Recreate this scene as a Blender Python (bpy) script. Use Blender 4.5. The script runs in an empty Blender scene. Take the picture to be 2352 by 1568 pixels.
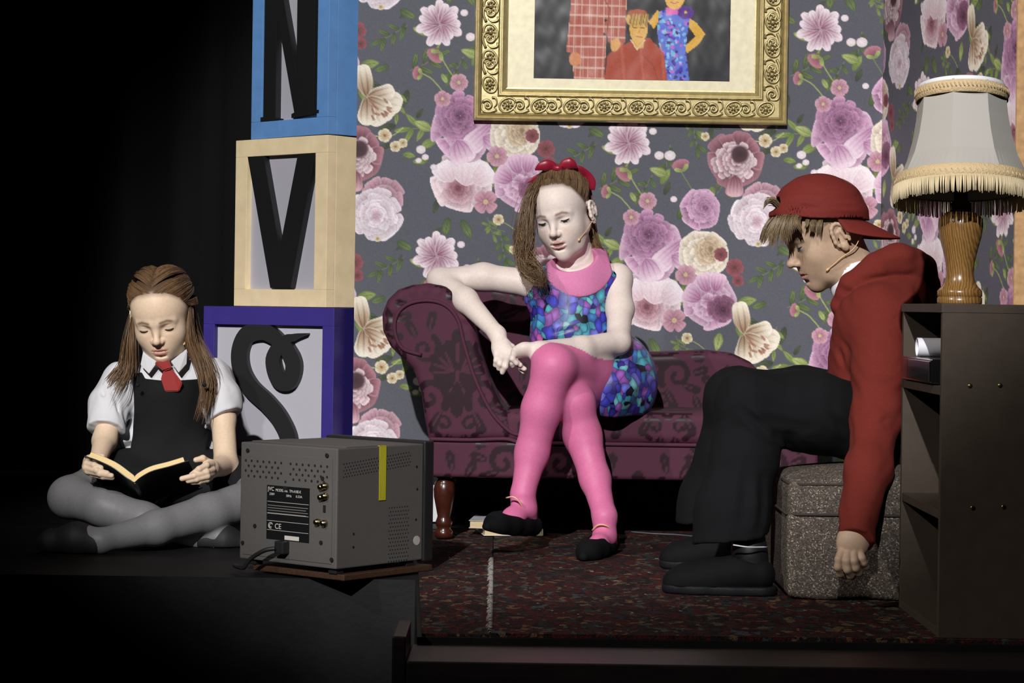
import bpy, bmesh, math, random, time
import numpy as np
from mathutils import Vector, Matrix
T0 = time.time()
random.seed(7); RNG = np.random.default_rng(11)
scene = bpy.context.scene
COL = scene.collection

# ---------------------------------------------------------------- camera
FPX, CX, CY, ROLL, CAMZ = 5200.0, 1176.0, 700.0, math.radians(0.8), 0.6
cam_data = bpy.data.cameras.new('camera')
cam = bpy.data.objects.new('camera', cam_data); COL.objects.link(cam)
cam_data.sensor_fit = 'HORIZONTAL'; cam_data.sensor_width = 36.0
cam_data.lens = FPX / 2352.0 * 36.0
cam_data.shift_y = -(784.0 - CY) / 2352.0
cam_data.clip_start = 0.05; cam_data.clip_end = 60
cam.matrix_world = Matrix.Translation((0, 0, CAMZ)) @ Matrix.Rotation(math.radians(90), 4, 'X') @ Matrix.Rotation(ROLL, 4, 'Z')
scene.camera = cam

# ---------------------------------------------------------------- world, lights, exposure
w = bpy.data.worlds.new('dark_theatre'); scene.world = w; w.use_nodes = True
w.node_tree.nodes['Background'].inputs[0].default_value = (0.55, 0.6, 0.75, 1)
w.node_tree.nodes['Background'].inputs[1].default_value = 0.006
vs = scene.view_settings
vs.view_transform = 'Standard'; vs.look = 'None'; vs.exposure = 0.0; vs.gamma = 1.0; vs.use_curve_mapping = False

def spot(name, loc, target, power, angle, blend, color, radius):
    l = bpy.data.lights.new(name, 'SPOT'); l.energy = power; l.spot_size = math.radians(angle); l.spot_blend = blend
    l.color = color; l.shadow_soft_size = radius
    o = bpy.data.objects.new(name, l); COL.objects.link(o); o.location = loc
    o.rotation_euler = (Vector(target) - Vector(loc)).to_track_quat('-Z', 'Y').to_euler()
    return o
spot('front_of_house_spotlight', (-2.39, -10.7, 8.35), (0.16, 6.0, 1.00), 13000, 10.9, 0.34, (1.0, 0.985, 0.975), 0.10)
spot('side_stage_spotlight', (-3.6, 1.4, 3.7), (0.55, 4.7, 0.62), 560, 26, 0.5, (1.0, 0.95, 0.88), 0.05)
spot('reader_spotlight', (-1.9, 0.6, 3.6), (-0.97, 5.62, 0.50), 400, 13, 0.85, (1.0, 0.93, 0.83), 0.05)

# ---------------------------------------------------------------- projection helpers (photo pixel + real distance -> place)
_c, _s = math.cos(-ROLL), math.sin(-ROLL)
def unroll(px, py):
    dx, dy = px - CX, py - CY
    return dx * _c - dy * _s, dx * _s + dy * _c
def P(px, py, d):
    ux, uy = unroll(px, py)
    return np.array([ux * d / FPX, d, CAMZ - uy * d / FPX])
def F(px, py, z=0.0):
    ux, uy = unroll(px, py)
    return P(px, py, (CAMZ - z) * FPX / uy)
def V(*a): return np.array(a, float)
def unit(v):
    v = np.asarray(v, float); return v / (np.linalg.norm(v) + 1e-12)

# ---------------------------------------------------------------- materials
def mat(name, color=(0.5, 0.5, 0.5), rough=0.6, metal=0.0, attr=None, noise=None, bump=None, sheen=0.0, coat=0.0, spec=0.5, sss=0.0, scale_xyz=None):
    m = bpy.data.materials.new(name); m.use_nodes = True
    nt = m.node_tree; b = nt.nodes['Principled BSDF']
    b.inputs['Roughness'].default_value = rough; b.inputs['Metallic'].default_value = metal
    b.inputs['Specular IOR Level'].default_value = spec
    if sheen: b.inputs['Sheen Weight'].default_value = sheen; b.inputs['Sheen Roughness'].default_value = 0.4
    if coat: b.inputs['Coat Weight'].default_value = coat; b.inputs['Coat Roughness'].default_value = 0.12
    if sss:
        b.inputs['Subsurface Weight'].default_value = sss; b.inputs['Subsurface Radius'].default_value = (1, 0.35, 0.2); b.inputs['Subsurface Scale'].default_value = 0.006
    src = None
    if attr:
        a = nt.nodes.new('ShaderNodeAttribute'); a.attribute_name = attr; src = a.outputs['Color']
    if noise or bump:
        tc = nt.nodes.new('ShaderNodeTexCoord'); vec = tc.outputs['Object']
        if scale_xyz:
            mp = nt.nodes.new('ShaderNodeMapping'); mp.inputs['Scale'].default_value = scale_xyz
            nt.links.new(vec, mp.inputs['Vector']); vec = mp.outputs['Vector']
    if noise:                                   # (scale, amount)
        n = nt.nodes.new('ShaderNodeTexNoise'); n.inputs['Scale'].default_value = noise[0]; n.inputs['Detail'].default_value = 5
        nt.links.new(vec, n.inputs['Vector'])
        r = nt.nodes.new('ShaderNodeMapRange'); r.inputs['From Min'].default_value = 0.3; r.inputs['From Max'].default_value = 0.7
        r.inputs['To Min'].default_value = 1 - noise[1]; r.inputs['To Max'].default_value = 1 + noise[1]
        nt.links.new(n.outputs['Fac'], r.inputs['Value'])
        mx = nt.nodes.new('ShaderNodeMix'); mx.data_type = 'RGBA'; mx.blend_type = 'MULTIPLY'; mx.inputs[0].default_value = 1.0
        if src is not None: nt.links.new(src, mx.inputs[6])
        else: mx.inputs[6].default_value = (*color, 1)
        nt.links.new(r.outputs['Result'], mx.inputs[7]); src = mx.outputs[2]
    if bump:                                    # (scale, strength, distance)
        n = nt.nodes.new('ShaderNodeTexNoise'); n.inputs['Scale'].default_value = bump[0]; n.inputs['Detail'].default_value = 4
        nt.links.new(vec, n.inputs['Vector'])
        bp = nt.nodes.new('ShaderNodeBump'); bp.inputs['Strength'].default_value = bump[1]; bp.inputs['Distance'].default_value = bump[2]
        nt.links.new(n.outputs['Fac'], bp.inputs['Height']); nt.links.new(bp.outputs['Normal'], b.inputs['Normal'])
    if src is not None: nt.links.new(src, b.inputs['Base Color'])
    else: b.inputs['Base Color'].default_value = (*color, 1)
    return m
def srgb(r, g, b):
    f = lambda c: (c / 255.0 / 12.92) if c / 255.0 <= 0.04045 else ((c / 255.0 + 0.055) / 1.055) ** 2.4
    return (f(r), f(g), f(b))

# ---------------------------------------------------------------- object helpers
def tag(o, label=None, cat=None, group=None, kind=None):
    if label: o['label'] = label
    if cat: o['category'] = cat
    if group: o['group'] = group
    if kind: o['kind'] = kind
    return o
def empty(name, loc, label=None, cat=None, group=None):
    o = bpy.data.objects.new(name, None); COL.objects.link(o); o.location = [float(x) for x in loc]; o.empty_display_size = 0.05
    return tag(o, label, cat, group)
def link(me, name, parent=None, m=None):
    o = bpy.data.objects.new(name, me); COL.objects.link(o)
    if m is not None and not me.materials: me.materials.append(m)
    if parent is not None:
        o.parent = parent
        if parent.type == 'EMPTY': o.matrix_parent_inverse = Matrix.Translation(parent.location).inverted()
    return o
def mesh_obj(name, verts, faces, m, parent=None, smooth=True, color=None, attr='col'):
    """verts (n,3) world coordinates; faces an (n,3|4) array or a list of index lists"""
    me = bpy.data.meshes.new(name)
    verts = np.asarray(verts, np.float32)
    if isinstance(faces, tuple):
        q, ng = faces; ln = np.concatenate([np.full(len(q), 4), [len(x) for x in ng]]).astype(np.int32); ix = np.concatenate([q.ravel(), [i for x in ng for i in x]]).astype(np.int32)
        me.vertices.add(len(verts)); me.vertices.foreach_set('co', verts.ravel()); me.loops.add(len(ix)); me.loops.foreach_set('vertex_index', ix)
        me.polygons.add(len(ln)); me.polygons.foreach_set('loop_start', np.concatenate([[0], np.cumsum(ln)[:-1]]).astype(np.int32)); me.update(calc_edges=True)
    elif isinstance(faces, np.ndarray):
        k = faces.shape[1]; nf = len(faces)
        me.vertices.add(len(verts)); me.vertices.foreach_set('co', verts.ravel())
        me.loops.add(nf * k); me.loops.foreach_set('vertex_index', faces.astype(np.int32).ravel())
        me.polygons.add(nf); me.polygons.foreach_set('loop_start', np.arange(0, nf * k, k, dtype=np.int32))
        me.update(calc_edges=True)
    else:
        me.from_pydata([tuple(map(float, v)) for v in verts], [], faces); me.update()
    if smooth: me.polygons.foreach_set('use_smooth', np.ones(len(me.polygons), bool))
    if color is not None:
        a = me.color_attributes.new(attr, 'FLOAT_COLOR', 'POINT')
        c = np.ones((len(verts), 4), np.float32); c[:, :3] = color; a.data.foreach_set('color', c.ravel())
    return link(me, name, parent, m)
def bm_obj(name, bm, m, parent=None, smooth=False):
    me = bpy.data.meshes.new(name); bmesh.ops.recalc_face_normals(bm, faces=bm.faces); bm.to_mesh(me); bm.free()
    if smooth: me.polygons.foreach_set('use_smooth', np.ones(len(me.polygons), bool))
    return link(me, name, parent, m)
def frame_mat(o, ax, ay, az):
    m = Matrix.Identity(4)
    for i in range(3):
        m[i][0] = ax[i]; m[i][1] = ay[i]; m[i][2] = az[i]; m[i][3] = o[i]
    return m
def box_bm(bm, lo, hi, M=None, bevel=0.0):
    g = bmesh.ops.create_cube(bm, size=1.0); vs_ = g['verts']
    for v in vs_:
        v.co = Vector([lo[i] + (v.co[i] + 0.5) * (hi[i] - lo[i]) for i in range(3)])
    if bevel:
        es = list({e for v in vs_ for e in v.link_edges})
        r = bmesh.ops.bevel(bm, geom=es, offset=bevel, segments=2, affect='EDGES', profile=0.6)
        vs_ = list({v for f in r['faces'] for v in f.verts} | {v for v in vs_ if v.is_valid})
    if M is not None:
        for v in vs_: v.co = M @ v.co
    return vs_
def box_obj(name, lo, hi, m, parent=None, M=None, bevel=0.0):
    bm = bmesh.new(); box_bm(bm, lo, hi, M, bevel); return bm_obj(name, bm, m, parent)
def resample(pts, n):
    """Catmull-Rom through pts -> n points"""
    p = np.asarray(pts, float)
    if len(p) == 2:
        t = np.linspace(0, 1, n)[:, None]; return p[0] * (1 - t) + p[1] * t
    q = np.vstack([2 * p[0] - p[1], p, 2 * p[-1] - p[-2]])
    s = np.linspace(0, len(p) - 1 - 1e-9, n); i = s.astype(int); t = (s - i)[:, None]
    a, b, c, d = q[i], q[i + 1], q[i + 2], q[i + 3]
    return 0.5 * (2 * b + (c - a) * t + (2 * a - 5 * b + 4 * c - d) * t * t + (3 * b - a - 3 * c + d) * t ** 3)
def tube_arrays(pts, r, n=8, closed=False, flat=None):
    """tube along pts; r scalar or per point; flat=(normal, factor) squashes the section"""
    p = np.asarray(pts, float); m = len(p); r = np.broadcast_to(np.asarray(r, float), (m,))
    tg = np.gradient(p, axis=0) if not closed else np.roll(p, -1, 0) - np.roll(p, 1, 0)
    tg /= np.linalg.norm(tg, axis=1)[:, None] + 1e-12
    ref = V(0, 0, 1) if abs(tg[0][2]) < 0.9 else V(0, 1, 0)
    u = np.zeros_like(p); prev = unit(np.cross(tg[0], ref))
    for i in range(m):
        prev = prev - tg[i] * prev.dot(tg[i]); prev = unit(prev); u[i] = prev
    v = np.cross(tg, u)
    a = np.linspace(0, 2 * math.pi, n, endpoint=False)
    off = u[:, None, :] * np.cos(a)[None, :, None] + v[:, None, :] * np.sin(a)[None, :, None]
    if flat is not None:
        nrm = unit(flat[0]); off = off + (flat[1] - 1) * (off @ nrm)[..., None] * nrm
    vt = (p[:, None, :] + off * r[:, None, None]).reshape(-1, 3)
    i = np.arange(m - (0 if closed else 1)); j = np.arange(n)
    I, J = np.meshgrid(i, j, indexing='ij'); I2 = (I + 1) % m; J2 = (J + 1) % n
    f = np.stack([I * n + J, I * n + J2, I2 * n + J2, I2 * n + J], -1).reshape(-1, 4)
    if not closed:
        k = len(vt); vt = np.vstack([vt, p[0], p[-1]])
        c0 = np.stack([np.full(n, k), (j + 1) % n, j, j], -1); c1 = np.stack([np.full(n, k + 1), (m - 1) * n + j, (m - 1) * n + (j + 1) % n, (m - 1) * n + (j + 1) % n], -1)
        return vt, [list(map(int, x)) for x in f] + [[int(x[0]), int(x[1]), int(x[2])] for x in c0] + [[int(x[0]), int(x[1]), int(x[2])] for x in c1]
    return vt, [list(map(int, x)) for x in f]
def tube_obj(name, pts, r, m, parent=None, n=8, closed=False, flat=None):
    v, f = tube_arrays(pts, r, n, closed, flat); return mesh_obj(name, v, f, m, parent)
def join_arrays(parts):
    vs_, fs_, k = [], [], 0
    for v, f in parts:
        vs_.append(np.asarray(v)); fs_ += [[int(a) + k for a in x] for x in f]; k += len(v)
    return np.vstack(vs_), fs_
def lathe_arrays(prof, n=48, center=(0, 0, 0)):
    prof = np.asarray(prof, float); a = np.linspace(0, 2 * math.pi, n, endpoint=False); m = len(prof)
    vt = np.stack([prof[:, None, 0] * np.cos(a), prof[:, None, 0] * np.sin(a), np.repeat(prof[:, 1:2], n, 1)], -1).reshape(-1, 3) + np.asarray(center)
    f = []
    for i in range(m - 1):
        for j in range(n):
            f.append([i * n + j, i * n + (j + 1) % n, (i + 1) * n + (j + 1) % n, (i + 1) * n + j])
    return vt, f
def lathe_obj(name, prof, m, parent=None, n=48, center=(0, 0, 0), smooth=True):
    v, f = lathe_arrays(prof, n, center); return mesh_obj(name, v, f, m, parent, smooth)
def prism_obj(name, poly, thick, M, m, parent=None, bevel=0.0):
    """extrude a flat outline (list of (x,y)) by thick along +z, placed by M"""
    bm = bmesh.new(); vs0 = [bm.verts.new((x, y, 0)) for x, y in poly]; f = bm.faces.new(vs0)
    r = bmesh.ops.extrude_face_region(bm, geom=[f])
    for e in r['geom']:
        if isinstance(e, bmesh.types.BMVert): e.co.z += thick
    if bevel:
        top = [e for e in bm.edges if all(abs(v.co.z - thick) < 1e-9 for v in e.verts)]
        bmesh.ops.bevel(bm, geom=top, offset=bevel, segments=2, affect='EDGES')
    for v in bm.verts: v.co = M @ v.co
    return bm_obj(name, bm, m, parent)

# ---------------------------------------------------------------- implicit surfaces (bodies, clothes, upholstery)
class Field:
    def __init__(self): self.p = []
    def add(self, f, k=0.012, op='u', grp=0): self.p.append((f, k, op, grp)); return self
    def cap(self, a, b, ra, rb, k=0.012, op='u', grp=0, flat=None):
        a = np.asarray(a, np.float32); b = np.asarray(b, np.float32); ab = b - a; ra, rb = np.float32(ra), np.float32(rb)
        if flat is not None: n = unit(flat[0]).astype(np.float32); s = np.float32(flat[1])
        def f(p):
            q = p - a; bb = ab
            if flat is not None:
                q = q + (1 / s - 1) * (q @ n)[:, None] * n; bb = ab + (1 / s - 1) * ab.dot(n) * n
            t = np.clip((q @ bb) / (bb.dot(bb) + np.float32(1e-12)), 0, 1)
            w_ = q - t[:, None] * bb; d = np.sqrt(np.einsum('ij,ij->i', w_, w_)) - (ra + (rb - ra) * t)
            return d * (min(1, s) if flat is not None else 1)
        return self.add(f, k, op, grp)
    def chain(self, pts, rs, k=0.012, op='u', grp=0, flat=None):
        for i in range(len(pts) - 1): self.cap(pts[i], pts[i + 1], rs[i], rs[i + 1], k, op, grp, flat)
        return self
    def ell(self, c, r, R=None, k=0.012, op='u', grp=0):
        c = np.asarray(c, np.float32); r = np.asarray(r, np.float32); R = None if R is None else np.asarray(R, np.float32)
        def f(p):
            q = (p - c) if R is None else (p - c) @ R
            q = q / r; k0 = np.sqrt(np.einsum('ij,ij->i', q, q)); q = q / r; k1 = np.sqrt(np.einsum('ij,ij->i', q, q))
            return k0 * (k0 - 1) / (k1 + 1e-9)
        return self.add(f, k, op, grp)
    def box(self, c, h, R=None, rad=0.01, k=0.012, op='u', grp=0):
        c = np.asarray(c, float); h = np.asarray(h, float) - rad; R = np.eye(3) if R is None else np.asarray(R, float)
        def f(p):
            q = np.abs((p - c) @ R) - h
            return np.sqrt((np.maximum(q, 0) ** 2).sum(1)) + np.minimum(q.max(1), 0) - rad
        return self.add(f, k, op, grp)
    def plane(self, c, n, k=0.002, op='i', grp=0):
        """keeps the half space behind the plane (n points out)"""
        c = np.asarray(c, float); n = unit(n)
        return self.add(lambda p: (p - c) @ n, k, op, grp)
    def poly(self, pts, y0, y1, rad, k=0.004, op='u', grp=0, axes=(0, 2, 1)):
        """outline in two axes extruded along the third with rounded rims"""
        q = np.asarray(pts, float); a0, a1, a2 = axes; e = np.roll(q, -1, 0) - q
        def f(p):
            x = p[:, [a0, a1]]; d = np.full(len(x), 1e9); s = np.ones(len(x))
            for i in range(len(q)):
                w_ = x - q[i]; t = np.clip((w_ @ e[i]) / (e[i].dot(e[i]) + 1e-12), 0, 1)
                b = w_ - t[:, None] * e[i]; d = np.minimum(d, (b * b).sum(1))
                j = (i + 1) % len(q)
                c1 = x[:, 1] >= q[i][1]; c2 = x[:, 1] < q[j][1]; c3 = e[i][0] * w_[:, 1] > e[i][1] * w_[:, 0]
                fl = (c1 & c2 & c3) | (~c1 & ~c2 & ~c3); s = np.where(fl, -s, s)
            d2 = s * np.sqrt(d) + rad
            dy = np.abs(p[:, a2] - (y0 + y1) / 2) - abs(y1 - y0) / 2 + rad
            return np.minimum(np.maximum(d2, dy), 0) + np.sqrt(np.maximum(d2, 0) ** 2 + np.maximum(dy, 0) ** 2) - rad
        return self.add(f, k, op, grp)
    def eval(self, p, idx=None):
        d = np.full(len(p), 1.0, p.dtype)
        for i in (range(len(self.p)) if idx is None else idx):
            f, k, op, g = self.p[i]; e = f(p)
            if op == 'u':
                h = np.maximum(k - np.abs(d - e), 0) / k; d = np.minimum(d, e) - h * h * k * 0.25
            elif op == 's':
                e = -e; h = np.maximum(k - np.abs(d - e), 0) / k; d = np.maximum(d, e) + h * h * k * 0.25
            elif op == 'i':
                h = np.maximum(k - np.abs(d - e), 0) / k; d = np.maximum(d, e) + h * h * k * 0.25
            elif op == 'd': d = d + e                     # displacement
        return d
    def groups(self, p):
        """nearest union primitive's group for every point"""
        best = np.full(len(p), 1e9); g = np.zeros(len(p), int)
        for f, k, op, gr in self.p:
            if op != 'u': continue
            e = f(p); m = e < best; best[m] = e[m]; g[m] = gr
        return g
    def mesh(self, lo, hi, h, B=12):
        lo = np.asarray(lo, float); hi = np.asarray(hi, float)
        nb = np.ceil((hi - lo) / (h * B)).astype(int); n = nb * B + 1
        G = np.full(n, 1.0, np.float32)
        bc = np.stack(np.meshgrid(*[np.arange(k) for k in nb], indexing='ij'), -1).reshape(-1, 3)
        ctr = lo + (bc + 0.5) * B * h; R = math.sqrt(3) * B * h / 2
        E = np.stack([f(ctr) if op != 'd' else np.zeros(len(ctr)) for f, k, op, g in self.p], 1)
        tot = self.eval(ctr)
        act = (tot < R * 1.35 + 0.012) & (tot > -R * 1.35 - 0.012)
        ins = tot <= -R * 1.35 - 0.012
        for b in bc[ins]:
            s = b * B; G[s[0]:s[0] + B + 1, s[1]:s[1] + B + 1, s[2]:s[2] + B + 1] = -1.0
        a1 = np.arange(B + 1) * h
        lp = np.stack(np.meshgrid(a1, a1, a1, indexing='ij'), -1).reshape(-1, 3)
        f32 = np.float32
        kk = np.array([k for f, k, op, g in self.p]); ops = [op for f, k, op, g in self.p]
        um = np.array([o == 'u' for o in ops]); im = np.array([o == 'i' for o in ops]); sm = np.array([o == 's' for o in ops]); dm = np.array([o == 'd' for o in ops])
        for bi in np.nonzero(act)[0]:
            e = E[bi]; near = np.where(um, e < R + kk + 0.004 + max(0, tot[bi]), np.where(im, e > -R * 1.2 - kk - 0.02, np.where(sm, e < R * 1.2 + kk + 0.01, True)))
            s = bc[bi] * B
            G[s[0]:s[0] + B + 1, s[1]:s[1] + B + 1, s[2]:s[2] + B + 1] = self.eval((lo + s * h + lp).astype(f32), np.nonzero(near)[0]).reshape(B + 1, B + 1, B + 1)
        # surface nets
        S = G < 0
        c8 = [(i, j, k) for i in (0, 1) for j in (0, 1) for k in (0, 1)]
        cnt = np.zeros(n - 1, np.uint8)
        for i, j, k in c8: cnt += S[i:n[0] - 1 + i, j:n[1] - 1 + j, k:n[2] - 1 + k]
        cells = np.argwhere((cnt > 0) & (cnt < 8))
        idm = np.full(n - 1, -1, np.int32); idm[cells[:, 0], cells[:, 1], cells[:, 2]] = np.arange(len(cells))
        vals = {c: G[cells[:, 0] + c[0], cells[:, 1] + c[1], cells[:, 2] + c[2]] for c in c8}
        acc = np.zeros((len(cells), 3)); num = np.zeros(len(cells))
        for c in c8:
            for ax in range(3):
                if c[ax]: continue
                c2 = list(c); c2[ax] = 1; va, vb = vals[c], vals[tuple(c2)]
                m = (va < 0) != (vb < 0); t = np.where(m, va / np.where(m, va - vb, 1), 0)
                pt = np.tile(np.array(c, float), (len(cells), 1)); pt[:, ax] += t
                acc += pt * m[:, None]; num += m
        verts = lo + (cells + acc / num[:, None]) * h
        quads = []
        for ax in range(3):
            sl = [slice(0, n[0]), slice(0, n[1]), slice(0, n[2])]; sa = list(sl); sb = list(sl)
            sa[ax] = slice(0, n[ax] - 1); sb[ax] = slice(1, n[ax])
            A, Bq = S[tuple(sa)], S[tuple(sb)]
            e = np.argwhere(A != Bq); o1, o2 = [a for a in range(3) if a != ax]
            e = e[(e[:, o1] > 0) & (e[:, o2] > 0) & (e[:, o1] < n[o1] - 1) & (e[:, o2] < n[o2] - 1)]
            def idx(d1, d2):
                q = e.copy(); q[:, o1] += d1; q[:, o2] += d2; return idm[q[:, 0], q[:, 1], q[:, 2]]
            q = np.stack([idx(-1, -1), idx(0, -1), idx(0, 0), idx(-1, 0)], 1)
            flip = ~A[e[:, 0], e[:, 1], e[:, 2]]
            if ax == 1: flip = ~flip
            q[flip] = q[flip][:, ::-1]; quads.append(q)
        q = np.vstack(quads); q = q[(q >= 0).all(1)]
        return verts, q
    def project(self, p, it=2, chunk=20000, idx=None):
        out = p.copy(); e = 4e-4
        T = np.array([[1, -1, -1], [-1, -1, 1], [-1, 1, -1], [1, 1, 1]], float)
        for s in range(0, len(p), chunk):
            x = out[s:s + chunk]
            for _ in range(it):
                d = self.eval(x, idx); g = sum(t * self.eval(x + t * e, idx)[:, None] for t in T) / (4 * e)
                x = x - np.clip(d, -0.003, 0.003)[:, None] * g / (np.maximum((g * g).sum(1), 0.2))[:, None]
            out[s:s + chunk] = x
        return out
def creases(lst, seed=0):
    """cloth folds: each (a, b, width, depth) sinks a soft furrow along a-b with a raised lip beside it"""
    L = [(np.asarray(x, np.float32), np.asarray(y, np.float32), w_, dp) for x, y, w_, dp in lst]
    def f(p):
        d = np.zeros(len(p), np.float32)
        for x, y, w_, dp in L:
            e = y - x; t = np.clip(((p - x) @ e) / (e @ e), 0, 1); q = p - x - t[:, None] * e; r = np.sqrt(np.einsum('ij,ij->i', q, q))
            d += dp * np.sin(np.pi * np.clip(t, .02, .98)) * (np.exp(-(r / w_) ** 2) - .55 * np.exp(-((r - 2.1 * w_) / (1.1 * w_)) ** 2))
        return d
    return f
def relax(verts, quads, it=1, lam=0.5):
    """light Laplacian smoothing"""
    v = verts.copy(); a = quads[:, [0, 1, 2, 3]].ravel(); b = quads[:, [1, 2, 3, 0]].ravel()
    for _ in range(it):
        s = np.zeros_like(v); c = np.zeros(len(v))
        for x, y in ((a, b), (b, a)):
            for k in range(3): s[:, k] += np.bincount(x, v[y, k], len(v))
            c += np.bincount(x, minlength=len(v))
        v = v + lam * (s / np.maximum(c, 1)[:, None] - v)
    return v
def largest_only(verts, quads):
    """drop stray specks: keep the biggest connected piece"""
    lab = np.arange(len(verts)); E = np.vstack([quads[:, :2], quads[:, 1:3], quads[:, 2:4], quads[:, [3, 0]]])
    while True:
        la, lb = lab[E[:, 0]], lab[E[:, 1]]; m = la != lb
        if not m.any(): break
        E = E[m]; la, lb = la[m], lb[m]; hi_, lo_ = np.maximum(la, lb), np.minimum(la, lb)
        np.minimum.at(lab, hi_, lo_)
        for _ in range(6): lab = lab[lab]
    big = np.bincount(lab).argmax(); keep = lab == big
    ren = np.cumsum(keep) - 1
    return verts[keep], ren[quads[keep[quads[:, 0]]]]
def snoise(p, f=1.0, seed=0):
    """cheap smooth noise in -1..1"""
    r = np.random.default_rng(seed); d = np.zeros(len(p))
    for i in range(5):
        k = r.normal(size=3); k *= f * (0.6 + 0.9 * r.random()) / np.linalg.norm(k)
        d += np.sin(p @ k * 6.283 + r.random() * 6.283 + 0.8 * np.sin(p @ r.normal(size=3) * f * 2.2 + i))
    return d / 5 * 1.5
# ---------------------------------------------------------------- a small painter for printed patterns
class Canvas:
    def __init__(self, wpx, hpx, bg, wrap=None):
        self.w, self.h = wpx, hpx; self.a = np.tile(np.array(bg, np.float32), (hpx, wpx, 1)); self.wrap = wrap
    def _blit(self, x0, x1, y0, y1, fn):
        X0, X1, Y0, Y1 = max(0, int(x0)), min(self.w, int(x1) + 1), max(0, int(y0)), min(self.h, int(y1) + 1)
        if X0 >= X1 or Y0 >= Y1: return
        yy, xx = np.mgrid[Y0:Y1, X0:X1].astype(np.float32); c, al = fn(xx + 0.5, yy + 0.5)
        t = self.a[Y0:Y1, X0:X1]; t += (c - t) * al[..., None]
    def stamp(self, cx, cy, R, fn):
        """fn(dx, dy) -> colour, alpha; repeated by the wallpaper's half drop if wrap is set"""
        offs = [(0, 0)]
        if self.wrap:
            rw, rh, drop = self.wrap; offs = [(i * rw, i * drop + j * rh) for i in (-2, -1, 0, 1, 2) for j in range(-3, 4)]
        for ox, oy in offs:
            x, y = cx + ox, cy + oy
            self._blit(x - R, x + R, y - R, y + R, lambda xx, yy: fn(xx - x, yy - y))
    def petal(self, cx, cy, ang, L, Wd, c0, c1, c2=None, vein=0.0, edge=0.0, blunt=0.5, nv=5, alpha=1.0, seed=0):
        ca, sa = math.cos(ang), math.sin(ang); c0, c1 = np.array(c0, np.float32), np.array(c1, np.float32)
        c2 = c1 if c2 is None else np.array(c2, np.float32)
        def fn(dx, dy):
            t = (dx * ca + dy * sa) / L; s = (-dx * sa + dy * ca) / Wd; tc = np.clip(t, 0, 1)
            prof = np.power(np.clip(tc, 1e-3, 1), 0.6) * np.power(np.clip(1 - tc, 0, 1), blunt * 0.8) * 1.75
            wob = 1 + 0.06 * np.sin(tc * 9 + seed)
            d = (prof * wob - np.abs(s)) * Wd
            al = np.clip(d * 0.9 + 0.5, 0, 1) * (t > 0) * (t < 1)
            e = np.clip(1 - d / (0.28 * Wd + 1), 0, 1)
            m = np.clip(tc * 1.15, 0, 1)[..., None]; c = c0 + (c1 - c0) * m
            c = c + (c2 - c) * (e ** 2)[..., None] * 0.9
            if vein: c = c * (1 - vein * np.maximum(0, np.sin(s / np.maximum(prof, 0.25) * nv * 3.1 + seed)) ** 2 * (1 - tc))[..., None]
            if edge: c = c * (1 - edge * np.clip(1 - d / 1.6, 0, 1))[..., None]
            return c, al * alpha
        self.stamp(cx, cy, max(L, Wd) * 1.15 + 2, fn)
    def disc(self, cx, cy, rx, ry, c0, c1=None, ang=0.0, soft=1.0, alpha=1.0):
        c0 = np.array(c0, np.float32); c1 = c0 if c1 is None else np.array(c1, np.float32); ca, sa = math.cos(ang), math.sin(ang)
        def fn(dx, dy):
            r = np.sqrt(((dx * ca + dy * sa) / rx) ** 2 + ((-dx * sa + dy * ca) / ry) ** 2)
            return c0 + (c1 - c0) * np.clip(r, 0, 1)[..., None], np.clip((1 - r) * min(rx, ry) / soft + 0.5, 0, 1) * alpha
        self.stamp(cx, cy, max(rx, ry) + 3, fn)
    def line(self, pts, wd, c, alpha=1.0):
        pts = np.asarray(pts, np.float32); c = np.array(c, np.float32); o = pts.mean(0); R = float(np.abs(pts - o).max() + np.max(wd) + 2)
        wds = np.broadcast_to(np.asarray(wd, np.float32), (len(pts),))
        def fn(dx, dy):
            d = np.full(dx.shape, 1e9, np.float32)
            for i in range(len(pts) - 1):
                a = pts[i] - o; e = pts[i + 1] - pts[i]
                t = np.clip(((dx - a[0]) * e[0] + (dy - a[1]) * e[1]) / (e @ e + 1e-6), 0, 1)
                d = np.minimum(d, np.hypot(dx - a[0] - t * e[0], dy - a[1] - t * e[1]) - (wds[i] + (wds[i + 1] - wds[i]) * t) / 2)
            return np.broadcast_to(c, dx.shape + (3,)), np.clip(0.5 - d, 0, 1) * alpha
        self.stamp(o[0], o[1], R, fn)
    def polyf(self, pts, c, alpha=1.0):
        pts = np.asarray(pts, np.float32); o = pts.mean(0); R = np.abs(pts - o).max() + 2; q = pts - o; c = np.array(c, np.float32)
        def fn(dx, dy):
            al = np.zeros(dx.shape, np.float32)
            for sx, sy in ((-.25, -.25), (.25, -.25), (-.25, .25), (.25, .25)):
                X, Y = dx + sx, dy + sy; ins = np.zeros(dx.shape, bool); j = len(q) - 1
                for i in range(len(q)):
                    xi, yi = q[i]; xj, yj = q[j]
                    if yi != yj: ins ^= ((yi > Y) != (yj > Y)) & (X < (xj - xi) * (Y - yi) / (yj - yi) + xi)
                    j = i
                al += ins * 0.25
            return np.broadcast_to(c, dx.shape + (3,)), al * alpha
        self.stamp(o[0], o[1], R, fn)
    def noise(self, amt, seed=0, sx=1, sy=1):
        r = np.random.default_rng(seed); n = r.normal(size=(self.h // sy + 1, self.w // sx + 1)).repeat(sy, 0).repeat(sx, 1)[:self.h, :self.w]
        self.a *= (1 + amt * n[..., None]).astype(np.float32)
    def sample(self, u, v):
        """nearest colour for u,v in pixels (wraps)"""
        return self.a[np.mod(np.floor(v).astype(int), self.h), np.mod(np.floor(u).astype(int), self.w)]
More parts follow.
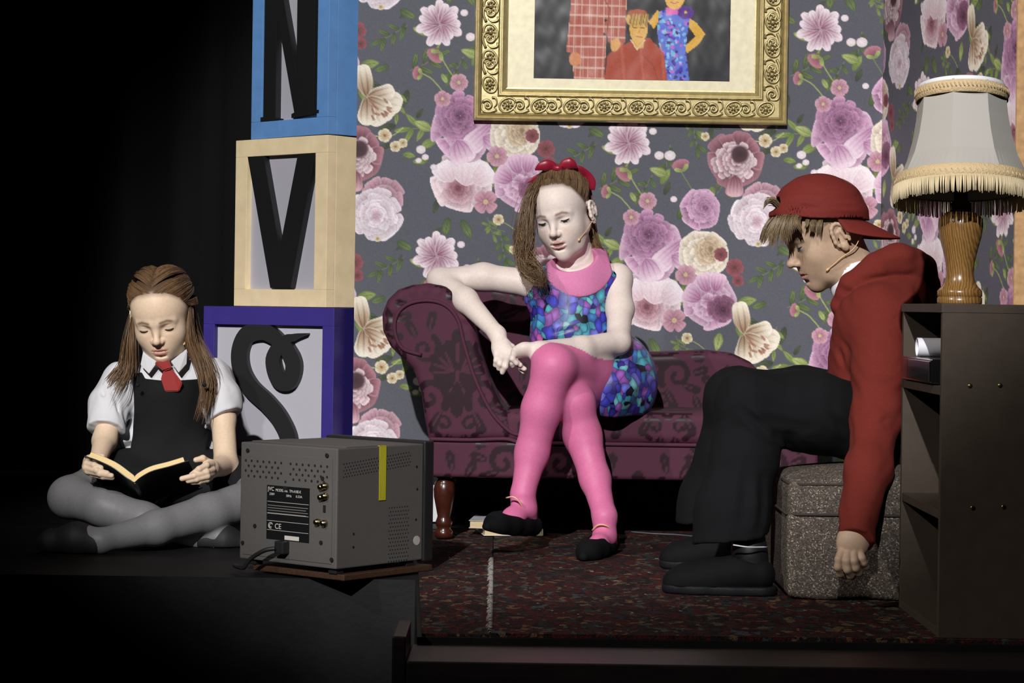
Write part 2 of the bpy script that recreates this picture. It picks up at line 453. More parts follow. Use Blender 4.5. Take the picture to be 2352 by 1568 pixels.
def lin(a):
    a = np.clip(np.asarray(a, float), 0, 255) / 255.0
    return np.where(a <= 0.04045, a / 12.92, ((a + 0.055) / 1.055) ** 2.4)
# ================================================================= wallpaper print (one roll, half-drop repeat)
WALL_D = 6.23
ROLL_W, ROLL_H = 0.5236, 0.6374           # metres; 437 x 532 photo pixels at the wall
PX = 1.53                                  # painted samples per photo pixel
def paint_wallpaper():
    W_, H_ = int(437 * PX), int(532 * PX); drop = 266 * PX
    c = Canvas(W_, H_, (88, 89, 99), wrap=(W_, H_, drop)); r = random.Random(5)
    ox, oy = 1380, 280
    def X(x, y): return (x - ox) * PX, (y - oy) * PX
    S = PX
    LEAF = [((112, 132, 70), (152, 166, 98), (92, 112, 60)), ((78, 96, 58), (116, 132, 82), (62, 78, 50)), ((140, 154, 92), (186, 194, 128), (110, 130, 70)), ((62, 72, 52), (86, 96, 70), (54, 62, 48))]
    def leaf(x, y, ang, L, wd=None, kind=0):
        a, b, d = LEAF[kind]; cx, cy = X(x, y); wd = wd or L * 0.3; an = math.radians(ang)
        c.petal(cx, cy, an, L * S, wd * S, a, b, d, vein=0.25, blunt=0.95, nv=4, seed=r.random() * 6)
        c.line([(cx, cy), (cx + math.cos(an) * L * S * 0.93, cy + math.sin(an) * L * S * 0.93)], 1.1 * S, d)
    def stem(pts, wd=2.0, kind=0): c.line(resample([X(*p) for p in pts], 14), wd * S, LEAF[kind][1])
    def sprig(x, y, ang, n, L, kind=1, sp=13):
        an = math.radians(ang); stem([(x, y), (x + math.cos(an) * sp * n * 0.6, y + math.sin(an) * sp * n * 0.6 + 2), (x + math.cos(an) * sp * n, y + math.sin(an) * sp * n)], 1.6, 1)
        for i in range(n):
            px, py = x + math.cos(an) * sp * (i + 0.6), y + math.sin(an) * sp * (i + 0.6)
            leaf(px, py, ang + (48 if i % 2 else -48) + r.uniform(-8, 8), L * r.uniform(0.8, 1.1), L * 0.24, kind)
        leaf(x + math.cos(an) * sp * n, y + math.sin(an) * sp * n, ang, L, L * 0.24, kind)
    def rings(x, y, spec, jit=0.25):
        """spec rows: radius of base, count, petal length, petal width, colour base, tip, rim, ring centre shift"""
        for (rb, n, L, wd, c0, c1, c2, sh) in spec:
            a0 = r.random() * 6.28
            for i in range(n):
                a = a0 + 6.283 * i / n + r.uniform(-jit, jit) * 6.283 / n
                cx, cy = X(x + sh[0] + math.cos(a) * rb, y + sh[1] + math.sin(a) * rb)
                f = r.uniform(0.86, 1.1); t = r.uniform(0.93, 1.05)
                c.petal(cx, cy, a, L * f * S, wd * f * S, np.array(c0) * t, np.clip(np.array(c1) * t, 0, 252), np.clip(np.array(c2) * t, 0, 254), vein=0.16, edge=0.13, blunt=0.42, nv=4, seed=r.random() * 6)
    def little(x, y, R, c0, c1, cc, n=5, a0=0.3):
        for i in range(n):
            a = a0 + 6.283 * i / n; cx, cy = X(x, y)
            c.petal(cx, cy, a, R * S, R * 0.52 * S, c0, c1, c1, vein=0.25, edge=0.12, blunt=0.4, nv=3, seed=i)
        c.disc(*X(x, y), R * 0.2 * S, R * 0.2 * S, cc)
    # dark background foliage
    for _ in range(26):
        leaf(ox + r.random() * 437, oy + r.random() * 532, r.random() * 360, r.uniform(24, 42), None, 3)
    # stems, sprigs and leaves
    for a in [(1590, 270, 80, 5, 30, 1), (1370, 330, 150, 5, 34, 1), (1815, 700, -28, 5, 40, 1), (1790, 745, 95, 4, 28, 0), (1600, 800, 200, 3, 20, 0), (1560, 770, 70, 3, 22, 0), (1500, 400, 120, 4, 30, 1),
              (1650, 440, -60, 4, 24, 1), (1420, 560, 170, 3, 40, 0), (1540, 330, 100, 4, 30, 1)]: sprig(*a)
    for a in [(1430, 570, 205, 46, 16, 2), (1440, 590, 150, 42, 15, 0), (1420, 640, 175, 34, 12, 0), (1560, 500, 300, 40, 14, 1), (1700, 415, 120, 44, 15, 1), (1640, 425, 110, 46, 16, 0), (1580, 650, 100, 50, 17, 0),
              (1560, 640, 140, 34, 14, 2), (1690, 720, 20, 46, 17, 1), (1700, 690, -10, 44, 16, 0), (1700, 740, 60, 46, 17, 0), (1660, 760, 100, 42, 15, 2), (1450, 440, 60, 26, 9, 2), (1520, 420, -60, 40, 13, 0), (1535, 400, 200, 44, 15, 2),
              (1770, 430, 40, 36, 13, 0), (1790, 560, 30, 40, 14, 1), (1800, 360, 10, 30, 10, 0), (1765, 690, 160, 34, 12, 1), (1420, 350, 200, 40, 13, 2), (1600, 300, 30, 34, 11, 0), (1470, 770, 100, 42, 15, 1), (1500, 775, 60, 46, 15, 1)]: leaf(*a)
    stem([(1700, 700), (1725, 735), (1740, 760)], 4, 0); stem([(1440, 385), (1465, 430), (1490, 460)], 3, 0); stem([(1400, 437), (1430, 455), (1460, 490)], 3, 0); stem([(1445, 318), (1450, 360), (1440, 380)], 2.4, 0)
    stem([(1800, 300), (1770, 320), (1720, 318)], 2, 2); stem([(1585, 773), (1615, 790), (1640, 812)], 2, 0); stem([(1565, 390), (1590, 430), (1600, 450)], 2.4, 1)
    def bloom(x, y, R, out, inn, n=6, sh=(0, 0), n0=9, wd=.36, core=None, ln=.46, squash=1.0, edge=.30):
        """petal rings from the rim to the heart; out / inn: (base, tip, rim) colours"""
        for k in range(n):
            t = k / (n - 1.0); rb = R * (.56 * (1 - t) + .02); cnt = int(n0 + 3 * math.sin(t * 3.1)); L = R * (ln * (1 - .42 * t)); w_ = R * wd * (1 - .52 * t); a0 = r.random() * 6.28
            cs_ = [np.array(o_) * (1 - t) + np.array(i_) * t for o_, i_ in zip(out, inn)]
            for q in range(cnt):
                a = a0 + 6.283 * q / cnt + r.uniform(-.12, .12); f = r.uniform(.84, 1.14); g = r.uniform(.90, 1.05)
                cx, cy = X(x + sh[0] * t + math.cos(a) * rb * .86, y + sh[1] * t + math.sin(a) * rb * squash * .86)
                c.petal(cx, cy, a + r.uniform(-.25, .25), L * f * S, w_ * f * S, cs_[0] * g, np.clip(cs_[1] * g, 0, 253), np.clip(cs_[2] * g, 0, 254), vein=.22, edge=edge, blunt=.4, nv=4, seed=r.random() * 6)
        if core: c.disc(*X(x + sh[0], y + sh[1]), core[0] * S, core[0] * S * .9, core[1], core[2], soft=5 * S)
    WH = ((196, 150, 170), (240, 228, 236), (250, 244, 248)); PK = ((198, 150, 164), (238, 218, 224), (248, 236, 240)); MV = ((104, 58, 70), (168, 118, 130), (196, 150, 160)); MVi = ((118, 66, 78), (226, 204, 210), (242, 230, 234))
    VI = ((112, 58, 96), (200, 150, 186), (228, 194, 216)); VIi = ((78, 36, 66), (158, 108, 146), (214, 178, 202)); LI = ((140, 84, 124), (216, 174, 204), (238, 214, 230)); LIi = ((104, 56, 90), (190, 140, 176), (232, 202, 222))
    CR = ((190, 166, 136), (242, 232, 216), (250, 245, 236)); CRi = ((150, 116, 84), (222, 202, 174), (240, 228, 208)); LR = ((164, 106, 146), (226, 190, 214), (242, 220, 234)); LRi = ((92, 48, 72), (160, 106, 138), (206, 162, 190))
    # white peony with a dusky back
    bloom(1756, 462, 50, ((150, 106, 122), (200, 160, 174), (214, 180, 192)), ((150, 106, 122), (208, 172, 184), (222, 192, 202)), 3, (0, 0), 8, .40)
    bloom(1738, 500, 66, WH, WH, 6, (4, 4), 9, .34)
    # star flower
    for i in range(15):
        a = 6.283 * i / 15 + r.uniform(-.08, .08); cx, cy = X(1445, 325); L = (58 if i % 2 else 48) * r.uniform(.9, 1.06)
        c.petal(cx, cy, a, L * S, 13 * S, (150, 84, 112), (242, 226, 234), (250, 240, 246), vein=.5, edge=.28, blunt=.5, nv=3, seed=i)
    # pink cabbage rose
    bloom(1500, 685, 70, PK, PK, 4, (-4, 4), 7, .50)
    bloom(1494, 704, 44, ((176, 120, 136), (230, 202, 210), (244, 228, 234)), ((104, 50, 62), (176, 118, 132), (206, 158, 170)), 5, (-3, -2), 9, .34)
    for a, dx, dy, L, w_ in ((4.9, 6, 8, 64, 40), (4.2, -22, 0, 52, 30), (5.6, 26, 2, 54, 30)): c.petal(*X(1500 + dx, 688 + dy), a, L * S, w_ * S, (222, 192, 202), (246, 234, 240), (252, 246, 249), vein=.08, edge=.22, blunt=.35)
    # purple peony
    bloom(1500, 570, 74, ((150, 92, 134), (222, 184, 210), (240, 218, 232)), ((130, 74, 114), (212, 168, 198), (234, 206, 224)), 3, (0, 0), 7, .5)
    bloom(1494, 538, 62, VI, VIi, 6, (0, -2), 11, .22, None, .44)
    for a, dx, dy, L, w_ in ((2.35, 74, -6, 92, 24), (1.2, -14, 36, 58, 30), (.4, 46, 30, 44, 24)): c.petal(*X(1500 + dx, 555 + dy), a, L * S, w_ * S, (180, 122, 166), (240, 216, 230), (248, 232, 242), vein=.26, edge=.30, blunt=.36)
    # lilac chrysanthemum
    bloom(1612, 478, 48, LI, LI, 2, (0, 0), 7, .52); bloom(1618, 472, 42, LI, LIi, 6, (5, 2), 12, .20, None, .40)
    # cream peony
    bloom(1622, 582, 60, CR, CR, 4, (-4, 6), 8, .44); bloom(1634, 570, 36, CRi, ((128, 96, 66), (204, 180, 150), (232, 216, 194)), 5, (2, -2), 10, .26)
    # lilac rose
    bloom(1638, 690, 62, LR, LR, 4, (-4, -4), 7, .50); bloom(1664, 704, 34, LRi, ((66, 34, 50), (112, 66, 92), (168, 118, 148)), 5, (3, 2), 9, .32)
    for a, dx, dy, L, w_ in ((4.4, -6, -22, 46, 22), (4.9, 10, -24, 44, 20), (3.6, -22, -6, 44, 24)): c.petal(*X(1638 + dx, 690 + dy), a, L * S, w_ * S, (168, 106, 148), (230, 196, 218), (244, 222, 236), vein=.28, edge=.30, blunt=.36)
    # mauve dahlia
    bloom(1690, 362, 68, MV, MV, 2, (0, 0), 10, .34); bloom(1686, 368, 56, MVi, MVi, 5, (8, -6), 12, .19, None, .40)
    c.disc(*X(1700, 350), 20 * S, 20 * S, (58, 38, 46), (84, 54, 62), soft=7 * S)
    c.petal(*X(1690, 398), 1.6, 50 * S, 22 * S, (120, 66, 80), (216, 176, 186), (184, 132, 144), vein=.4, edge=.34, blunt=.4)
    # cream tulip
    for a, L, w_ in ((-1.75, 60, 22), (.62, 60, 26), (.2, 66, 27), (1.05, 58, 26), (1.55, 52, 22), (-.25, 52, 20), (.45, 50, 16)):
        c.petal(*X(1716, 762), a, L * 1.25 * S, w_ * S, (140, 104, 74), (240, 230, 212), (250, 245, 234), vein=.42, edge=.30, blunt=.42, nv=3, seed=a)
    for i in range(13):
        x_, y_ = 1742 + r.uniform(-20, 26), 785 + r.uniform(-22, 24); c.petal(*X(x_, y_), r.uniform(.2, 1.3), 15 * S, 3.4 * S, (132, 90, 72), (166, 122, 100), alpha=.8)
    # small flowers and buds
    for x, y, R, a in ((1555, 733, 28, 0.75), (1692, 610, 21, 0.2), (1580, 628, 24, 0.5), (1660, 580, 16, 0.1), (1490, 460, 21, 0.2), (1453, 498, 19, 0.8), (1700, 640, 14, .5)):
        dk = (x, y) in ((1692, 610), (1660, 580), (1700, 640)); c0, c1 = ((112, 58, 66), (146, 84, 92)) if dk else ((168, 112, 130), (206, 160, 176))
        little(x, y, R, c0, c1, (200, 184, 140) if not dk else (90, 60, 40), 4 if R > 26 else 5, a)
    for x, y, R in ((1758, 318, 16), (1783, 343, 13), (1620, 310, 10), (1585, 773, 13), (1800, 335, 11), (1745, 555, 7)): little(x, y, R, (180, 156, 112), (230, 218, 188), (150, 110, 60), 5, x)
    for x, y, R in ((1540, 355, 13), (1515, 355, 11), (1500, 300, 9), (1405, 615, 11), (1415, 632, 8), (1400, 640, 7), (1550, 455, 8), (1435, 655, 8)): c.disc(*X(x, y), R * S, R * 0.85 * S, (240, 232, 236), (222, 208, 214)); 
    for x, y, R, a in ((1440, 384, 19, 2.3), (1400, 437, 14, 3.3), (1565, 385, 18, -1.9)):
        for k in (-0.5, 0.5, 0): c.petal(*X(x + 4, y + 4), a + k, R * 1.5 * S, R * 0.75 * S, (128, 70, 84), (182, 124, 138), (190, 136, 150), vein=0.2, edge=0.2)
        for k in (-1.0, 0.9): c.petal(*X(x + 5, y + 6), a + k, R * 1.1 * S, R * 0.3 * S, (110, 132, 70), (170, 182, 112))
    c.noise(0.022, 3); c.noise(0.022, 4, 1, 3); c.noise(0.015, 6, 4, 1)
    return c
WALLPAPER = paint_wallpaper()
M_wallpaper = mat('printed_wallpaper', attr='col', rough=0.62, spec=0.3, bump=(900, 0.15, 0.0006))
def wallpaper_mesh(step):
    a = WALLPAPER.a; hh, ww = a.shape[0], a.shape[1]
    nx, ny = int(ww / step) + 1, int(hh / step) + 1
    u = np.linspace(0, ww, nx); v = np.linspace(0, hh, ny)
    pad = np.pad(a, ((2, 2), (2, 2), (0, 0)), mode='edge')
    uu, vv = np.meshgrid(u, v); iu, iv = np.clip(uu.astype(int), 0, ww - 2) + 2, np.clip(vv.astype(int), 0, hh - 2) + 2
    colr = (pad[iv, iu] * 2 + pad[iv, iu + 1] + pad[iv + 1, iu] ) / 4
    verts = np.stack([uu / ww * ROLL_W, np.zeros_like(uu), -vv / hh * ROLL_H], -1).reshape(-1, 3)
    I, J = np.meshgrid(np.arange(ny - 1), np.arange(nx - 1), indexing='ij')
    f = np.stack([I * nx + J, (I + 1) * nx + J, (I + 1) * nx + J + 1, I * nx + J + 1], -1).reshape(-1, 4)
    me_o = mesh_obj('wallpaper_panel', verts, f, M_wallpaper, None, True, lin(colr.reshape(-1, 3)))
    me = me_o.data; bpy.data.objects.remove(me_o); return me
WP_FINE, WP_COARSE = wallpaper_mesh(2.9), wallpaper_mesh(4.6)
M_flat = mat('painted_flat_timber', srgb(40, 38, 40), 0.8)
M_edgewood = mat('bare_pine_edge', srgb(190, 150, 105), 0.7, noise=(60, 0.2))
def build_wall(name, p0, ax, length, z0, z1, u0, phase_v, sheet, thick=0.03):
    """a scenery flat from p0 along ax; rolls of wallpaper hang on its front face"""
    nrm = unit(np.cross(ax, V(0, 0, 1)))            # towards the audience
    M = frame_mat(V(p0[0], p0[1], 0), ax, -nrm, V(0, 0, 1))
    wall = box_obj(name, (0, 0.0005, z0), (length, thick, z1), M_flat, None, M); tag(wall, kind='structure')
    k0 = int(math.floor(u0 / ROLL_W)); k = k0
    while k * ROLL_W - u0 < length:
        x0 = k * ROLL_W - u0; ztop = phase_v - k * (266 / 532.0) * ROLL_H
        ztop -= math.floor((ztop - 1.5) / ROLL_H) * ROLL_H
        zz = ztop
        while zz > z0:
            lo, hi = max(0, -x0), min(ROLL_W, length - x0); zl, zh = max(z0, zz - ROLL_H), zz
            if hi > lo and zh > zl:
                me = sheet
                if lo > 0 or hi < ROLL_W - 1e-6 or zl > zz - ROLL_H + 1e-6:    # trimmed sheet
                    me = sheet.copy(); bm = bmesh.new(); bm.from_mesh(me)
                    kill = [f for f in bm.faces if not (lo - 1e-6 <= f.calc_center_median().x <= hi and zl - zz <= f.calc_center_median().z <= zh - zz)]
                    bmesh.ops.delete(bm, geom=kill, context='FACES'); bm.to_mesh(me); bm.free()
                o = bpy.data.objects.new('wallpaper_panel', me); COL.objects.link(o); o.parent = wall
                o.matrix_world = M @ Matrix.Translation((x0, -0.0006, zz))
            zz -= ROLL_H
        k += 1
    return wall
wl = P(814, 700, WALL_D); wc = P(2021, 700, WALL_D)
# the print's origin: photo pixel (1380,280) of the wall
o0 = P(1380, 280, WALL_D)
build_wall('wall_back', wl, V(1, 0, 0), wc[0] - wl[0], 0.0, 2.16, wl[0] - o0[0], o0[2], WP_FINE)
bb = box_obj('baseboard_back', (wl[0] + .002, WALL_D - .014, 0.0), (wc[0] - .004, WALL_D - .001, .150), mat('black_baseboard', (.006, .006, .0065), .6, spec=.2)); tag(bb, kind='structure')  # added black strip, stands in for the shade on the wall below the sofa
RET_AX = unit(V(0.2, -0.98, 0)); RET_L = 0.905
build_wall('wall_right', wc, RET_AX, RET_L, 0.0, 2.16, 0.31, o0[2] - 0.21, WP_COARSE)
pe = V(wc[0], wc[1], 0) + RET_AX * RET_L
tr = box_obj('trim_1', (0, -0.012, 0.0), (0.006, 0.034, 2.16), M_edgewood, None, frame_mat(pe, RET_AX, V(0.98, 0.2, 0), V(0, 0, 1))); tag(tr, kind='structure')

# ================================================================= stage, step, curtain
M_stage = mat('black_stage_paint', (0.0055, 0.0055, 0.006), 0.6, spec=0.22, noise=(9, 0.5), bump=(60, 0.3, 0.002))
M_black = mat('black_masking', (0.004, 0.004, 0.0045), 0.9)
e0 = F(0, 1318)[1]; e1 = F(955, 1330)[1]; FR = F(1500, 1470)[1]
xl = F(956, 1325); xf = F(956, 1470)
def poly_slab(name, pts, z0, z1, m, parent=None):
    return prism_obj(name, pts, z1 - z0, Matrix.Translation((0, 0, z0)), m, parent)
EDGE_D = e0
fl = poly_slab('floor', [(-2.6, e0), (xl[0], e0), (xf[0], FR), (2.4, FR), (2.4, 8.2), (-2.6, 8.2)], -0.30, 0.0, M_stage); tag(fl, kind='structure')
M_step = mat('dark_step_board', (0.011, 0.0075, 0.0075), 0.45, noise=(14, 0.35), scale_xyz=(1, 6, 6))
st = box_obj('trim_2', (xf[0] - 0.01, FR - 0.20, -0.30), (1.02, FR - 0.002, -0.012), M_step, None, None, 0.003); tag(st, kind='structure')
st2 = box_obj('trim_3', (xf[0] - 0.035, FR - 0.20, -0.30), (xf[0] - 0.011, FR - 0.002, 0.03), M_step, None, None, 0.003); tag(st2, kind='structure')
gp = poly_slab('floor_pit', [(-4, -2), (4, -2), (4, 8.2), (-4, 8.2)], -0.9, -0.85, M_black); tag(gp, kind='structure')
# black drapes with soft pleats
def curtain():
    cd = F(300, 1093)[1]; n = 500; x = np.linspace(-2.6, 0.3, n); rr = np.random.default_rng(3)
    y = np.zeros(n)
    for f, a in ((3.1, .03), (5.3, .022), (8.7, .018), (13.0, .008)): y += a * np.sin(x * f * 2.2 + rr.random() * 6)
    y = np.abs(y) ** 0.8 * np.sign(y); zs = np.array([0.012, 0.3, 0.8, 1.4, 2.2])
    vt = np.stack([np.tile(x, 5), (cd + np.outer([1.0, 1.0, .95, .9, .85], y)).ravel(), np.repeat(zs, n)], -1)
    vb = vt.copy(); vb[:, 1] += 0.006; vv = np.vstack([vt, vb]); f = []
    for i in range(4):
        for j in range(n - 1):
            f.append([i * n + j, i * n + j + 1, (i + 1) * n + j + 1, (i + 1) * n + j]); f.append([5 * n + i * n + j + 1, 5 * n + i * n + j, 5 * n + (i + 1) * n + j, 5 * n + (i + 1) * n + j + 1])
    M = mat('black_velvet', (0.007, 0.007, 0.0075), 0.95, sheen=0.05, spec=0.1)
    o = mesh_obj('stage_curtain', vv, f, M); tag(o, 'black velvet stage curtain hanging in pleats behind the reading girl', 'curtain')
curtain()

# ================================================================= rugs
def rug_mat():
    m = bpy.data.materials.new('persian_rug'); m.use_nodes = True; nt = m.node_tree; b = nt.nodes['Principled BSDF']
    b.inputs['Roughness'].default_value = 0.95; b.inputs['Specular IOR Level'].default_value = 0.15
    tc = nt.nodes.new('ShaderNodeTexCoord'); mp = nt.nodes.new('ShaderNodeMapping'); nt.links.new(tc.outputs['Object'], mp.inputs['Vector']); mp.inputs['Scale'].default_value = (1, 0.62, 1)
    n0 = nt.nodes.new('ShaderNodeTexNoise'); n0.inputs['Scale'].default_value = 26; n0.inputs['Detail'].default_value = 2
    nt.links.new(mp.outputs['Vector'], n0.inputs['Vector'])
    mixv = nt.nodes.new('ShaderNodeMix'); mixv.data_type = 'VECTOR'; mixv.inputs[0].default_value = 0.07
    nt.links.new(mp.outputs['Vector'], mixv.inputs[4]); nt.links.new(n0.outputs['Color'], mixv.inputs[5])
    vo = nt.nodes.new('ShaderNodeTexVoronoi'); vo.inputs['Scale'].default_value = 74; nt.links.new(mixv.outputs[1], vo.inputs['Vector'])
    cr = nt.nodes.new('ShaderNodeValToRGB'); cr.color_ramp.interpolation = 'CONSTANT'
    cols = [(0.0, srgb(66, 26, 26)), (0.2, srgb(28, 24, 26)), (0.36, srgb(78, 36, 30)), (0.46, srgb(40, 50, 52)), (0.56, srgb(34, 28, 26)), (0.68, srgb(110, 88, 62)), (0.75, srgb(74, 26, 28)), (0.88, srgb(70, 80, 76)), (0.94, srgb(30, 26, 24))]
    el = cr.color_ramp.elements; el[0].position = 0; el[0].color = (*cols[0][1], 1); el[1].position = cols[1][0]; el[1].color = (*cols[1][1], 1)
    for p_, c_ in cols[2:]:
        e = el.new(p_); e.color = (*c_, 1)
    sp = nt.nodes.new('ShaderNodeSeparateColor'); nt.links.new(vo.outputs['Color'], sp.inputs[0]); nt.links.new(sp.outputs[0], cr.inputs['Fac'])
    n1 = nt.nodes.new('ShaderNodeTexNoise'); n1.inputs['Scale'].default_value = 320; n1.inputs['Detail'].default_value = 3; nt.links.new(tc.outputs['Object'], n1.inputs['Vector'])
    r = nt.nodes.new('ShaderNodeMapRange'); r.inputs['From Min'].default_value = 0.35; r.inputs['From Max'].default_value = 0.65; r.inputs['To Min'].default_value = 0.35; r.inputs['To Max'].default_value = 1.5; nt.links.new(n1.outputs['Fac'], r.inputs['Value'])
    mx = nt.nodes.new('ShaderNodeMix'); mx.data_type = 'RGBA'; mx.blend_type = 'MULTIPLY'; mx.inputs[0].default_value = 1
    dk = nt.nodes.new('ShaderNodeMix'); dk.data_type = 'RGBA'; dk.inputs[0].default_value = 0.26; dk.inputs[7].default_value = (*srgb(44, 30, 28), 1); nt.links.new(cr.outputs['Color'], dk.inputs[6]); nt.links.new(dk.outputs[2], mx.inputs[6]); nt.links.new(r.outputs['Result'], mx.inputs[7]); nt.links.new(mx.outputs[2], b.inputs['Base Color'])
    bp = nt.nodes.new('ShaderNodeBump'); bp.inputs['Strength'].default_value = 0.5; bp.inputs['Distance'].default_value = 0.003; nt.links.new(n1.outputs['Fac'], bp.inputs['Height']); nt.links.new(bp.outputs['Normal'], b.inputs['Normal'])
    return m
M_rug = rug_mat(); M_fringe = mat('rug_fringe_cotton', srgb(138, 133, 128), 0.9)
fx0 = F(1130, 1290)[0]; fx1 = F(1128, 1450)[0]
rug = empty('rug', (0.5, 5.0, 0), 'dark red Persian rug with white fringe lying under the seated boy', 'rug')
o = poly_slab('pile', [(fx1, FR + 0.012), (1.5, FR + 0.012), (1.5, 6.0), (fx0, 6.0)], 0.0, 0.007, M_rug, rug)
rug2 = empty('rug', (-0.15, 5.4, 0), 'dark patterned rug strip showing beside the monitor', 'rug')
poly_slab('pile', [(xl[0] + 0.012 - 0.004, e0 + 0.01), (xf[0] + 0.008, FR + 0.012), (fx1 - 0.003, FR + 0.012), (fx0 - 0.003, 6.0), (xl[0] - 0.05, 6.0)], 0.0, 0.0045, M_rug, rug2)
def fringe():
    parts = []; rr = random.Random(2)
    for i in range(300):
        t = rr.random() ** 0.9; y = FR + 0.02 + t * (F(1130, 1288)[1] - FR - 0.02); x = fx1 + (fx0 - fx1) * t
        if rr.random() < 0.25 and 0.55 < t < 0.62: continue
        L = rr.uniform(0.004, 0.0105); a = rr.uniform(-0.9, 0.9)
        p = [(x + 0.003, y, 0.0085), (x - L * 0.5, y + a * L * 0.5, 0.0085 + rr.uniform(0, .002)), (x - L * math.cos(a), y + L * math.sin(a), 0.0062)]
        parts.append(tube_arrays(p, 0.00075, 4))
    v, f = join_arrays(parts); o = mesh_obj('fringe', v, f, M_fringe, rug); tag(o, kind='stuff')
    parts = []
    for i in range(34):                     # lint on the pile
        p = F(rr.uniform(980, 2000), rr.uniform(1270, 1455)); a = rr.random() * 6.28; L = rr.uniform(0.002, 0.006)
        parts.append(tube_arrays([p + V(0, 0, .0070), p + V(math.cos(a) * L, math.sin(a) * L, .0073), p + V(math.cos(a + .8) * L * 1.8, math.sin(a + .8) * L * 1.8, .0070)], 0.0006, 4))
    v, f = join_arrays(parts); o = mesh_obj('lint', v, f, M_fringe, rug); tag(o, kind='stuff')
fringe()
# ================================================================= sofa (small chaise with one scroll arm)
def paint_damask():
    """dark scroll-and-leaf motif on plum; red channel = motif mask"""
    W_, H_ = 300, 420; c = Canvas(W_, H_, (0, 0, 0), wrap=(W_, H_, H_ // 2))
    on, off_ = (255, 255, 255), (0, 0, 0); cx, cy = 150, 150
    for s in (-1, 1):
        A = lambda a: math.radians(a) if s > 0 else math.pi - math.radians(a)
        def spiral(x, y, r0, a0, turns, wd, dirn):
            t = np.linspace(0, 1, 30); r = r0 * (1 - t * .84); a = a0 + dirn * turns * 6.283 * t
            c.line(np.stack([cx + s * (x + np.cos(a) * r), y + np.sin(a) * r], 1), np.linspace(wd, wd * .4, 30), on)
            c.disc(cx + s * (x + math.cos(a[-1]) * r[-1]), y + math.sin(a[-1]) * r[-1], 9, 9, on)
        spiral(78, cy + 74, 52, 2.6, 1.2, 26, 1); spiral(92, cy - 60, 42, -2.2, 1.2, 20, -1); spiral(36, cy + 150, 34, 1.2, 1.1, 16, -1)
        for a, L, wd in ((-78, 92, 20), (-55, 90, 20), (-32, 82, 19), (-8, 72, 18), (16, 62, 16), (42, 54, 15), (66, 50, 14)): c.petal(cx + s * 8, cy + 4, A(a), L, wd, on, on, blunt=.45)
        for a in (-66, -43, -20, 4): c.petal(cx + s * 10, cy + 2, A(a), 60, 4, off_, off_, blunt=.8)
        for x, y, a, L in ((44, 112, 62, 70), (92, 100, 20, 60), (122, 70, -20, 52), (116, -92, -60, 54), (80, -110, -100, 58), (20, 176, 84, 48), (120, 20, 10, 40), (130, 130, 70, 60)):
            c.petal(cx + s * x, cy + y, A(a), L, 16, on, on, blunt=.5); c.petal(cx + s * x, cy + y, A(a), L * .7, 3, off_, off_, blunt=.8)
    c.petal(cx, cy, -math.pi / 2, 120, 22, on, on); c.petal(cx, cy + 30, math.pi / 2, 100, 22, on, on); c.petal(cx, cy - 20, -math.pi / 2, 60, 5, off_, off_)
    return c
DAMASK = paint_damask()
def sofa_mat():
    m = bpy.data.materials.new('plum_damask'); m.use_nodes = True; nt = m.node_tree; b = nt.nodes['Principled BSDF']
    a = nt.nodes.new('ShaderNodeAttribute'); a.attribute_name = 'motif'; mx = nt.nodes.new('ShaderNodeMix'); mx.data_type = 'RGBA'
    mx.inputs[6].default_value = (*srgb(80, 40, 58), 1); mx.inputs[7].default_value = (*srgb(42, 20, 30), 1); nt.links.new(a.outputs['Fac'], mx.inputs[0])
    tc = nt.nodes.new('ShaderNodeTexCoord'); n = nt.nodes.new('ShaderNodeTexNoise'); n.inputs['Scale'].default_value = 500; nt.links.new(tc.outputs['Object'], n.inputs['Vector'])
    r = nt.nodes.new('ShaderNodeMapRange'); r.inputs['To Min'].default_value = .75; r.inputs['To Max'].default_value = 1.25; nt.links.new(n.outputs['Fac'], r.inputs['Value'])
    m2 = nt.nodes.new('ShaderNodeMix'); m2.data_type = 'RGBA'; m2.blend_type = 'MULTIPLY'; m2.inputs[0].default_value = 1; nt.links.new(mx.outputs[2], m2.inputs[6]); nt.links.new(r.outputs['Result'], m2.inputs[7]); nt.links.new(m2.outputs[2], b.inputs['Base Color'])
    rr = nt.nodes.new('ShaderNodeMapRange'); rr.inputs['To Min'].default_value = .75; rr.inputs['To Max'].default_value = .42; nt.links.new(a.outputs['Fac'], rr.inputs['Value']); nt.links.new(rr.outputs['Result'], b.inputs['Roughness'])
    b.inputs['Sheen Weight'].default_value = .02; b.inputs['Specular IOR Level'].default_value = .25; b.inputs['Sheen Roughness'].default_value = .5; return m
M_sofa = sofa_mat()
def damask_part(name, f, lo, hi, h, parent, off=(0, 0)):
    v, q = f.mesh(lo, hi, h); v, q = largest_only(v, q)
    n = np.zeros_like(v); fn = np.cross(v[q[:, 2]] - v[q[:, 0]], v[q[:, 3]] - v[q[:, 1]])
    for k in range(4): np.add.at(n, q[:, k], fn)
    n = np.abs(n); S = 300 / .27                      # one repeat is 0.20 m wide
    top = n[:, 2] > np.maximum(n[:, 0], n[:, 1]); side = (n[:, 0] > n[:, 1]) & ~top
    u = np.where(side, v[:, 1], v[:, 0]) * S + off[0]; w_ = np.where(top, -v[:, 1], -v[:, 2]) * S + off[1]
    k = np.floor(u / 300); mk = DAMASK.sample(u - k * 300, np.mod(w_ + k * 210, 420))[:, 0] / 255.0
    return mesh_obj(name, v, q, M_sofa, parent, True, np.repeat(mk[:, None], 3, 1), 'motif')
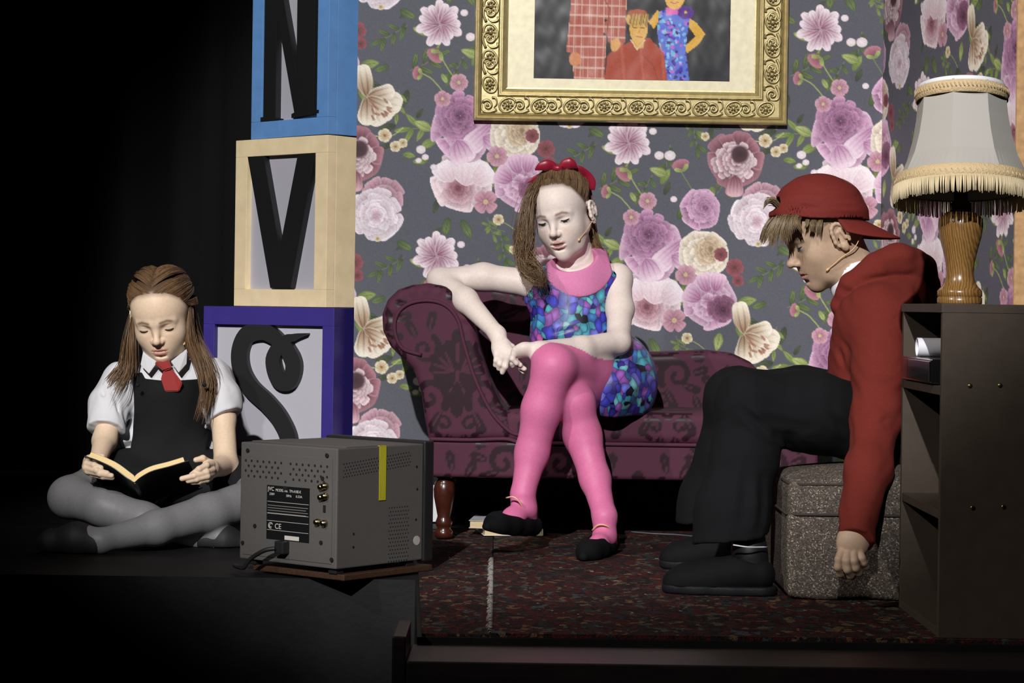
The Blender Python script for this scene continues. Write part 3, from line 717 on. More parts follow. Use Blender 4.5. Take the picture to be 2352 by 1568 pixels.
def sofa():
    D0, D1 = 5.70, 6.12
    so = empty('sofa', P(1350, 1240, 5.9), 'plum damask chaise sofa with rolled arm and turned wooden legs', 'sofa')
    XZ = lambda pts, d: [(float(P(x, y, d)[0]), float(P(x, y, d)[2])) for x, y in pts]
    arm = XZ([(985, 1010), (975, 960), (968, 905), (950, 850), (925, 825), (896, 795), (879, 760), (877, 722), (890, 688), (915, 664), (950, 653), (988, 650), (1025, 658), (1055, 678), (1076, 704), (1090, 745), (1102, 800), (1125, 870), (1150, 925), (1180, 965), (1204, 985), (1212, 1010)], D0)
    f = Field(); f.poly(arm, D0, D1 - .02, .020)
    # the padded roll is pleated round the scroll
    cx, cz = XZ([(985, 745)], D0)[0]
    f.add(lambda p: .0016 * np.cos(np.arctan2(p[:, 2] - cz, p[:, 0] - cx) * 17) * np.exp(-((np.hypot(p[:, 0] - cx, p[:, 2] - cz) - .094) / .016) ** 2) * np.clip((D0 + .05 - p[:, 1]) / .04, 0, 1) * np.clip((p[:, 2] - cz + .03) / .04, 0, 1), .01, 'd')
    a = np.array(arm); damask_part('rolled_arm', f, (a[:, 0].min() - .02, D0 - .02, a[:, 1].min() - .02), (a[:, 0].max() + .02, D1 + .02, a[:, 1].max() + .02), .0040, so)
    pipe = resample([P(*q, D0 - .002) for q in ((968, 815), (925, 800), (907, 762), (912, 722), (940, 697), (985, 690), (1025, 702), (1052, 735), (1066, 790), (1092, 872), (1128, 945), (1170, 990), (1200, 1000))], 60)
    tube_obj('piping', pipe, .0050, M_sofa, so, 8)
    back = XZ([(985, 1010), (985, 720), (1010, 660), (1060, 648), (1120, 652), (1180, 664), (1228, 690), (1270, 728), (1330, 772), (1400, 798), (1500, 808), (1560, 806), (1620, 803), (1680, 810), (1722, 830), (1750, 860), (1765, 900), (1768, 1010)], 6.03)
    f = Field(); f.poly(back, 6.00, D1, .022); b = np.array(back); damask_part('backrest', f, (b[:, 0].min() - .02, 5.97, b[:, 1].min()), (b[:, 0].max() + .02, D1 + .03, b[:, 1].max() + .02), .0046, so, (40, 60))
    xr = P(1880, 1000, D0)[0]; xl = P(986, 1050, D0)[0]; zb, zp, zt = P(1300, 1100, D0)[2], P(1300, 1014, D0)[2], P(1300, 940, 5.9)[2]
    f = Field(); f.box(((xl + xr) / 2, (D0 + D1) / 2, (zb + zp) / 2), ((xr - xl) / 2, (D1 - D0) / 2, (zp - zb) / 2), None, .008); damask_part('base', f, (xl - .02, D0 - .02, zb - .02), (xr + .02, D1 + .02, zp + .02), .0050, so, (90, 30))
    x2 = P(1160, 1000, D0)[0]; f = Field(); f.box(((x2 + xr) / 2, (D0 + 6.02) / 2, (zp + zt) / 2), ((xr - x2) / 2 + .005, (6.02 - D0) / 2 + .003, (zt - zp) / 2 + .006), None, .026)
    damask_part('seat_cushion', f, (x2 - .02, D0 - .02, zp - .03), (xr + .03, 6.05, zt + .04), .0046, so, (10, 0))
    tube_obj('piping', resample([P(986, 1008, D0 - .003), P(1080, 1010, D0 - .003), P(1160, 1008, D0 - .003), P(1200, 1016, D0 - .003), P(1300, 1018, D0 - .003), P(1500, 1021, D0 - .003), P(1880, 1026, D0 - .003)], 50), .0050, M_sofa, so, 8)
    ML = mat('dark_mahogany', srgb(64, 28, 18), .3, coat=.5, noise=(30, .3)); zb = float(zb)
    for x, d in ((1021, 5.745), (1840, 5.745), (1030, 6.07), (1830, 6.07)):
        p = P(x, 1100, d); k = zb / .155
        prof = [(.0, .007), (.020, .007), (.0235, .014), (.0225, .024), (.0165, .030), (.0200, .036), (.0220, .044), (.0185, .052), (.0165, .058), (.0210, .080), (.0265, .105), (.0275, .122), (.0245, .138), (.0165, .147), (.0215, .151), (.0215, .156), (0, .156)]
        lathe_obj('leg', [(r, .007 + (z - .007) * (zb - .004) / .149) for r, z in prof], ML, so, 32, (p[0], p[1], 0))
sofa()

# ================================================================= alphabet blocks stacked on the left
def letter_block(name, corner_px, corner_d, w_front, w_side, z0, z1, ang, color, border, letter, label):
    """corner: nearest vertical edge; front face runs left from it at angle ang, side face runs right/back"""
    c = P(corner_px, 700, corner_d); a = math.radians(ang); kl = (w_front - CX) / FPX; w_front = (c[0] - kl * c[1]) / (math.cos(a) + kl * math.sin(a)); fx = V(-math.cos(a), math.sin(a), 0); sx = V(math.sin(a), math.cos(a), 0)
    root = empty(name, (c[0], c[1], z0), label, 'toy block', 'alphabet blocks stacked beside the wall')
    m = mat(letter + '_block_paint', srgb(*color), .5, noise=(26, .06)); mp = mat('lilac_grey_panel', srgb(176, 174, 184), .6); ml = mat('black_letter', (.010, .010, .011), .5)
    M = frame_mat(V(c[0], c[1], z0), -fx, sx, V(0, 0, 1))      # local x: -w_front..0, y: back, z: up
    h = z1 - z0; bl, bt = border
    box_obj('body', (-w_front, .030, 0), (0, w_side, h), m, root, M, .002)
    for nm, lo, hi in (('rail', (-w_front, 0, 0), (0, .030, bt)), ('rail', (-w_front, 0, h - bt), (0, .030, h)), ('stile', (-w_front, 0, bt), (-w_front + bl, .030, h - bt)), ('stile', (-bl, 0, bt), (0, .030, h - bt))): box_obj(nm, lo, hi, m, root, M, .0012)
    box_obj('panel', (-w_front + bl, .018, bt), (-bl, .0299, h - bt), mp, root, M)
    ow, oh = w_front - 2 * bl, h - 2 * bt; MM = M @ frame_mat(V(-w_front + bl, .018, bt), V(1, 0, 0), V(0, 0, 1), V(0, -1, 0))
    if letter == 'S':
        p = np.array([(.86, .955), (.74, .935), (.66, .90), (.735, .78), (.70, .685), (.60, .69), (.545, .80), (.60, .89), (.56, .93), (.44, .965), (.30, .94), (.235, .85), (.25, .74), (.34, .64), (.50, .55), (.62, .46), (.70, .34), (.66, .20), (.54, .10), (.38, .08), (.26, .14), (.24, .24), (.34, .28)])
        q = resample(p * V(ow, oh), 150); wd = np.interp(np.linspace(0, 1, 150), [0, .05, .12, .25, .33, .42, .6, .9, 1], [.002, .010, .024, .023, .019, .025, .026, .024, .012])
        v = np.vstack([np.column_stack([q, np.full(150, z_)]) for z_ in (.001,)]); t = np.gradient(q, axis=0); t /= np.linalg.norm(t, axis=1)[:, None] + 1e-9; n = np.stack([-t[:, 1], t[:, 0]], 1)
        A, B = q + n * wd[:, None], q - n * wd[:, None]; rng = np.linspace(.019, .0155, 150)
        vt = np.concatenate([np.column_stack([A, np.full(150, .0)]), np.column_stack([B, np.full(150, .0)]), np.column_stack([B, rng]), np.column_stack([A, rng])]); fc = []
        for i in range(149):
            for k in range(4): fc.append([k * 150 + i, ((k + 1) % 4) * 150 + i, ((k + 1) % 4) * 150 + i + 1, k * 150 + i + 1])
        fc += [[0, 450, 300, 150], [149, 299, 449, 599]]
        mesh_obj('letter', np.array([list(MM @ Vector(x)) for x in vt]), fc, ml, root, False)
    else:
        if letter == 'V': poly = [(.01, 1.0), (.25, 1.0), (.505, .30), (.75, 1.0), (1.0, 1.0), (.67, .01), (.375, .01)]
        else: poly = [(-.02, .0), (-.02, .035), (.03, .035), (.03, 1.0), (.34, 1.0), (.63, .34), (.63, 1.0), (.95, 1.0), (.95, .055), (1.04, .055), (1.04, .03), (.55, .01), (.55, .04), (.60, .05), (.26, .80), (.26, .02), (.32, .015), (.30, .0)]
        prism_obj('letter', [(x * ow, y * oh) for x, y in poly], .019, MM, ml, root, .0006)
    return root
zS = P(620, 705, 6.2)[2]; zV = P(750, 309, 6.2)[2]
letter_block('alphabet_block', 768, 6.17, 468, .36, 0.0, zS, 24, (50, 38, 124), (.036, .050), 'S', 'purple-blue letter S block at the bottom of the stack')
letter_block('alphabet_block', 748, 6.20, 537, .345, zS + .0015, zV, 45, (240, 218, 176), (.052, .048), 'V', 'cream letter V block in the middle of the stack')
letter_block('alphabet_block', 747, 6.195, 571, .345, zV + .0015, zV + .47, 47, (100, 148, 206), (.050, .048), 'N', 'light blue letter N block on top of the stack')

# ================================================================= monitor standing with its back to the audience
def text_obj(name, s, size, M, m, parent, thick=.0002, width=None):
    cu = bpy.data.curves.new(name, 'FONT'); cu.body = s; cu.size = size; cu.extrude = thick
    o = bpy.data.objects.new(name, cu); COL.objects.link(o); dg = bpy.context.evaluated_depsgraph_get(); me = bpy.data.meshes.new_from_object(o.evaluated_get(dg))
    bpy.data.objects.remove(o); bpy.data.curves.remove(cu)
    if width:
        xs = [v.co.x for v in me.vertices]; k = width / max(1e-6, max(xs) - min(xs)); me.transform(Matrix.Diagonal((k, 1, 1, 1)))
    me.transform(M); me.materials.clear(); return link(me, name, parent, m)
def monitor():
    zb = .030; c = P(772, 1316, (CAMZ - .022) * FPX / unroll(772, 1316)[1]); d0 = c[1]; h = P(771, 1030, d0)[2] - zb
    bx, sx = V(-.77, .638, 0), V(.638, .77, 0)
    root = empty('monitor', (c[0], c[1], .02), 'grey metal cased monitor seen from the back on a wooden board', 'monitor')
    mg = mat('grey_metal_case', srgb(82, 79, 77), .6, noise=(420, .07), bump=(600, .2, .0004)); mk = mat('black_plastic', (.010, .010, .011), .5); mh = mat('vent_shadow', (.004, .004, .004), .9); mc = mat('nickel_socket', srgb(180, 165, 130), .25, 1.0); mw = mat('white_print', srgb(190, 186, 180), .7)
    W_, L_ = .298, .304; Lc = L_ - .030
    M = frame_mat(V(c[0], c[1], zb), bx, sx, V(0, 0, 1))       # x along the back towards the left, y along the side to the screen
    bm = bmesh.new(); box_bm(bm, (0, 0, 0), (W_, Lc, h), M, .003); bm_obj('casing', bm, mg, root)
    box_obj('front_bezel', (-.006, Lc, -.004), (W_ + .006, L_, h + .006), mk, root, M, .004)
    box_obj('lid_plate', (.004, .03, h), (W_ - .004, Lc * .55, h + .002), mg, root, M, .0008)
    box_obj('rear_panel', (.014, -.0016, .010), (W_ - .010, -.0001, h - .022), mg, root, M, .0006)
    def dots(name, pts, r, face, m, n=8, th=.0006):
        parts = []
        for u, w_ in pts:
            ring = [(u + math.cos(k * 6.283 / n) * r, w_ + math.sin(k * 6.283 / n) * r) for k in range(n)]
            q = [M @ Vector((a, -.0017, b)) for a, b in ring] + [M @ Vector((a, -.0017 - th, b)) for a, b in ring] if face == 'b' else [M @ Vector((-.0001, a, b)) for a, b in ring] + [M @ Vector((-.0001 - th, a, b)) for a, b in ring]
            parts.append((np.array([list(x) for x in q]), [list(range(n, 2 * n))] + [[k, (k + 1) % n, n + (k + 1) % n, n + k] for k in range(n)]))
        v, f = join_arrays(parts); o = mesh_obj(name, v, f, m, root, False); tag(o, kind='stuff')
    pts = []
    for u0, n_ in ((W_ - .018, 7), (W_ * .47, 7)):
        for r_ in range(4):
            for k in range(n_ - (r_ % 2)): pts.append((u0 - k * .0185 - (r_ % 2) * .0092, h - .040 - r_ * .0112))
    pts += [(W_ * .60 - k * .0145, h - .095) for k in range(3)] + [(W_ * .42 - k * .0145, h - .096) for k in range(2)] + [(W_ * .52, h - .080)]
    dots('vent_hole', pts, .0030, 'b', mh); dots('screw', [(W_ - .024, h - .018), (.030, h - .016), (.042, h - .066), (W_ - .05, .075), (.044, .054), (W_ - .012, .035), (.012, .020), (W_ * .52, h - .094)], .0048, 'b', mk, 10, .002)
    sp = [(Lc * .07 + k * .0086 + (r_ % 2) * .0043, h - .034 - r_ * .0070 + k * .0007) for r_ in range(5) for k in range(25)]
    sp += [(Lc * .60 + k * .0083 + (r_ % 2) * .0041, h * .47 - r_ * .0084) for r_ in range(15) for k in range(8)]
    dots('side_vent', sp, .0018, 's', mh, 6, .0003)
    dots('side_screw', [(Lc * .92, h - .05), (Lc * .93, h - .10), (Lc * .92, h * .35), (Lc * .19, h * .28), (Lc * .19, h * .17)], .0030, 's', mk, 8, .0006); dots('side_recess', [(Lc * .93, h * .17)], .0105, 's', mat('pale_recess', srgb(170, 165, 158), .6), 16, .0012)
    for u, w_ in ((.041, h - .084), (.031, h - .081), (.041, h - .106), (.030, h - .103), (.052, .098), (.032, .097)):
        a = M @ Vector((u, -.001, w_)); b = M @ Vector((u, -.014, w_)); tube_obj('socket', [list(a), list(a.lerp(b, .5)), list(a.lerp(b, .55)), list(b)], [.0072, .0072, .0052, .0052], mc, root, 14)
    box_obj('switch', (.032, -.004, h - .138), (.038, -.001, h - .123), mk, root, M)
    # rating plate
    lx1, lx0, lz0, lz1 = W_ * .71, W_ * .27, .050, .168
    pl = box_obj('rating_plate', (lx0, -.0024, lz0), (lx1, -.0014, lz1), mat('black_label', (.006, .006, .007), .4), root, M)
    T = lambda u, w_: M @ frame_mat(V(u, -.0025, w_), V(-1, 0, 0), V(0, 0, 1), V(0, -1, 0))
    text_obj('lettering', 'JVC', .0125, T(lx1 - .003, lz1 - .012), mw, pl, width=.020); text_obj('lettering', 'MODEL No.  TM-A10E-K', .0085, T(lx1 - .027, lz1 - .0125), mw, pl, width=.078)
    text_obj('lettering', '230V', .0072, T(lx1 - .008, lz1 - .0215), mw, pl, width=.016); text_obj('lettering', '50Hz', .0072, T(lx1 - .060, lz1 - .0225), mw, pl, width=.016); text_obj('lettering', '0.33A', .0072, T(lx1 - .090, lz1 - .0225), mw, pl, width=.019)
    for w_ in (lz1 - .036, lz1 - .062, lz1 - .078, lz1 - .098): box_obj('rule', (lx0 + .002, -.0027, w_), (lx1 - .002, -.0023, w_ + .0008), mw, pl, M)
    text_obj('lettering', 'CE', .0165, T(lx1 - .026, lz1 - .094), mw, pl, width=.019)
    for a0, a1, r_ in ((.3, 5.2, .0062), (1.0, 5.6, .0034)):
        q = [M @ Vector((lx1 - .013 - math.cos(t) * r_, -.0028, lz1 - .088 + math.sin(t) * r_ * 1.05)) for t in np.linspace(a0, a1, 14)]; tube_obj('safety_mark', [list(x) for x in q], .0008, mw, pl, 5)
    for k in range(4): box_obj('small_print', (lx0 + .004 + (.006 if k % 2 else 0), -.0027, lz1 - .0445 - k * .0055), (lx1 - .003, -.0023, lz1 - .0432 - k * .0055), mat('grey_print', srgb(120, 116, 112), .7), pl, M)
    box_obj('serial_sticker', (lx0 + .030, -.0030, lz0 + .002), (lx0 + .074, -.0022, lz0 + .011), mw, pl, M)
    # yellow tape over the side
    mt = mat('yellow_striped_tape', srgb(170, 165, 40), .5, noise=(8, .1))
    bm = bmesh.new(); y0 = Lc * .47
    for k in range(4):
        box_bm(bm, (-.0022, y0 + k * .0056, h - .118), (-.0012, y0 + k * .0056 + .0048, h + .0012), M); box_bm(bm, (-.0022, y0 + k * .0056, h + .0004), (.05, y0 + k * .0056 + .0048, h + .0014), M)
    o = bm_obj('tape', bm, mt, root); tag(o, kind='stuff')
    for u, v_ in ((.02, .02), (W_ - .03, .02), (.02, Lc - .03), (W_ - .03, Lc - .03)): box_obj('foot', (u - .012, v_ - .012, -.012), (u + .012, v_ + .012, .0005), mk, root, M, .002)
    box_obj('mains_plug', (W_ * .47, -.022, .022), (W_ * .56, -.001, .050), mk, root, M, .003)
    q = [M @ Vector(x) for x in ((W_ * .54, -.024, .034), (W_ * .62, -.035, .028), (W_ * .74, -.04, .008), (W_ * .80, -.042, -.012), (W_ * .86, -.04, -.014), (W_ * .98, -.02, -.0145))]; tube_obj('mains_cable', resample([list(x) for x in q], 30), .0048, mk, root, 8)
    # board under the set
    mb = mat('worn_oak_board', srgb(62, 42, 28), .5, noise=(40, .3), scale_xyz=(1, 6, 6)); A = M @ Vector((-.02, -.008, 0))
    bd = box_obj('wooden_board', (-.012, .012, -.0248), (W_ - .03, L_ - .008, -.0122), mb, None, M, .002); tag(bd, 'flat brown wooden board lying under the monitor', 'board')
monitor()

# ================================================================= framed photograph on the wall
def picture():
    D = WALL_D; ctr = P(1447, 60, D); root = empty('picture_frame', (ctr[0], D - .02, P(1447, 285, D)[2]), 'ornate gold picture frame with family photograph hung above the sofa', 'picture')
    mg = mat('gilt', srgb(196, 180, 132), .36, .65, noise=(60, .12), bump=(140, .15, .0010)); md = mat('gilt_mat', srgb(216, 208, 178), .5, .3, noise=(50, .08))
    p0, p1 = P(1088, 280, D), P(1806, 286, D); x0, x1, z0 = p0[0], p1[0], (p0[2] + p1[2]) / 2; z1 = z0 + .62
    R = Matrix.Translation(((x0 + x1) / 2, D, (z0 + z1) / 2)) @ Matrix.Rotation(math.radians(0.15), 4, 'Y') @ Matrix.Translation((-(x0 + x1) / 2, -D, -(z0 + z1) / 2))
    # moulding profile: (inset from the outer edge, projection from wall)
    prof = [(0, .0015), (0, .022), (.003, .028), (.007, .029), (.009, .024), (.011, .0245), (.016, .030), (.018, .028), (.020, .0185), (.022, .0165), (.065, .0165), (.067, .020), (.070, .025), (.073, .025), (.075, .021), (.077, .021), (.080, .024), (.084, .022), (.088, .014), (.092, .013)]
    bm = bmesh.new(); rings = []
    for ins, pr in prof: rings.append([bm.verts.new(R @ Vector((x, D - pr, z))) for x, z in ((x0 + ins, z0 + ins), (x1 - ins, z0 + ins), (x1 - ins, z1 - ins), (x0 + ins, z1 - ins))])
    for a, b in zip(rings[:-1], rings[1:]):
        for k in range(4): bm.faces.new([a[k], a[(k + 1) % 4], b[(k + 1) % 4], b[k]])
    bm_obj('moulding', bm, mg, root)
    # one carved ornament (scroll and oval rosette), repeated round the frame
    def orn():
        parts = []
        t = np.linspace(0, 1, 18); a = 2.6 - t * 7.2; r = .0095 * (1 - t * .80); parts.append(tube_arrays(np.stack([-.022 + np.cos(a) * r, np.full(18, -.0025), -.001 + np.sin(a) * r], 1), np.linspace(.0026, .0016, 18), 6))
        parts.append(tube_arrays(resample([(-.031, -.001, .004), (-.030, -.003, -.010), (-.018, -.003, -.0125), (-.006, -.002, -.008)], 12), np.linspace(.0008, .0026, 12), 6))
        parts.append(tube_arrays(resample([(-.014, -.001, .012), (-.008, -.003, .011), (-.006, -.003, .002), (-.011, -.002, -.005)], 12), np.linspace(.0024, .0008, 12), 6))
        aa = np.linspace(0, 6.283, 22, endpoint=False); parts.append(tube_arrays(np.stack([.012 + np.cos(aa) * .0150 * .9 + np.sin(aa) * .003, np.full(22, -.002), np.sin(aa) * .0118], 1), .0019, 6, True))
        for k in range(8): b = k * .785; parts.append(lathe_ball((.012 + math.cos(b) * .0075, -.003, math.sin(b) * .0062), .0027))
        parts.append(lathe_ball((.012, -.0045, 0), .0042)); parts.append(lathe_ball((-.022, -.004, -.001), .0032)); return join_arrays(parts)
    def lathe_ball(c, r):
        bm = bmesh.new(); bmesh.ops.create_icosphere(bm, subdivisions=1, radius=r); v = np.array([x.co[:] for x in bm.verts]) + np.array(c); bm.verts.index_update(); f = [[q.index for q in x.verts] for x in bm.faces]; bm.free(); return v, f
    v, f = orn(); o0 = mesh_obj('carved_ornament', v, f, mg, None); me = o0.data; bpy.data.objects.remove(o0)
    def place(x, z, ang, s=1.62):
        o = bpy.data.objects.new('carved_ornament', me); COL.objects.link(o); o.parent = root; o.matrix_parent_inverse = Matrix.Translation(root.location).inverted(); o.matrix_basis = R @ Matrix.Translation((x, D - .0165, z)) @ Matrix.Rotation(ang, 4, 'Y') @ Matrix.Scale(s, 4)
    ins = .0435; n = 9; xs = np.linspace(x0 + ins + .030, x1 - ins - .035, n)
    for x in xs: place(x, z0 + ins, 0)
    nz = 7; zs = np.linspace(z0 + ins + .075, z1 - ins - .03, nz)
    for z in zs: place(x0 + ins, z, math.pi / 2); place(x1 - ins, z, -math.pi / 2)
    # gilt mount and photograph
    q0, q1 = P(1226, 182, D), P(1675, 187, D); i0, i1, iz = q0[0], q1[0], (q0[2] + q1[2]) / 2; ztop = z1 - .16
    bm = bmesh.new(); ins = .091; o_ = [(x0 + ins, z0 + ins), (x1 - ins, z0 + ins), (x1 - ins, z1 - ins), (x0 + ins, z1 - ins)]; n_ = [(i0, iz), (i1, iz), (i1, ztop), (i0, ztop)]
    A = [bm.verts.new(R @ Vector((x, D - .0125, z))) for x, z in o_]; B = [bm.verts.new(R @ Vector((x, D - .0125, z))) for x, z in n_]; C = [bm.verts.new(R @ Vector((x, D - .0095, z))) for x, z in n_]
    for k in range(4): bm.faces.new([A[k], A[(k + 1) % 4], B[(k + 1) % 4], B[k]]); bm.faces.new([B[k], B[(k + 1) % 4], C[(k + 1) % 4], C[k]])
    bm_obj('mount', bm, md, root)
    c = paint_photo(); hh, ww = c.h, c.w; sx = 2.2; nx, ny = int(ww / sx), int(hh / sx); u = np.linspace(0, ww - 1, nx); vv = np.linspace(0, hh - 1, ny); U, W2 = np.meshgrid(u, vv); col = c.sample(U, W2).reshape(-1, 3)
    kx = (i1 - i0) / ww; X = i0 + U * kx; Z = iz + (hh - W2) * kx; wr = .0006 * snoise(np.stack([X.ravel() * 1.0, X.ravel() * 0, Z.ravel()], 1), 14, 77) + .0002 * snoise(np.stack([X.ravel(), X.ravel() * 0, Z.ravel()], 1), 30, 78)
    vt = np.stack([X.ravel(), D - .0088 + wr, Z.ravel()], 1); I, J = np.meshgrid(np.arange(ny - 1), np.arange(nx - 1), indexing='ij'); f = np.stack([I * nx + J, (I + 1) * nx + J, (I + 1) * nx + J + 1, I * nx + J + 1], -1).reshape(-1, 4)
    mesh_obj('photograph', vt, f, mat('glossy_photo_print', attr='col', rough=.28, spec=.6), root, True, lin(col))
def paint_photo():
    """three people in front of a dark sheet: plaid suit, red hoodie, blue dress"""
    W_, H_ = 450, 330; y0 = H_ - 184; c = Canvas(W_, H_, (46, 46, 50)); X = lambda pts: [(x - 1226, y + y0) for x, y in pts]; r = random.Random(3)
    for i in range(26): c.disc(r.random() * W_, r.random() * H_, r.uniform(8, 40), r.uniform(20, 70), (r.choice([70, 58, 30, 36]),) * 3, ang=r.uniform(-.4, .4), soft=26, alpha=.5)
    RED, PALE = (178, 92, 76), (222, 190, 176)
    suit = X([(1314, -60), (1420, -60), (1437, 0), (1436, 92), (1420, 128), (1396, 96), (1392, 70), (1388, 184), (1318, 184), (1312, 124), (1300, 122)]); c.polyf(suit, RED)
    keep = c.a.copy()
    for x in range(1302, 1440, 17): c.line(X([(x, -60), (x - 3, 184)]), 2.2, PALE, .8); c.line(X([(x + 5, -60), (x + 2, 184)]), 1.2, PALE, .6)
    for y in range(-60, 184, 24): c.line(X([(1296, y), (1440, y + 3)]), 4.5, PALE, .75)
    m = Canvas(W_, H_, (0, 0, 0)); m.polyf(suit, (1, 1, 1)); c.a = np.where(m.a > .5, c.a, keep)
    c.line(X([(1350, -60), (1398, 20), (1392, 100)]), 1.6, (120, 56, 48)); c.disc(*X([(1389, 48)])[0], 3, 3, (50, 40, 44)); c.disc(*X([(1387, 80)])[0], 3, 3, (50, 40, 44)); c.disc(*X([(1320, 138)])[0], 14, 16, (214, 140, 96))
    # girl
    SK = (226, 176, 70); c.polyf(X([(1508, 22), (1488, 50), (1500, 66), (1520, 36)]), SK); c.polyf(X([(1580, 38), (1600, 52), (1619, 76), (1604, 100), (1578, 120), (1568, 108), (1596, 82), (1572, 48)]), SK)
    dress = X([(1512, 26), (1530, 20), (1560, 18), (1586, 26), (1578, 70), (1574, 110), (1584, 186), (1530, 186), (1516, 120), (1508, 70)]); c.polyf(dress, (96, 120, 214)); keep = c.a.copy()
    for i in range(190):
        x, y = r.uniform(1505, 1590), r.uniform(18, 188); c.petal(*X([(x, y)])[0], r.random() * 6.28, r.uniform(6, 15), r.uniform(2, 5), *[r.choice([(70, 60, 180), (120, 190, 226), (90, 110, 220), (190, 110, 210), (60, 40, 130), (150, 200, 240)])] * 2)
    m = Canvas(W_, H_, (0, 0, 0)); m.polyf(dress, (1, 1, 1)); c.a = np.where(m.a > .5, c.a, keep)
    c.polyf(X([(1526, 16), (1564, 14), (1566, 30), (1530, 34)]), (224, 110, 180)); c.polyf(X([(1538, -20), (1556, -20), (1558, 18), (1536, 18)]), SK); c.disc(*X([(1547, -8)])[0], 23, 28, (232, 182, 92)); c.line(X([(1538, 4), (1547, 7), (1556, 4)]), 2, (190, 90, 80))
    for k in range(7): a = k * .9; c.disc(*X([(1573 + math.cos(a) * 10, 27 + math.sin(a) * 8)])[0], 9, 8, (74, 30, 120), (96, 44, 150))
    c.disc(*X([(1573, 27)])[0], 3, 3, (220, 190, 60))
    # boy in front
    c.polyf(X([(1440, 100), (1452, 88), (1490, 86), (1508, 104), (1524, 122), (1534, 186), (1388, 186), (1394, 130), (1410, 112)]), (172, 74, 52)); c.polyf(X([(1452, 60), (1480, 60), (1478, 110), (1462, 112), (1450, 94)]), (222, 172, 84)); c.line(X([(1448, 92), (1462, 114), (1480, 92)]), 2.5, (226, 210, 180))
    c.disc(*X([(1465, 66)])[0], 21, 31, (226, 178, 92)); c.disc(*X([(1462, 44)])[0], 26, 20, (212, 170, 90)); c.disc(*X([(1462, 30)])[0], 22, 9, (176, 84, 50))
    for k in range(16): x = 1444 + k * 2.6; c.line(X([(x + 4, 32), (x, 52 + (k % 4) * 3)]), 2.4, r.choice([(96, 74, 44), (206, 166, 84), (150, 116, 62)]))
    for x in (1457, 1474): c.line(X([(x - 4, 64), (x + 4, 64)]), 2, (110, 70, 40))
    c.line(X([(1466, 68), (1469, 76)]), 1.5, (190, 130, 64)); c.line(X([(1461, 84), (1474, 85)]), 2.2, (184, 106, 76)); c.disc(*X([(1412, 104)])[0], 11, 15, (222, 166, 96), ang=.3); c.line(X([(1470, 120), (1500, 150), (1512, 186)]), 3, (140, 56, 40), .6)
    for x in (1426, 1470, 1518): c.line(X([(x, 100), (x + 8, 184)]), 6, (214, 130, 108), .3)
    c.noise(.03, 5); return c
picture()

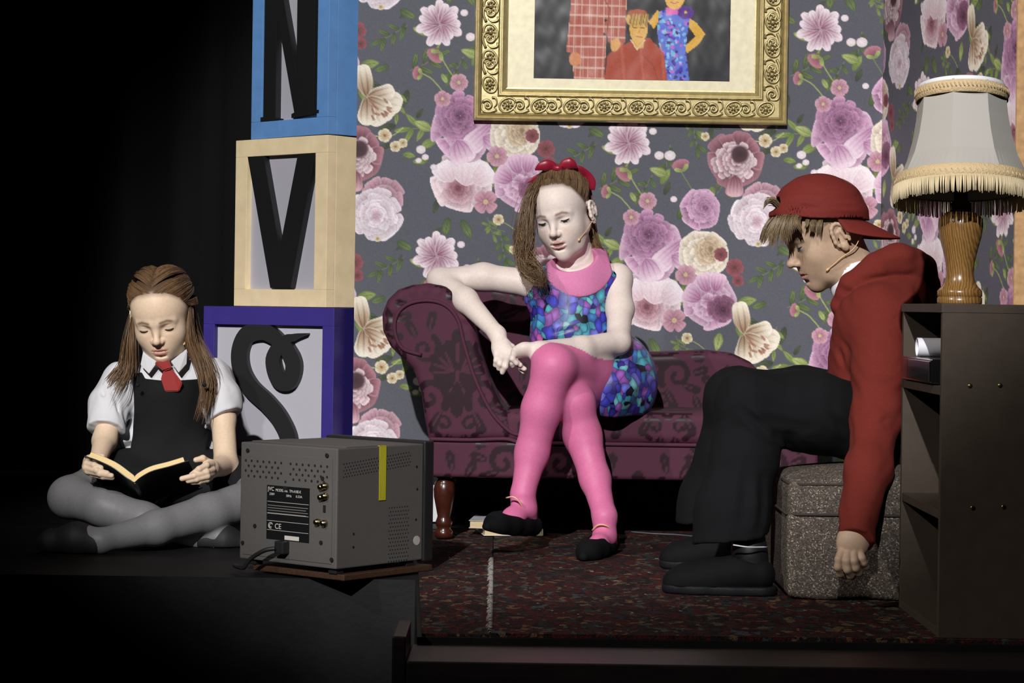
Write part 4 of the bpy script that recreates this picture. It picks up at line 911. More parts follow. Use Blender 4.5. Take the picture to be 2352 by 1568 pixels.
# ================================================================= pouffe
def pouffe():
    a = F(1806, 1385); dn = a[1]; x0 = a[0]; x1 = x0 + .40; y0, y1 = dn, dn + .42; root = empty('pouffe', ((x0 + x1) / 2, (y0 + y1) / 2, 0), 'grey-brown tweed upholstered pouffe under the boy', 'pouffe')
    m = bpy.data.materials.new('flecked_tweed'); m.use_nodes = True; nt = m.node_tree; b = nt.nodes['Principled BSDF']; b.inputs['Roughness'].default_value = .9; b.inputs['Specular IOR Level'].default_value = .2
    tc = nt.nodes.new('ShaderNodeTexCoord'); vo = nt.nodes.new('ShaderNodeTexVoronoi'); vo.inputs['Scale'].default_value = 430; nt.links.new(tc.outputs['Object'], vo.inputs['Vector']); sp = nt.nodes.new('ShaderNodeSeparateColor'); nt.links.new(vo.outputs['Color'], sp.inputs[0])
    cr = nt.nodes.new('ShaderNodeValToRGB'); e = cr.color_ramp.elements; e[0].color = (*srgb(58, 50, 46), 1); e[1].color = (*srgb(160, 150, 136), 1); e[1].position = 1; q = e.new(.45); q.color = (*srgb(82, 73, 67), 1); q = e.new(.82); q.color = (*srgb(94, 85, 78), 1); nt.links.new(sp.outputs[0], cr.inputs['Fac']); nt.links.new(cr.outputs['Color'], b.inputs['Base Color'])
    bp = nt.nodes.new('ShaderNodeBump'); bp.inputs['Strength'].default_value = .5; bp.inputs['Distance'].default_value = .0015; nt.links.new(vo.outputs['Distance'], bp.inputs['Height']); nt.links.new(bp.outputs['Normal'], b.inputs['Normal'])
    zt = P(1900, 1104, dn)[2]; zs = P(1900, 1182, dn)[2]; cx, cy = (x0 + x1) / 2, (y0 + y1) / 2
    f = Field(); f.box((cx, cy, (zt + zs) / 2 - .01), ((x1 - x0) / 2 - .002, (y1 - y0) / 2 - .002, (zt - zs) / 2 + .012), None, .022); f.ell((cx, cy, zt - .012), (.19, .20, .035), None, .03); v, q = f.mesh((x0 - .03, y0 - .03, zs - .04), (x1 + .03, y1 + .03, zt + .06), .005); mesh_obj('cushion', v, q, m, root)
    f = Field(); f.box((cx, cy, (zs + .012) / 2), ((x1 - x0) / 2, (y1 - y0) / 2, (zs - .012) / 2 + .004), None, .012); f.cap((x0 + .022, y0 - .004, .0), (x0 + .022, y0 - .004, .085), .0075, .001, .004, 's')
    f.add(lambda p: .004 * np.clip(1 - p[:, 2] / .1, 0, 1) * np.cos((p[:, 0] - x0) * 40), .01, 'd'); v, q = f.mesh((x0 - .03, y0 - .03, -.0), (x1 + .03, y1 + .03, zs + .03), .0060); v[:, 2] = np.maximum(v[:, 2], .0078); mesh_obj('skirt', v, q, m, root)
    mp = mat('dark_tweed_piping', srgb(52, 44, 40), .9)
    def rr(z, g, r): return [(x0 - g + r, y0 - g, z), (x1 + g - r, y0 - g, z), (x1 + g, y0 - g + r, z), (x1 + g, y1 + g - r, z), (x1 + g - r, y1 + g, z), (x0 - g + r, y1 + g, z), (x0 - g, y1 + g - r, z), (x0 - g, y0 - g + r, z)]
    def loop(z, g): q = np.array(rr(z, g, .02)); d = np.vstack([np.linspace(q[i], q[(i + 1) % 8], 8, endpoint=False) for i in range(8)]); tube_obj('piping', d, .0030, mp, root, 6, True)
    loop(zs, .001); loop(zt - .008, -.005)
pouffe()

# ================================================================= open bookcase, lamp and what stands on the shelves
def bookcase():
    n0, n1 = F(2152, 1474), F(2066, 1402); X0 = (n0[0] + n1[0]) / 2; ya, yb = n0[1], n1[1]; X1 = X0 + .30; zt = P(2150, 697, ya)[2]
    root = empty('bookcase', (X0 + .15, (ya + yb) / 2, 0), 'dark brown open bookcase standing end-on with a lamp on top', 'bookcase')
    m = mat('dark_brown_laminate', srgb(70, 60, 51), .6, spec=.3, noise=(30, .10), bump=(300, .1, .0005)); t = .016; B = lambda nm, lo, hi: box_obj(nm, lo, hi, m, root, None, .0008)
    zf = .0075
    B('side_panel', (X0, ya, zf), (X1, ya + t, zt - t)); B('side_panel', (X0, yb - t, zf), (X1, yb, zt - t)); B('top_panel', (X0 - .002, ya - .001, zt - t), (X1, yb + .001, zt)); B('back_panel', (X1 - .006, ya + t, zf), (X1 - .001, yb - t, zt - t))
    zs1, zs2 = P(2152, 888, ya)[2], P(2155, 1173, ya)[2]
    for z in (zs1, zs2): B('shelf', (X0 + .001, ya + t, z - t), (X1 - .007, yb - t, z))
    B('shelf', (X0 + .001, ya + t, zf), (X1 - .007, yb - t, zf + t))
    ms = mat('brass_screw', srgb(150, 130, 80), .3, 1.0)
    for x, y in ((2228, 886), (2297, 885), (2234, 1166), (2305, 1164)):
        p = P(x, y, ya); tube_obj('screw', [(p[0], ya + .001, p[2]), (p[0], ya - .0008, p[2]), (p[0], ya - .0012, p[2])], [.0042, .0042, .002], ms, root, 12)
    # black player on the upper shelf, white paper roll lying on it
    zsh = zs1; px1 = X0 + .22; box_ = empty('media_player', (X0 + .08, (ya + yb) / 2, zsh), 'glossy black boxy player on the top shelf of the bookcase', 'player')
    mb = mat('gloss_black', (.006, .006, .007), .06, spec=.9, coat=.6); h = P(2060, 812, yb - .08)[2] - P(2060, 868, yb - .08)[2]
    box_obj('case', (X0 - .006, ya + .075, zsh + .003), (px1, yb - t - .018, zsh + h), mb, box_, None, .002); box_obj('front_panel', (X0 - .009, ya + .078, zsh + .006), (X0 - .0062, yb - t - .10, zsh + h - .004), mb, box_, None, .0008)
    box_obj('front_door', (X0 - .009, yb - t - .098, zsh + .006), (X0 - .0062, yb - t - .021, zsh + h - .004), mb, box_, None, .0008); box_obj('foot', (X0 + .01, ya + .08, zsh), (X0 + .03, yb - .05, zsh + .0035), mb, box_)
    mp = mat('white_paper', srgb(222, 220, 228), .6); mi = mat('black_print', (.012, .012, .013), .6); r = .0185; zr = zsh + h + r + .0005; yc = yb - .11; xs = X0 + .010
    roll = empty('paper_roll', (xs, yc, zsh + h), 'white rolled-up paper lying on the black player in the bookcase', 'paper')
    parts = []; a = np.linspace(0, 13.5, 120); rad = np.linspace(r, r * .90, 120)
    vt = np.vstack([np.stack([np.full(120, x), yc + np.sin(a) * rad * .98, zr + np.cos(a) * rad], 1) for x in (xs, xs + .24)]); mesh_obj('sheet', vt, [[i, i + 1, 120 + i + 1, 120 + i] for i in range(119)], mp, roll)
    a = np.linspace(-.5, 2.4, 20); vt = np.vstack([np.stack([np.full(20, x), yc - np.sin(a) * (r + .0008), zr + np.cos(a) * (r + .0008)], 1) for x in (xs + .052, xs + .062)]); mesh_obj('printed_mark', vt, [[i, i + 1, 20 + i + 1, 20 + i] for i in (*range(4, 7), *range(14, 17))], mi, roll)
    # table lamp
    lx, ly, z0 = P(2204, 690, ya + .19)[0], ya + .19, zt; sc = ly / FPX
    lamp = empty('table_lamp', (lx, ly, z0), 'turned wooden table lamp with cream fringed fabric shade', 'lamp')
    mw = bpy.data.materials.new('turned_pine'); mw.use_nodes = True; nt = mw.node_tree; b = nt.nodes['Principled BSDF']; b.inputs['Roughness'].default_value = .28; b.inputs['Coat Weight'].default_value = .4
    tc = nt.nodes.new('ShaderNodeTexCoord'); mpn = nt.nodes.new('ShaderNodeMapping'); mpn.inputs['Rotation'].default_value = (.15, .42, .5); mpn.inputs['Scale'].default_value = (1, 1, .22); nt.links.new(tc.outputs['Object'], mpn.inputs['Vector']); wv = nt.nodes.new('ShaderNodeTexWave'); wv.inputs['Scale'].default_value = 75; wv.inputs['Distortion'].default_value = 4; wv.inputs['Detail Scale'].default_value = 2; nt.links.new(mpn.outputs['Vector'], wv.inputs['Vector'])
    cr = nt.nodes.new('ShaderNodeValToRGB'); cr.color_ramp.elements[0].color = (*srgb(104, 72, 34), 1); cr.color_ramp.elements[1].color = (*srgb(140, 106, 62), 1); nt.links.new(wv.outputs['Fac'], cr.inputs['Fac']); nt.links.new(cr.outputs['Color'], b.inputs['Base Color'])
    zz = lambda y: (690 - y) * sc; pr = [(0, 0), (50, 0), (51, 4), (51, 14), (49, 16), (49, 17), (51, 19), (51, 30), (48, 34), (40, 42), (33, 56), (31, 72), (33, 96), (40, 126), (48, 156), (51, 180), (50, 196), (45, 202), (38, 204), (36, 209), (30, 212), (0, 212)]
    lathe_obj('base', [(r_ * sc, z0 + z_ * sc) for r_, z_ in pr], mw, lamp, 64, (lx, ly, 0))
    mbk = mat('brass_holder', srgb(70, 48, 24), .4, .8); lathe_obj('bulb_holder', [(0, z0 + 212 * sc), (24 * sc, z0 + 212 * sc), (24 * sc, z0 + 232 * sc), (16 * sc, z0 + 236 * sc), (16 * sc, z0 + 300 * sc), (0, z0 + 300 * sc)], mbk, lamp, 24, (lx, ly, 0))
    mf = mat('cream_silk_shade', srgb(164, 160, 154), .6, bump=(500, .12, .0006)); mt = mat('gold_braid', srgb(196, 172, 132), .6, bump=(260, .8, .003)); mfr = mat('cream_fringe', srgb(214, 196, 160), .7); mwt = mat('white_plastic_ring', srgb(222, 222, 226), .4)
    # eight-panelled bell shade
    N = 8; rows = [(0.0, 152), (.10, 148), (.30, 127), (.50, 114), (.70, 106), (.88, 102), (1.0, 101)]; zb_, ztp = z0 + zz(425) , z0 + zz(192)
    nseg = N * 8; vt = []
    for t_, r_ in rows:
        for k in range(nseg):
            a = 6.283 * k / nseg + .40; ph = (a - .40) % (6.283 / N) - 3.1416 / N; f_ = math.cos(3.1416 / N) / math.cos(ph); f_ = 1 - (1 - f_) * (.9 if t_ > .15 else t_ * 6); vt.append((lx + math.cos(a) * r_ * sc * f_, ly + math.sin(a) * r_ * sc * f_, zb_ + (ztp - zb_) * t_))
    vt = np.array(vt); inner = vt.copy(); inner[:, 0] = lx + (vt[:, 0] - lx) * .985; inner[:, 1] = ly + (vt[:, 1] - ly) * .985; fc = []; K = len(vt)
    for i in range(len(rows) - 1):
        for k in range(nseg): a, b_ = i * nseg + k, i * nseg + (k + 1) % nseg; fc += [[a, b_, b_ + nseg, a + nseg], [K + a, K + a + nseg, K + b_ + nseg, K + b_]]
    sh = mesh_obj('shade', np.vstack([vt, inner]), fc, mf, lamp, False)
    def band(nm, r0, r1, y0_, y1_, m_): lathe_obj(nm, [(r0 * sc, z0 + zz(y0_)), (r0 * sc + .0022, z0 + zz(y0_) + .001), (r1 * sc + .0022, z0 + zz(y1_)), (r1 * sc, z0 + zz(y1_) + .001)], m_, sh, 64, (lx, ly, 0))
    band('braid', 153, 146, 428, 398, mt); band('braid', 102.5, 102, 224, 196, mt); band('top_ring', 98, 95, 196, 185, mwt)
    parts = []; rg = random.Random(4)
    for k in range(330):
        a = 6.283 * k / 330; L = rg.uniform(.030, .036); w_ = rg.uniform(-.002, .002); r_ = 153 * sc + .0015; p = V(lx + math.cos(a) * r_, ly + math.sin(a) * r_, z0 + zz(424)); tn = V(-math.sin(a), math.cos(a), 0)
        parts.append(tube_arrays([p, p + V(math.cos(a), math.sin(a), 0) * .0015 + tn * w_ * .5 + V(0, 0, -L * .5), p + tn * w_ + V(0, 0, -L)], .0011, 4))
    v, f = join_arrays(parts); o = mesh_obj('fringe', v, f, mfr, sh); tag(o, kind='stuff')
    for z_ in (zz(224), zz(398)):
        parts = []; R_ = (103 if z_ > zz(300) else 149) * sc + .003
        for k in range(72):
            a = 6.283 * k / 72; b_ = 6.283 * (k + .5) / 72; hh = .012
            parts.append(tube_arrays([(lx + math.cos(a) * R_, ly + math.sin(a) * R_, z0 + z_ - .010 + (.028 if z_ > zz(300) else 0)), (lx + math.cos(b_) * R_, ly + math.sin(b_) * R_, z0 + z_ - .018 + (.028 if z_ > zz(300) else 0))], .0011, 4))
        v, f = join_arrays(parts); o = mesh_obj('braid_stitch', v, f, mt, sh); tag(o, kind='stuff')
bookcase()
def tilt_shade():
    sh = next(o for o in bpy.data.objects if o.name.startswith('shade')); co = np.array([v.co[:] for v in sh.data.vertices]); ctr = Vector(co.mean(0))
    T = Matrix.Translation(ctr) @ Matrix.Rotation(math.radians(-8.5), 4, 'X') @ Matrix.Rotation(math.radians(0.8), 4, 'Y') @ Matrix.Translation(-ctr)
    for o in [sh] + list(sh.children): o.data.transform(T)
tilt_shade()

# ================================================================= books under the girl's foot, scrap of paper, cable
def floor_things():
    mp = mat('cream_page_edges', srgb(214, 190, 150), .8, noise=(200, .2), scale_xyz=(1, 1, 9)); mg = mat('worn_grey_cover', srgb(196, 196, 198), .7, noise=(40, .12)); mw = mat('white_card', srgb(214, 214, 216), .7)
    def book(lbl, c, w_, l_, h, ang, m1, z0):
        root = empty('paperback_book', (c[0], c[1], z0), lbl, 'book', 'old books lying in front of the sofa'); M = Matrix.Translation((c[0], c[1], z0)) @ Matrix.Rotation(math.radians(ang), 4, 'Z')
        box_obj('page_block', (-w_ / 2, -l_ / 2, .0012), (w_ / 2 - .003, l_ / 2, h - .0012), mp, root, M); box_obj('cover', (-w_ / 2 - .003, -l_ / 2 - .003, 0), (w_ / 2, l_ / 2 + .003, .0012), m1, root, M)
        bm = bmesh.new(); vs_ = box_bm(bm, (-w_ / 2 - .003, -l_ / 2 - .003, h - .0012), (w_ / 2, l_ / 2 + .003, h), None)
        for v in bm.verts: v.co = M @ v.co
        bm_obj('cover', bm, m1, root); box_obj('spine', (w_ / 2 - .002, -l_ / 2 - .003, 0), (w_ / 2 + .001, l_ / 2 + .003, h), m1, root, M)
    c = F(1168, 1236); book('white covered old paperback at the bottom of the pile by the girl\'s foot', (c[0] + .002, c[1] + .075, 0), .150, .16, .016, 8, mw, .0078)
    book('grey worn paperback with cream page edges on top of the pile', (c[0] - .014, c[1] + .078, 0), .158, .155, .020, -5, mg, .0243)
    p = F(985, 1215); bm = bmesh.new(); M = Matrix.Translation((p[0] + .008, p[1] + .16, .0))
    o = box_obj('paper_sheet', (-.035, 0, .0048), (.035, .002, .105), mw, None, M @ Matrix.Rotation(math.radians(-8), 4, 'X')); tag(o, 'white sheet of card standing behind the wooden sofa leg', 'paper')
    o = tube_obj('cable', resample([F(1450, 1221, .010), F(1500, 1225, .010), F(1560, 1228, .010), F(1640, 1236, .010), F(1700, 1236, .010)], 30), .0022, mat('grey_cable', srgb(90, 92, 98), .4), None, 6); tag(o, 'thin grey cable running along the rug in front of the sofa', 'cable')
floor_things()
# ================================================================= people: shared builders
M_skin = mat('skin', attr='col', rough=0.52, sss=0.12, spec=0.35, noise=(160, 0.05))
M_lash = mat('eyelashes', srgb(38, 28, 24), 0.7)
M_mic = mat('skin_tone_microphone', srgb(214, 176, 128), 0.4)
M_nail = None
def head_axes(yaw, pitch, roll):
    """yaw > 0 turns the face to the picture's left, pitch > 0 looks down"""
    y, p, r = map(math.radians, (yaw, pitch, roll))
    fwd = V(-math.sin(y) * math.cos(p), -math.cos(y) * math.cos(p), -math.sin(p))
    right = unit(np.cross(fwd, V(0, 0, 1))); up = np.cross(right, fwd)
    right2 = right * math.cos(r) + up * math.sin(r); up2 = up * math.cos(r) - right * math.sin(r)
    return np.stack([right2, fwd, up2], 1)            # columns: right, forward, up
class Head:
    def __init__(self, eye_mid, axes, s=1.0, wide=1.0, jaw=1.0, mouth_open=0.0, nose=1.0, seed=0, ear_dy=0.0, lip=1.0):
        self.o = np.asarray(eye_mid, float) - axes @ V(0, 0.078 * s, 0); self.R = axes; self.s = s
        self.wide, self.jaw, self.mo, self.nose, self.ear_dy = wide, jaw, mouth_open, nose, ear_dy; self.lip = lip
    def w(self, x, y, z): return self.o + self.R @ (V(x, y, z) * self.s)
    def loc(self, p): return ((p - self.o) @ self.R) / self.s
    def build(self, f, neck_base, neck_r=0.040, neck_mid=None):
        s, R, W = self.s, self.R, self.wide; self.n0 = len(f.p)
        def ell(c, r, k, op='u', grp=1, RR=None): f.ell(self.w(*c), V(*r) * s, R if RR is None else R @ RR, k * s, op, grp)
        def cap(a, b, ra, rb, k, op='u', grp=1, flat=None): f.cap(self.w(*a), self.w(*b), ra * s, rb * s, k * s, op, grp, None if flat is None else (R @ V(*flat[0]), flat[1]))
        ell((0, -.012, .038), (.070 * W, .086, .076), .01)
        ell((0, .024, .022), (.059 * W, .056, .062), .03)
        ell((0, .024, -.032), (.053 * W, .050, .056), .03)
        for m in (-1, 1):
            cap((m * .046 * W, -.004, -.040), (m * .030 * W, .034, -.074), .017, .014, .03)
            cap((m * .030 * W, .034, -.074), (0, .058, -.0865 * self.jaw), .014, .0125, .025)
            ell((m * .034 * W, .047, -.030), (.020, .020, .022), .032)
        ell((0, .0615, -.085 * self.jaw), (.014, .012, .0115), .014)
        ell((0, .062, -.054), (.027, .0185, .022), .026)
        for m in (-1, 1):
            cap((m * .010, .0765, .0125), (m * .040 * W, .0625, .0125), .0075, .006, .014)
            ell((m * .0305, .088, -.002), (.0175, .0135, .0105), .012, 's')
            ell((m * .0300, .0635, -.0025), (.0150, .0130, .0120), .005, 'u', 2 if m < 0 else 3)
        n = self.nose
        cap((0, .076, .004), (0, .0935 * n + .078 * (1 - n), -.026), .0062, .0078, .011)
        ell((0, .0955 * n + .078 * (1 - n), -.0285), (.0086, .0082, .0076), .006)
        for m in (-1, 1):
            ell((m * .0098, .0845, -.0325), (.0066, .0082, .0060), .006)
            ell((m * .0048, .0935, -.0375), (.0030, .0040, .0032), .003, 's')
        mo = self.mo; lp = self.lip
        up = [(-.0205, .0725, -.0585), (-.0105, .0785, -.0552), (-.003, .0806, -.0542), (.003, .0806, -.0542), (.0105, .0785, -.0552), (.0205, .0725, -.0585)]
        lo = [(-.0185, .0725, -.0600 - mo * .3), (-.009, .0775, -.0630 - mo), (0, .0790, -.0640 - mo), (.009, .0775, -.0630 - mo), (.0185, .0725, -.0600 - mo * .3)]
        for i in range(5): cap(up[i], up[i + 1], (.0026, .0038, .0042, .0042, .0038, .0026)[i] * lp, (.0026, .0038, .0042, .0042, .0038, .0026)[i + 1] * lp, .004, 'u', 4)
        for i in range(4): cap(lo[i], lo[i + 1], (.0026, .0046, .0052, .0046, .0026)[i] * lp, (.0026, .0046, .0052, .0046, .0026)[i + 1] * lp, .004, 'u', 4)
        ms = [(-.0215, .0755, -.0590), (-.010, .0832, -.0585 - mo * .5), (0, .0848, -.0587 - mo * .5), (.010, .0832, -.0585 - mo * .5), (.0215, .0755, -.0590)]
        for i in range(4): cap(ms[i], ms[i + 1], .0008 + (.0010 + mo * .42) * (i > 0), .0008 + (.0010 + mo * .42) * (i < 3), .0022, 's')
        ell((0, .079, -.0735), (.013, .005, .0032), .006, 's')
        # ears
        for m in (-1, 1):
            t = math.radians(14); E = np.array([[1, 0, 0], [0, math.cos(t), math.sin(t)], [0, -math.sin(t), math.cos(t)]])
            oc = V(m * .0705 * W, -.012 + self.ear_dy, -.008); g = 5
            def ew(dx, dy, dz): return tuple(oc + V(m * dx, 0, 0) + E @ V(0, dy, dz))
            rim = []
            for q in range(13):
                a = math.radians(-62 + 285 * q / 12.0); rim.append((.0060 + .0035 * max(0, -math.cos(a)), math.cos(a) * .0160 + (-.003 if math.sin(a) > 0 else 0), math.sin(a) * (.0265 if math.sin(a) > 0 else .025)))
            for q in range(12): cap(ew(*rim[q]), ew(*rim[q + 1]), .0034, .0034, .003, 'u', g)
            cap(ew(.003, -.004, .012), ew(.002, -.001, -.016), .012, .008, .004, 'u', g, ((1, 0, 0), .30))
            cap(ew(.0075, -.007, .010), ew(.0070, -.0075, -.010), .0030, .0030, .003, 'u', g)
            ell(ew(.004, .003, -.0255), (.0048, .0075, .0080), .005, 'u', g)
            ell(ew(.0035, .0125, -.004), (.0040, .0040, .0060), .004, 'u', g)
            ell(ew(.0085, .003, -.003), (.0050, .0062, .0095), .003, 's')
            ell(ew(.0085, -.001, .0145), (.0040, .0062, .0050), .003, 's')
        top = self.w(0, -.022, -.045); nm = self.w(0, -.020, -.085) if neck_mid is None else np.asarray(neck_mid, float)
        f.cap(top, nm, neck_r * s * 1.02, neck_r * s, .022, 'u', 6); f.cap(nm, neck_base, neck_r * s, neck_r * s * 1.12, .03, 'u', 6); self.n1 = len(f.p); self.f = f
    def paint(self, p, col, skin, brow, lip, hairc, hairline, lid=(-.0060, 0.0), eye=True, blush=0.0, skipear=None):
        """face colour: brows, lips, eyes, scalp, with lid crease shade painted in"""
        q = self.loc(p); x, y, z = q[:, 0], q[:, 1], q[:, 2]; ax = np.abs(x); front = y > .045
        def mix(m, c, a=1.0):
            m = np.clip(m, 0, 1)[:, None] * a; col[:] = col + (np.asarray(c) - col) * m
        sm = lambda e0, e1, t: np.clip((t - e0) / (e1 - e0), 0, 1)
        mix(np.exp(-(((ax - .034) / .016) ** 2 + ((z + .032) / .014) ** 2)) * (y > .02), V(*skin) * V(1.02, .80, .74), 0.55 * blush)
        mix(np.exp(-((x / .012) ** 2 + ((z + .030) / .010) ** 2)) * (y > .07), V(*skin) * V(1.0, .86, .82), 0.35)
        bc = .0160 + .0035 * np.clip((ax - .010) / .022, 0, 1) - .0065 * np.clip((ax - .030) / .016, 0, 1)
        mix(np.exp(-((z - bc) / .0036) ** 2) * sm(.009, .015, ax) * sm(.050, .040, ax) * front, brow, 0.9)
        lipz = np.where(z > -.0588 - self.mo * .5, -.0548 + .0022 * np.cos(x / .0045) * (ax < .012), -.0638 - self.mo)
        wz = np.where(z > -.0588 - self.mo * .5, .0042, .0050)
        mix((1.3 - ((x / .0205) ** 2 + ((z - lipz) / wz) ** 2)) * 2.2 * (y > .066), lip, 0.8)
        if self.mo > 0.0005:
            mix((1.1 - ((x / .0155) ** 2 + ((z + .0588 + self.mo * .5) / (.0016 + self.mo * .45)) ** 2)) * 3 * (y > .066), V(.10, .035, .03), 0.9)
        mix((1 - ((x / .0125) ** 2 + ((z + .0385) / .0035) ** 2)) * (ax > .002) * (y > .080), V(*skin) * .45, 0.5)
        ec = .0300; le = lid[0] - .0018 * (1 - ((ax - ec) / .014) ** 2)
        ineye = (((ax - ec) / .0128) ** 2 + ((z + .0045) / .0078) ** 2 < 1) & (y > .06)
        if eye:
            slit = ineye & (z < le) & (z > le - lid[1])
            mix(slit.astype(float), V(.42, .40, .38), 1.0)
            mix((slit & (np.abs(x - np.where(x > 0, 1, -1) * ec - lid[2]) < .0052)).astype(float), V(.05, .04, .035), 1.0)
        mix(np.exp(-((z - le - .0085) / .0016) ** 2) * (np.abs(ax - ec) < .013) * front, V(*skin) * .55, 0.6)   # lid crease shade painted into the skin colour
        hl = hairline(x, y, z); m = sm(-.011, .007, hl)
        if skipear is not None: m = m * (skipear != 5)
        mix(m, hairc, 1.0)
    def lashes(self, parent, lid=(-.0060, 0.0), r=.00085):
        parts = []
        for m in (-1, 1):
            pts = []
            for t in np.linspace(-1, 1, 13):
                ax = .0300 + t * .0122; z = lid[0] - .0018 * (1 - t * t)
                dy = math.sqrt(max(0.0, 1 - ((ax - .03) / .0150) ** 2 - ((z + .0025) / .0120) ** 2)) * .0130
                pts.append(self.w(m * ax, .0635 + dy + .0006, z))
            parts.append(tube_arrays(pts, np.array([.4, .7, 1, 1, 1, 1, 1, 1, 1, 1, 1, .8, .5]) * r * self.s, 6))
        v, fcs = join_arrays(parts); o = mesh_obj('eyelashes', v, fcs, M_lash, parent); tag(o, kind='stuff')
def hair_elev(az_deg, prof): return np.interp(np.abs(az_deg), [a for a, e in prof], [e for a, e in prof])
def hairline_fn(prof):
    def fn(x, y, z):
        dx, dy, dz = x, y + .011, z - .037
        az = np.degrees(np.arctan2(np.abs(dx), dy)); el = np.degrees(np.arctan2(dz, np.hypot(dx, dy)))
        return (el - hair_elev(az, prof)) * .0014
    return fn
def hair_roots(prof, azs, up=0.0):
    out = []
    for a in azs:
        e = math.radians(float(hair_elev(a, prof)) + up); ar = math.radians(a); out.append((math.sin(ar) * math.cos(e), math.cos(ar) * math.cos(e), math.sin(e)))
    return out
def subdivide_near(verts, quads, center, R):
    """split the quads near center into four (keeps one connected surface)"""
    ins = np.linalg.norm(verts - np.asarray(center), axis=1) < R; N = len(verts)
    ed = np.sort(np.stack([quads, np.roll(quads, -1, 1)], -1), -1)                   # (n,4,2)
    split = ins[ed].all(-1); key = ed[..., 0].astype(np.int64) * N + ed[..., 1]
    uk = np.unique(key[split]); mid = (verts[uk // N] + verts[uk % N]) / 2
    mi = np.where(split, N + np.searchsorted(uk, np.where(split, key, uk[0])), -1)
    full = split.all(1); none = ~split.any(1); part = ~full & ~none
    fc = verts[quads[full]].mean(1); fi = N + len(uk) + np.arange(len(fc)); qf, mf = quads[full], mi[full]
    new = np.vstack([np.stack([qf[:, k], mf[:, k], fi, mf[:, k - 1]], 1) for k in range(4)])
    ng = []
    for q, m in zip(quads[part], mi[part]):
        r = []
        for k in range(4):
            r.append(int(q[k]))
            if m[k] >= 0: r.append(int(m[k]))
        ng.append(r)
    return np.vstack([verts, mid, fc]), (np.vstack([quads[none], new]), ng)
def finish_body(f, lo, hi, h, head, R=0.135, hands=()):
    v, q = f.mesh(lo, hi, h); v, q = largest_only(v, q); v = relax(v, q, 1, 0.4)
    c = head.w(0, .05, -.02)
    v, ff = subdivide_near(v, q, c, R * head.s * 0.78)
    near = np.linalg.norm(v - c, axis=1) < R * head.s * 0.86
    v[near] = f.project(v[near], 2, idx=range(head.n0, head.n1))
    for hc, hr in hands:
        q, ng = ff; v, (q2, ng2) = subdivide_near(v, q, hc, hr); ff = (q2, ng + ng2)
        near = np.linalg.norm(v - hc, axis=1) < hr; ix = [i for i, pr in enumerate(f.p) if pr[0](np.asarray(hc)[None])[0] < hr + .03]
        v[near] = f.project(v[near], 3, idx=ix)
    return v, ff
def skull_path(head, a, b, n, off=(.004, .007), lift=0.0, sink=None):
    """a strand over the skull from local direction a to b (great circle on the cranium)"""
    c0 = V(0, -.011, .037); rad = V(.071 * head.wide, .0872, .0772)
    a, b = unit(V(*a)), unit(V(*b)); om = math.acos(max(-1, min(1, a.dot(b)))) + 1e-6; out = []
    for t in np.linspace(0, 1, n):
        d = (math.sin((1 - t) * om) * a + math.sin(t * om) * b) / math.sin(om); d = unit(d)
        r = 1 / math.sqrt(((d / rad) ** 2).sum()); o = off[0] + (off[1] - off[0]) * t + lift * math.sin(math.pi * t)
        out.append((head.w(*(c0 + d * (r + o))), head.R @ d, o * head.s))
    q = np.array([x[0] for x in out]); dr = np.array([x[1] for x in out]); of = np.array([x[2] for x in out])
    for _ in range(2): q = q + dr * np.maximum(0, of + .0003 - head.f.eval(q, range(head.n0, head.n1)))[:, None]
    return q
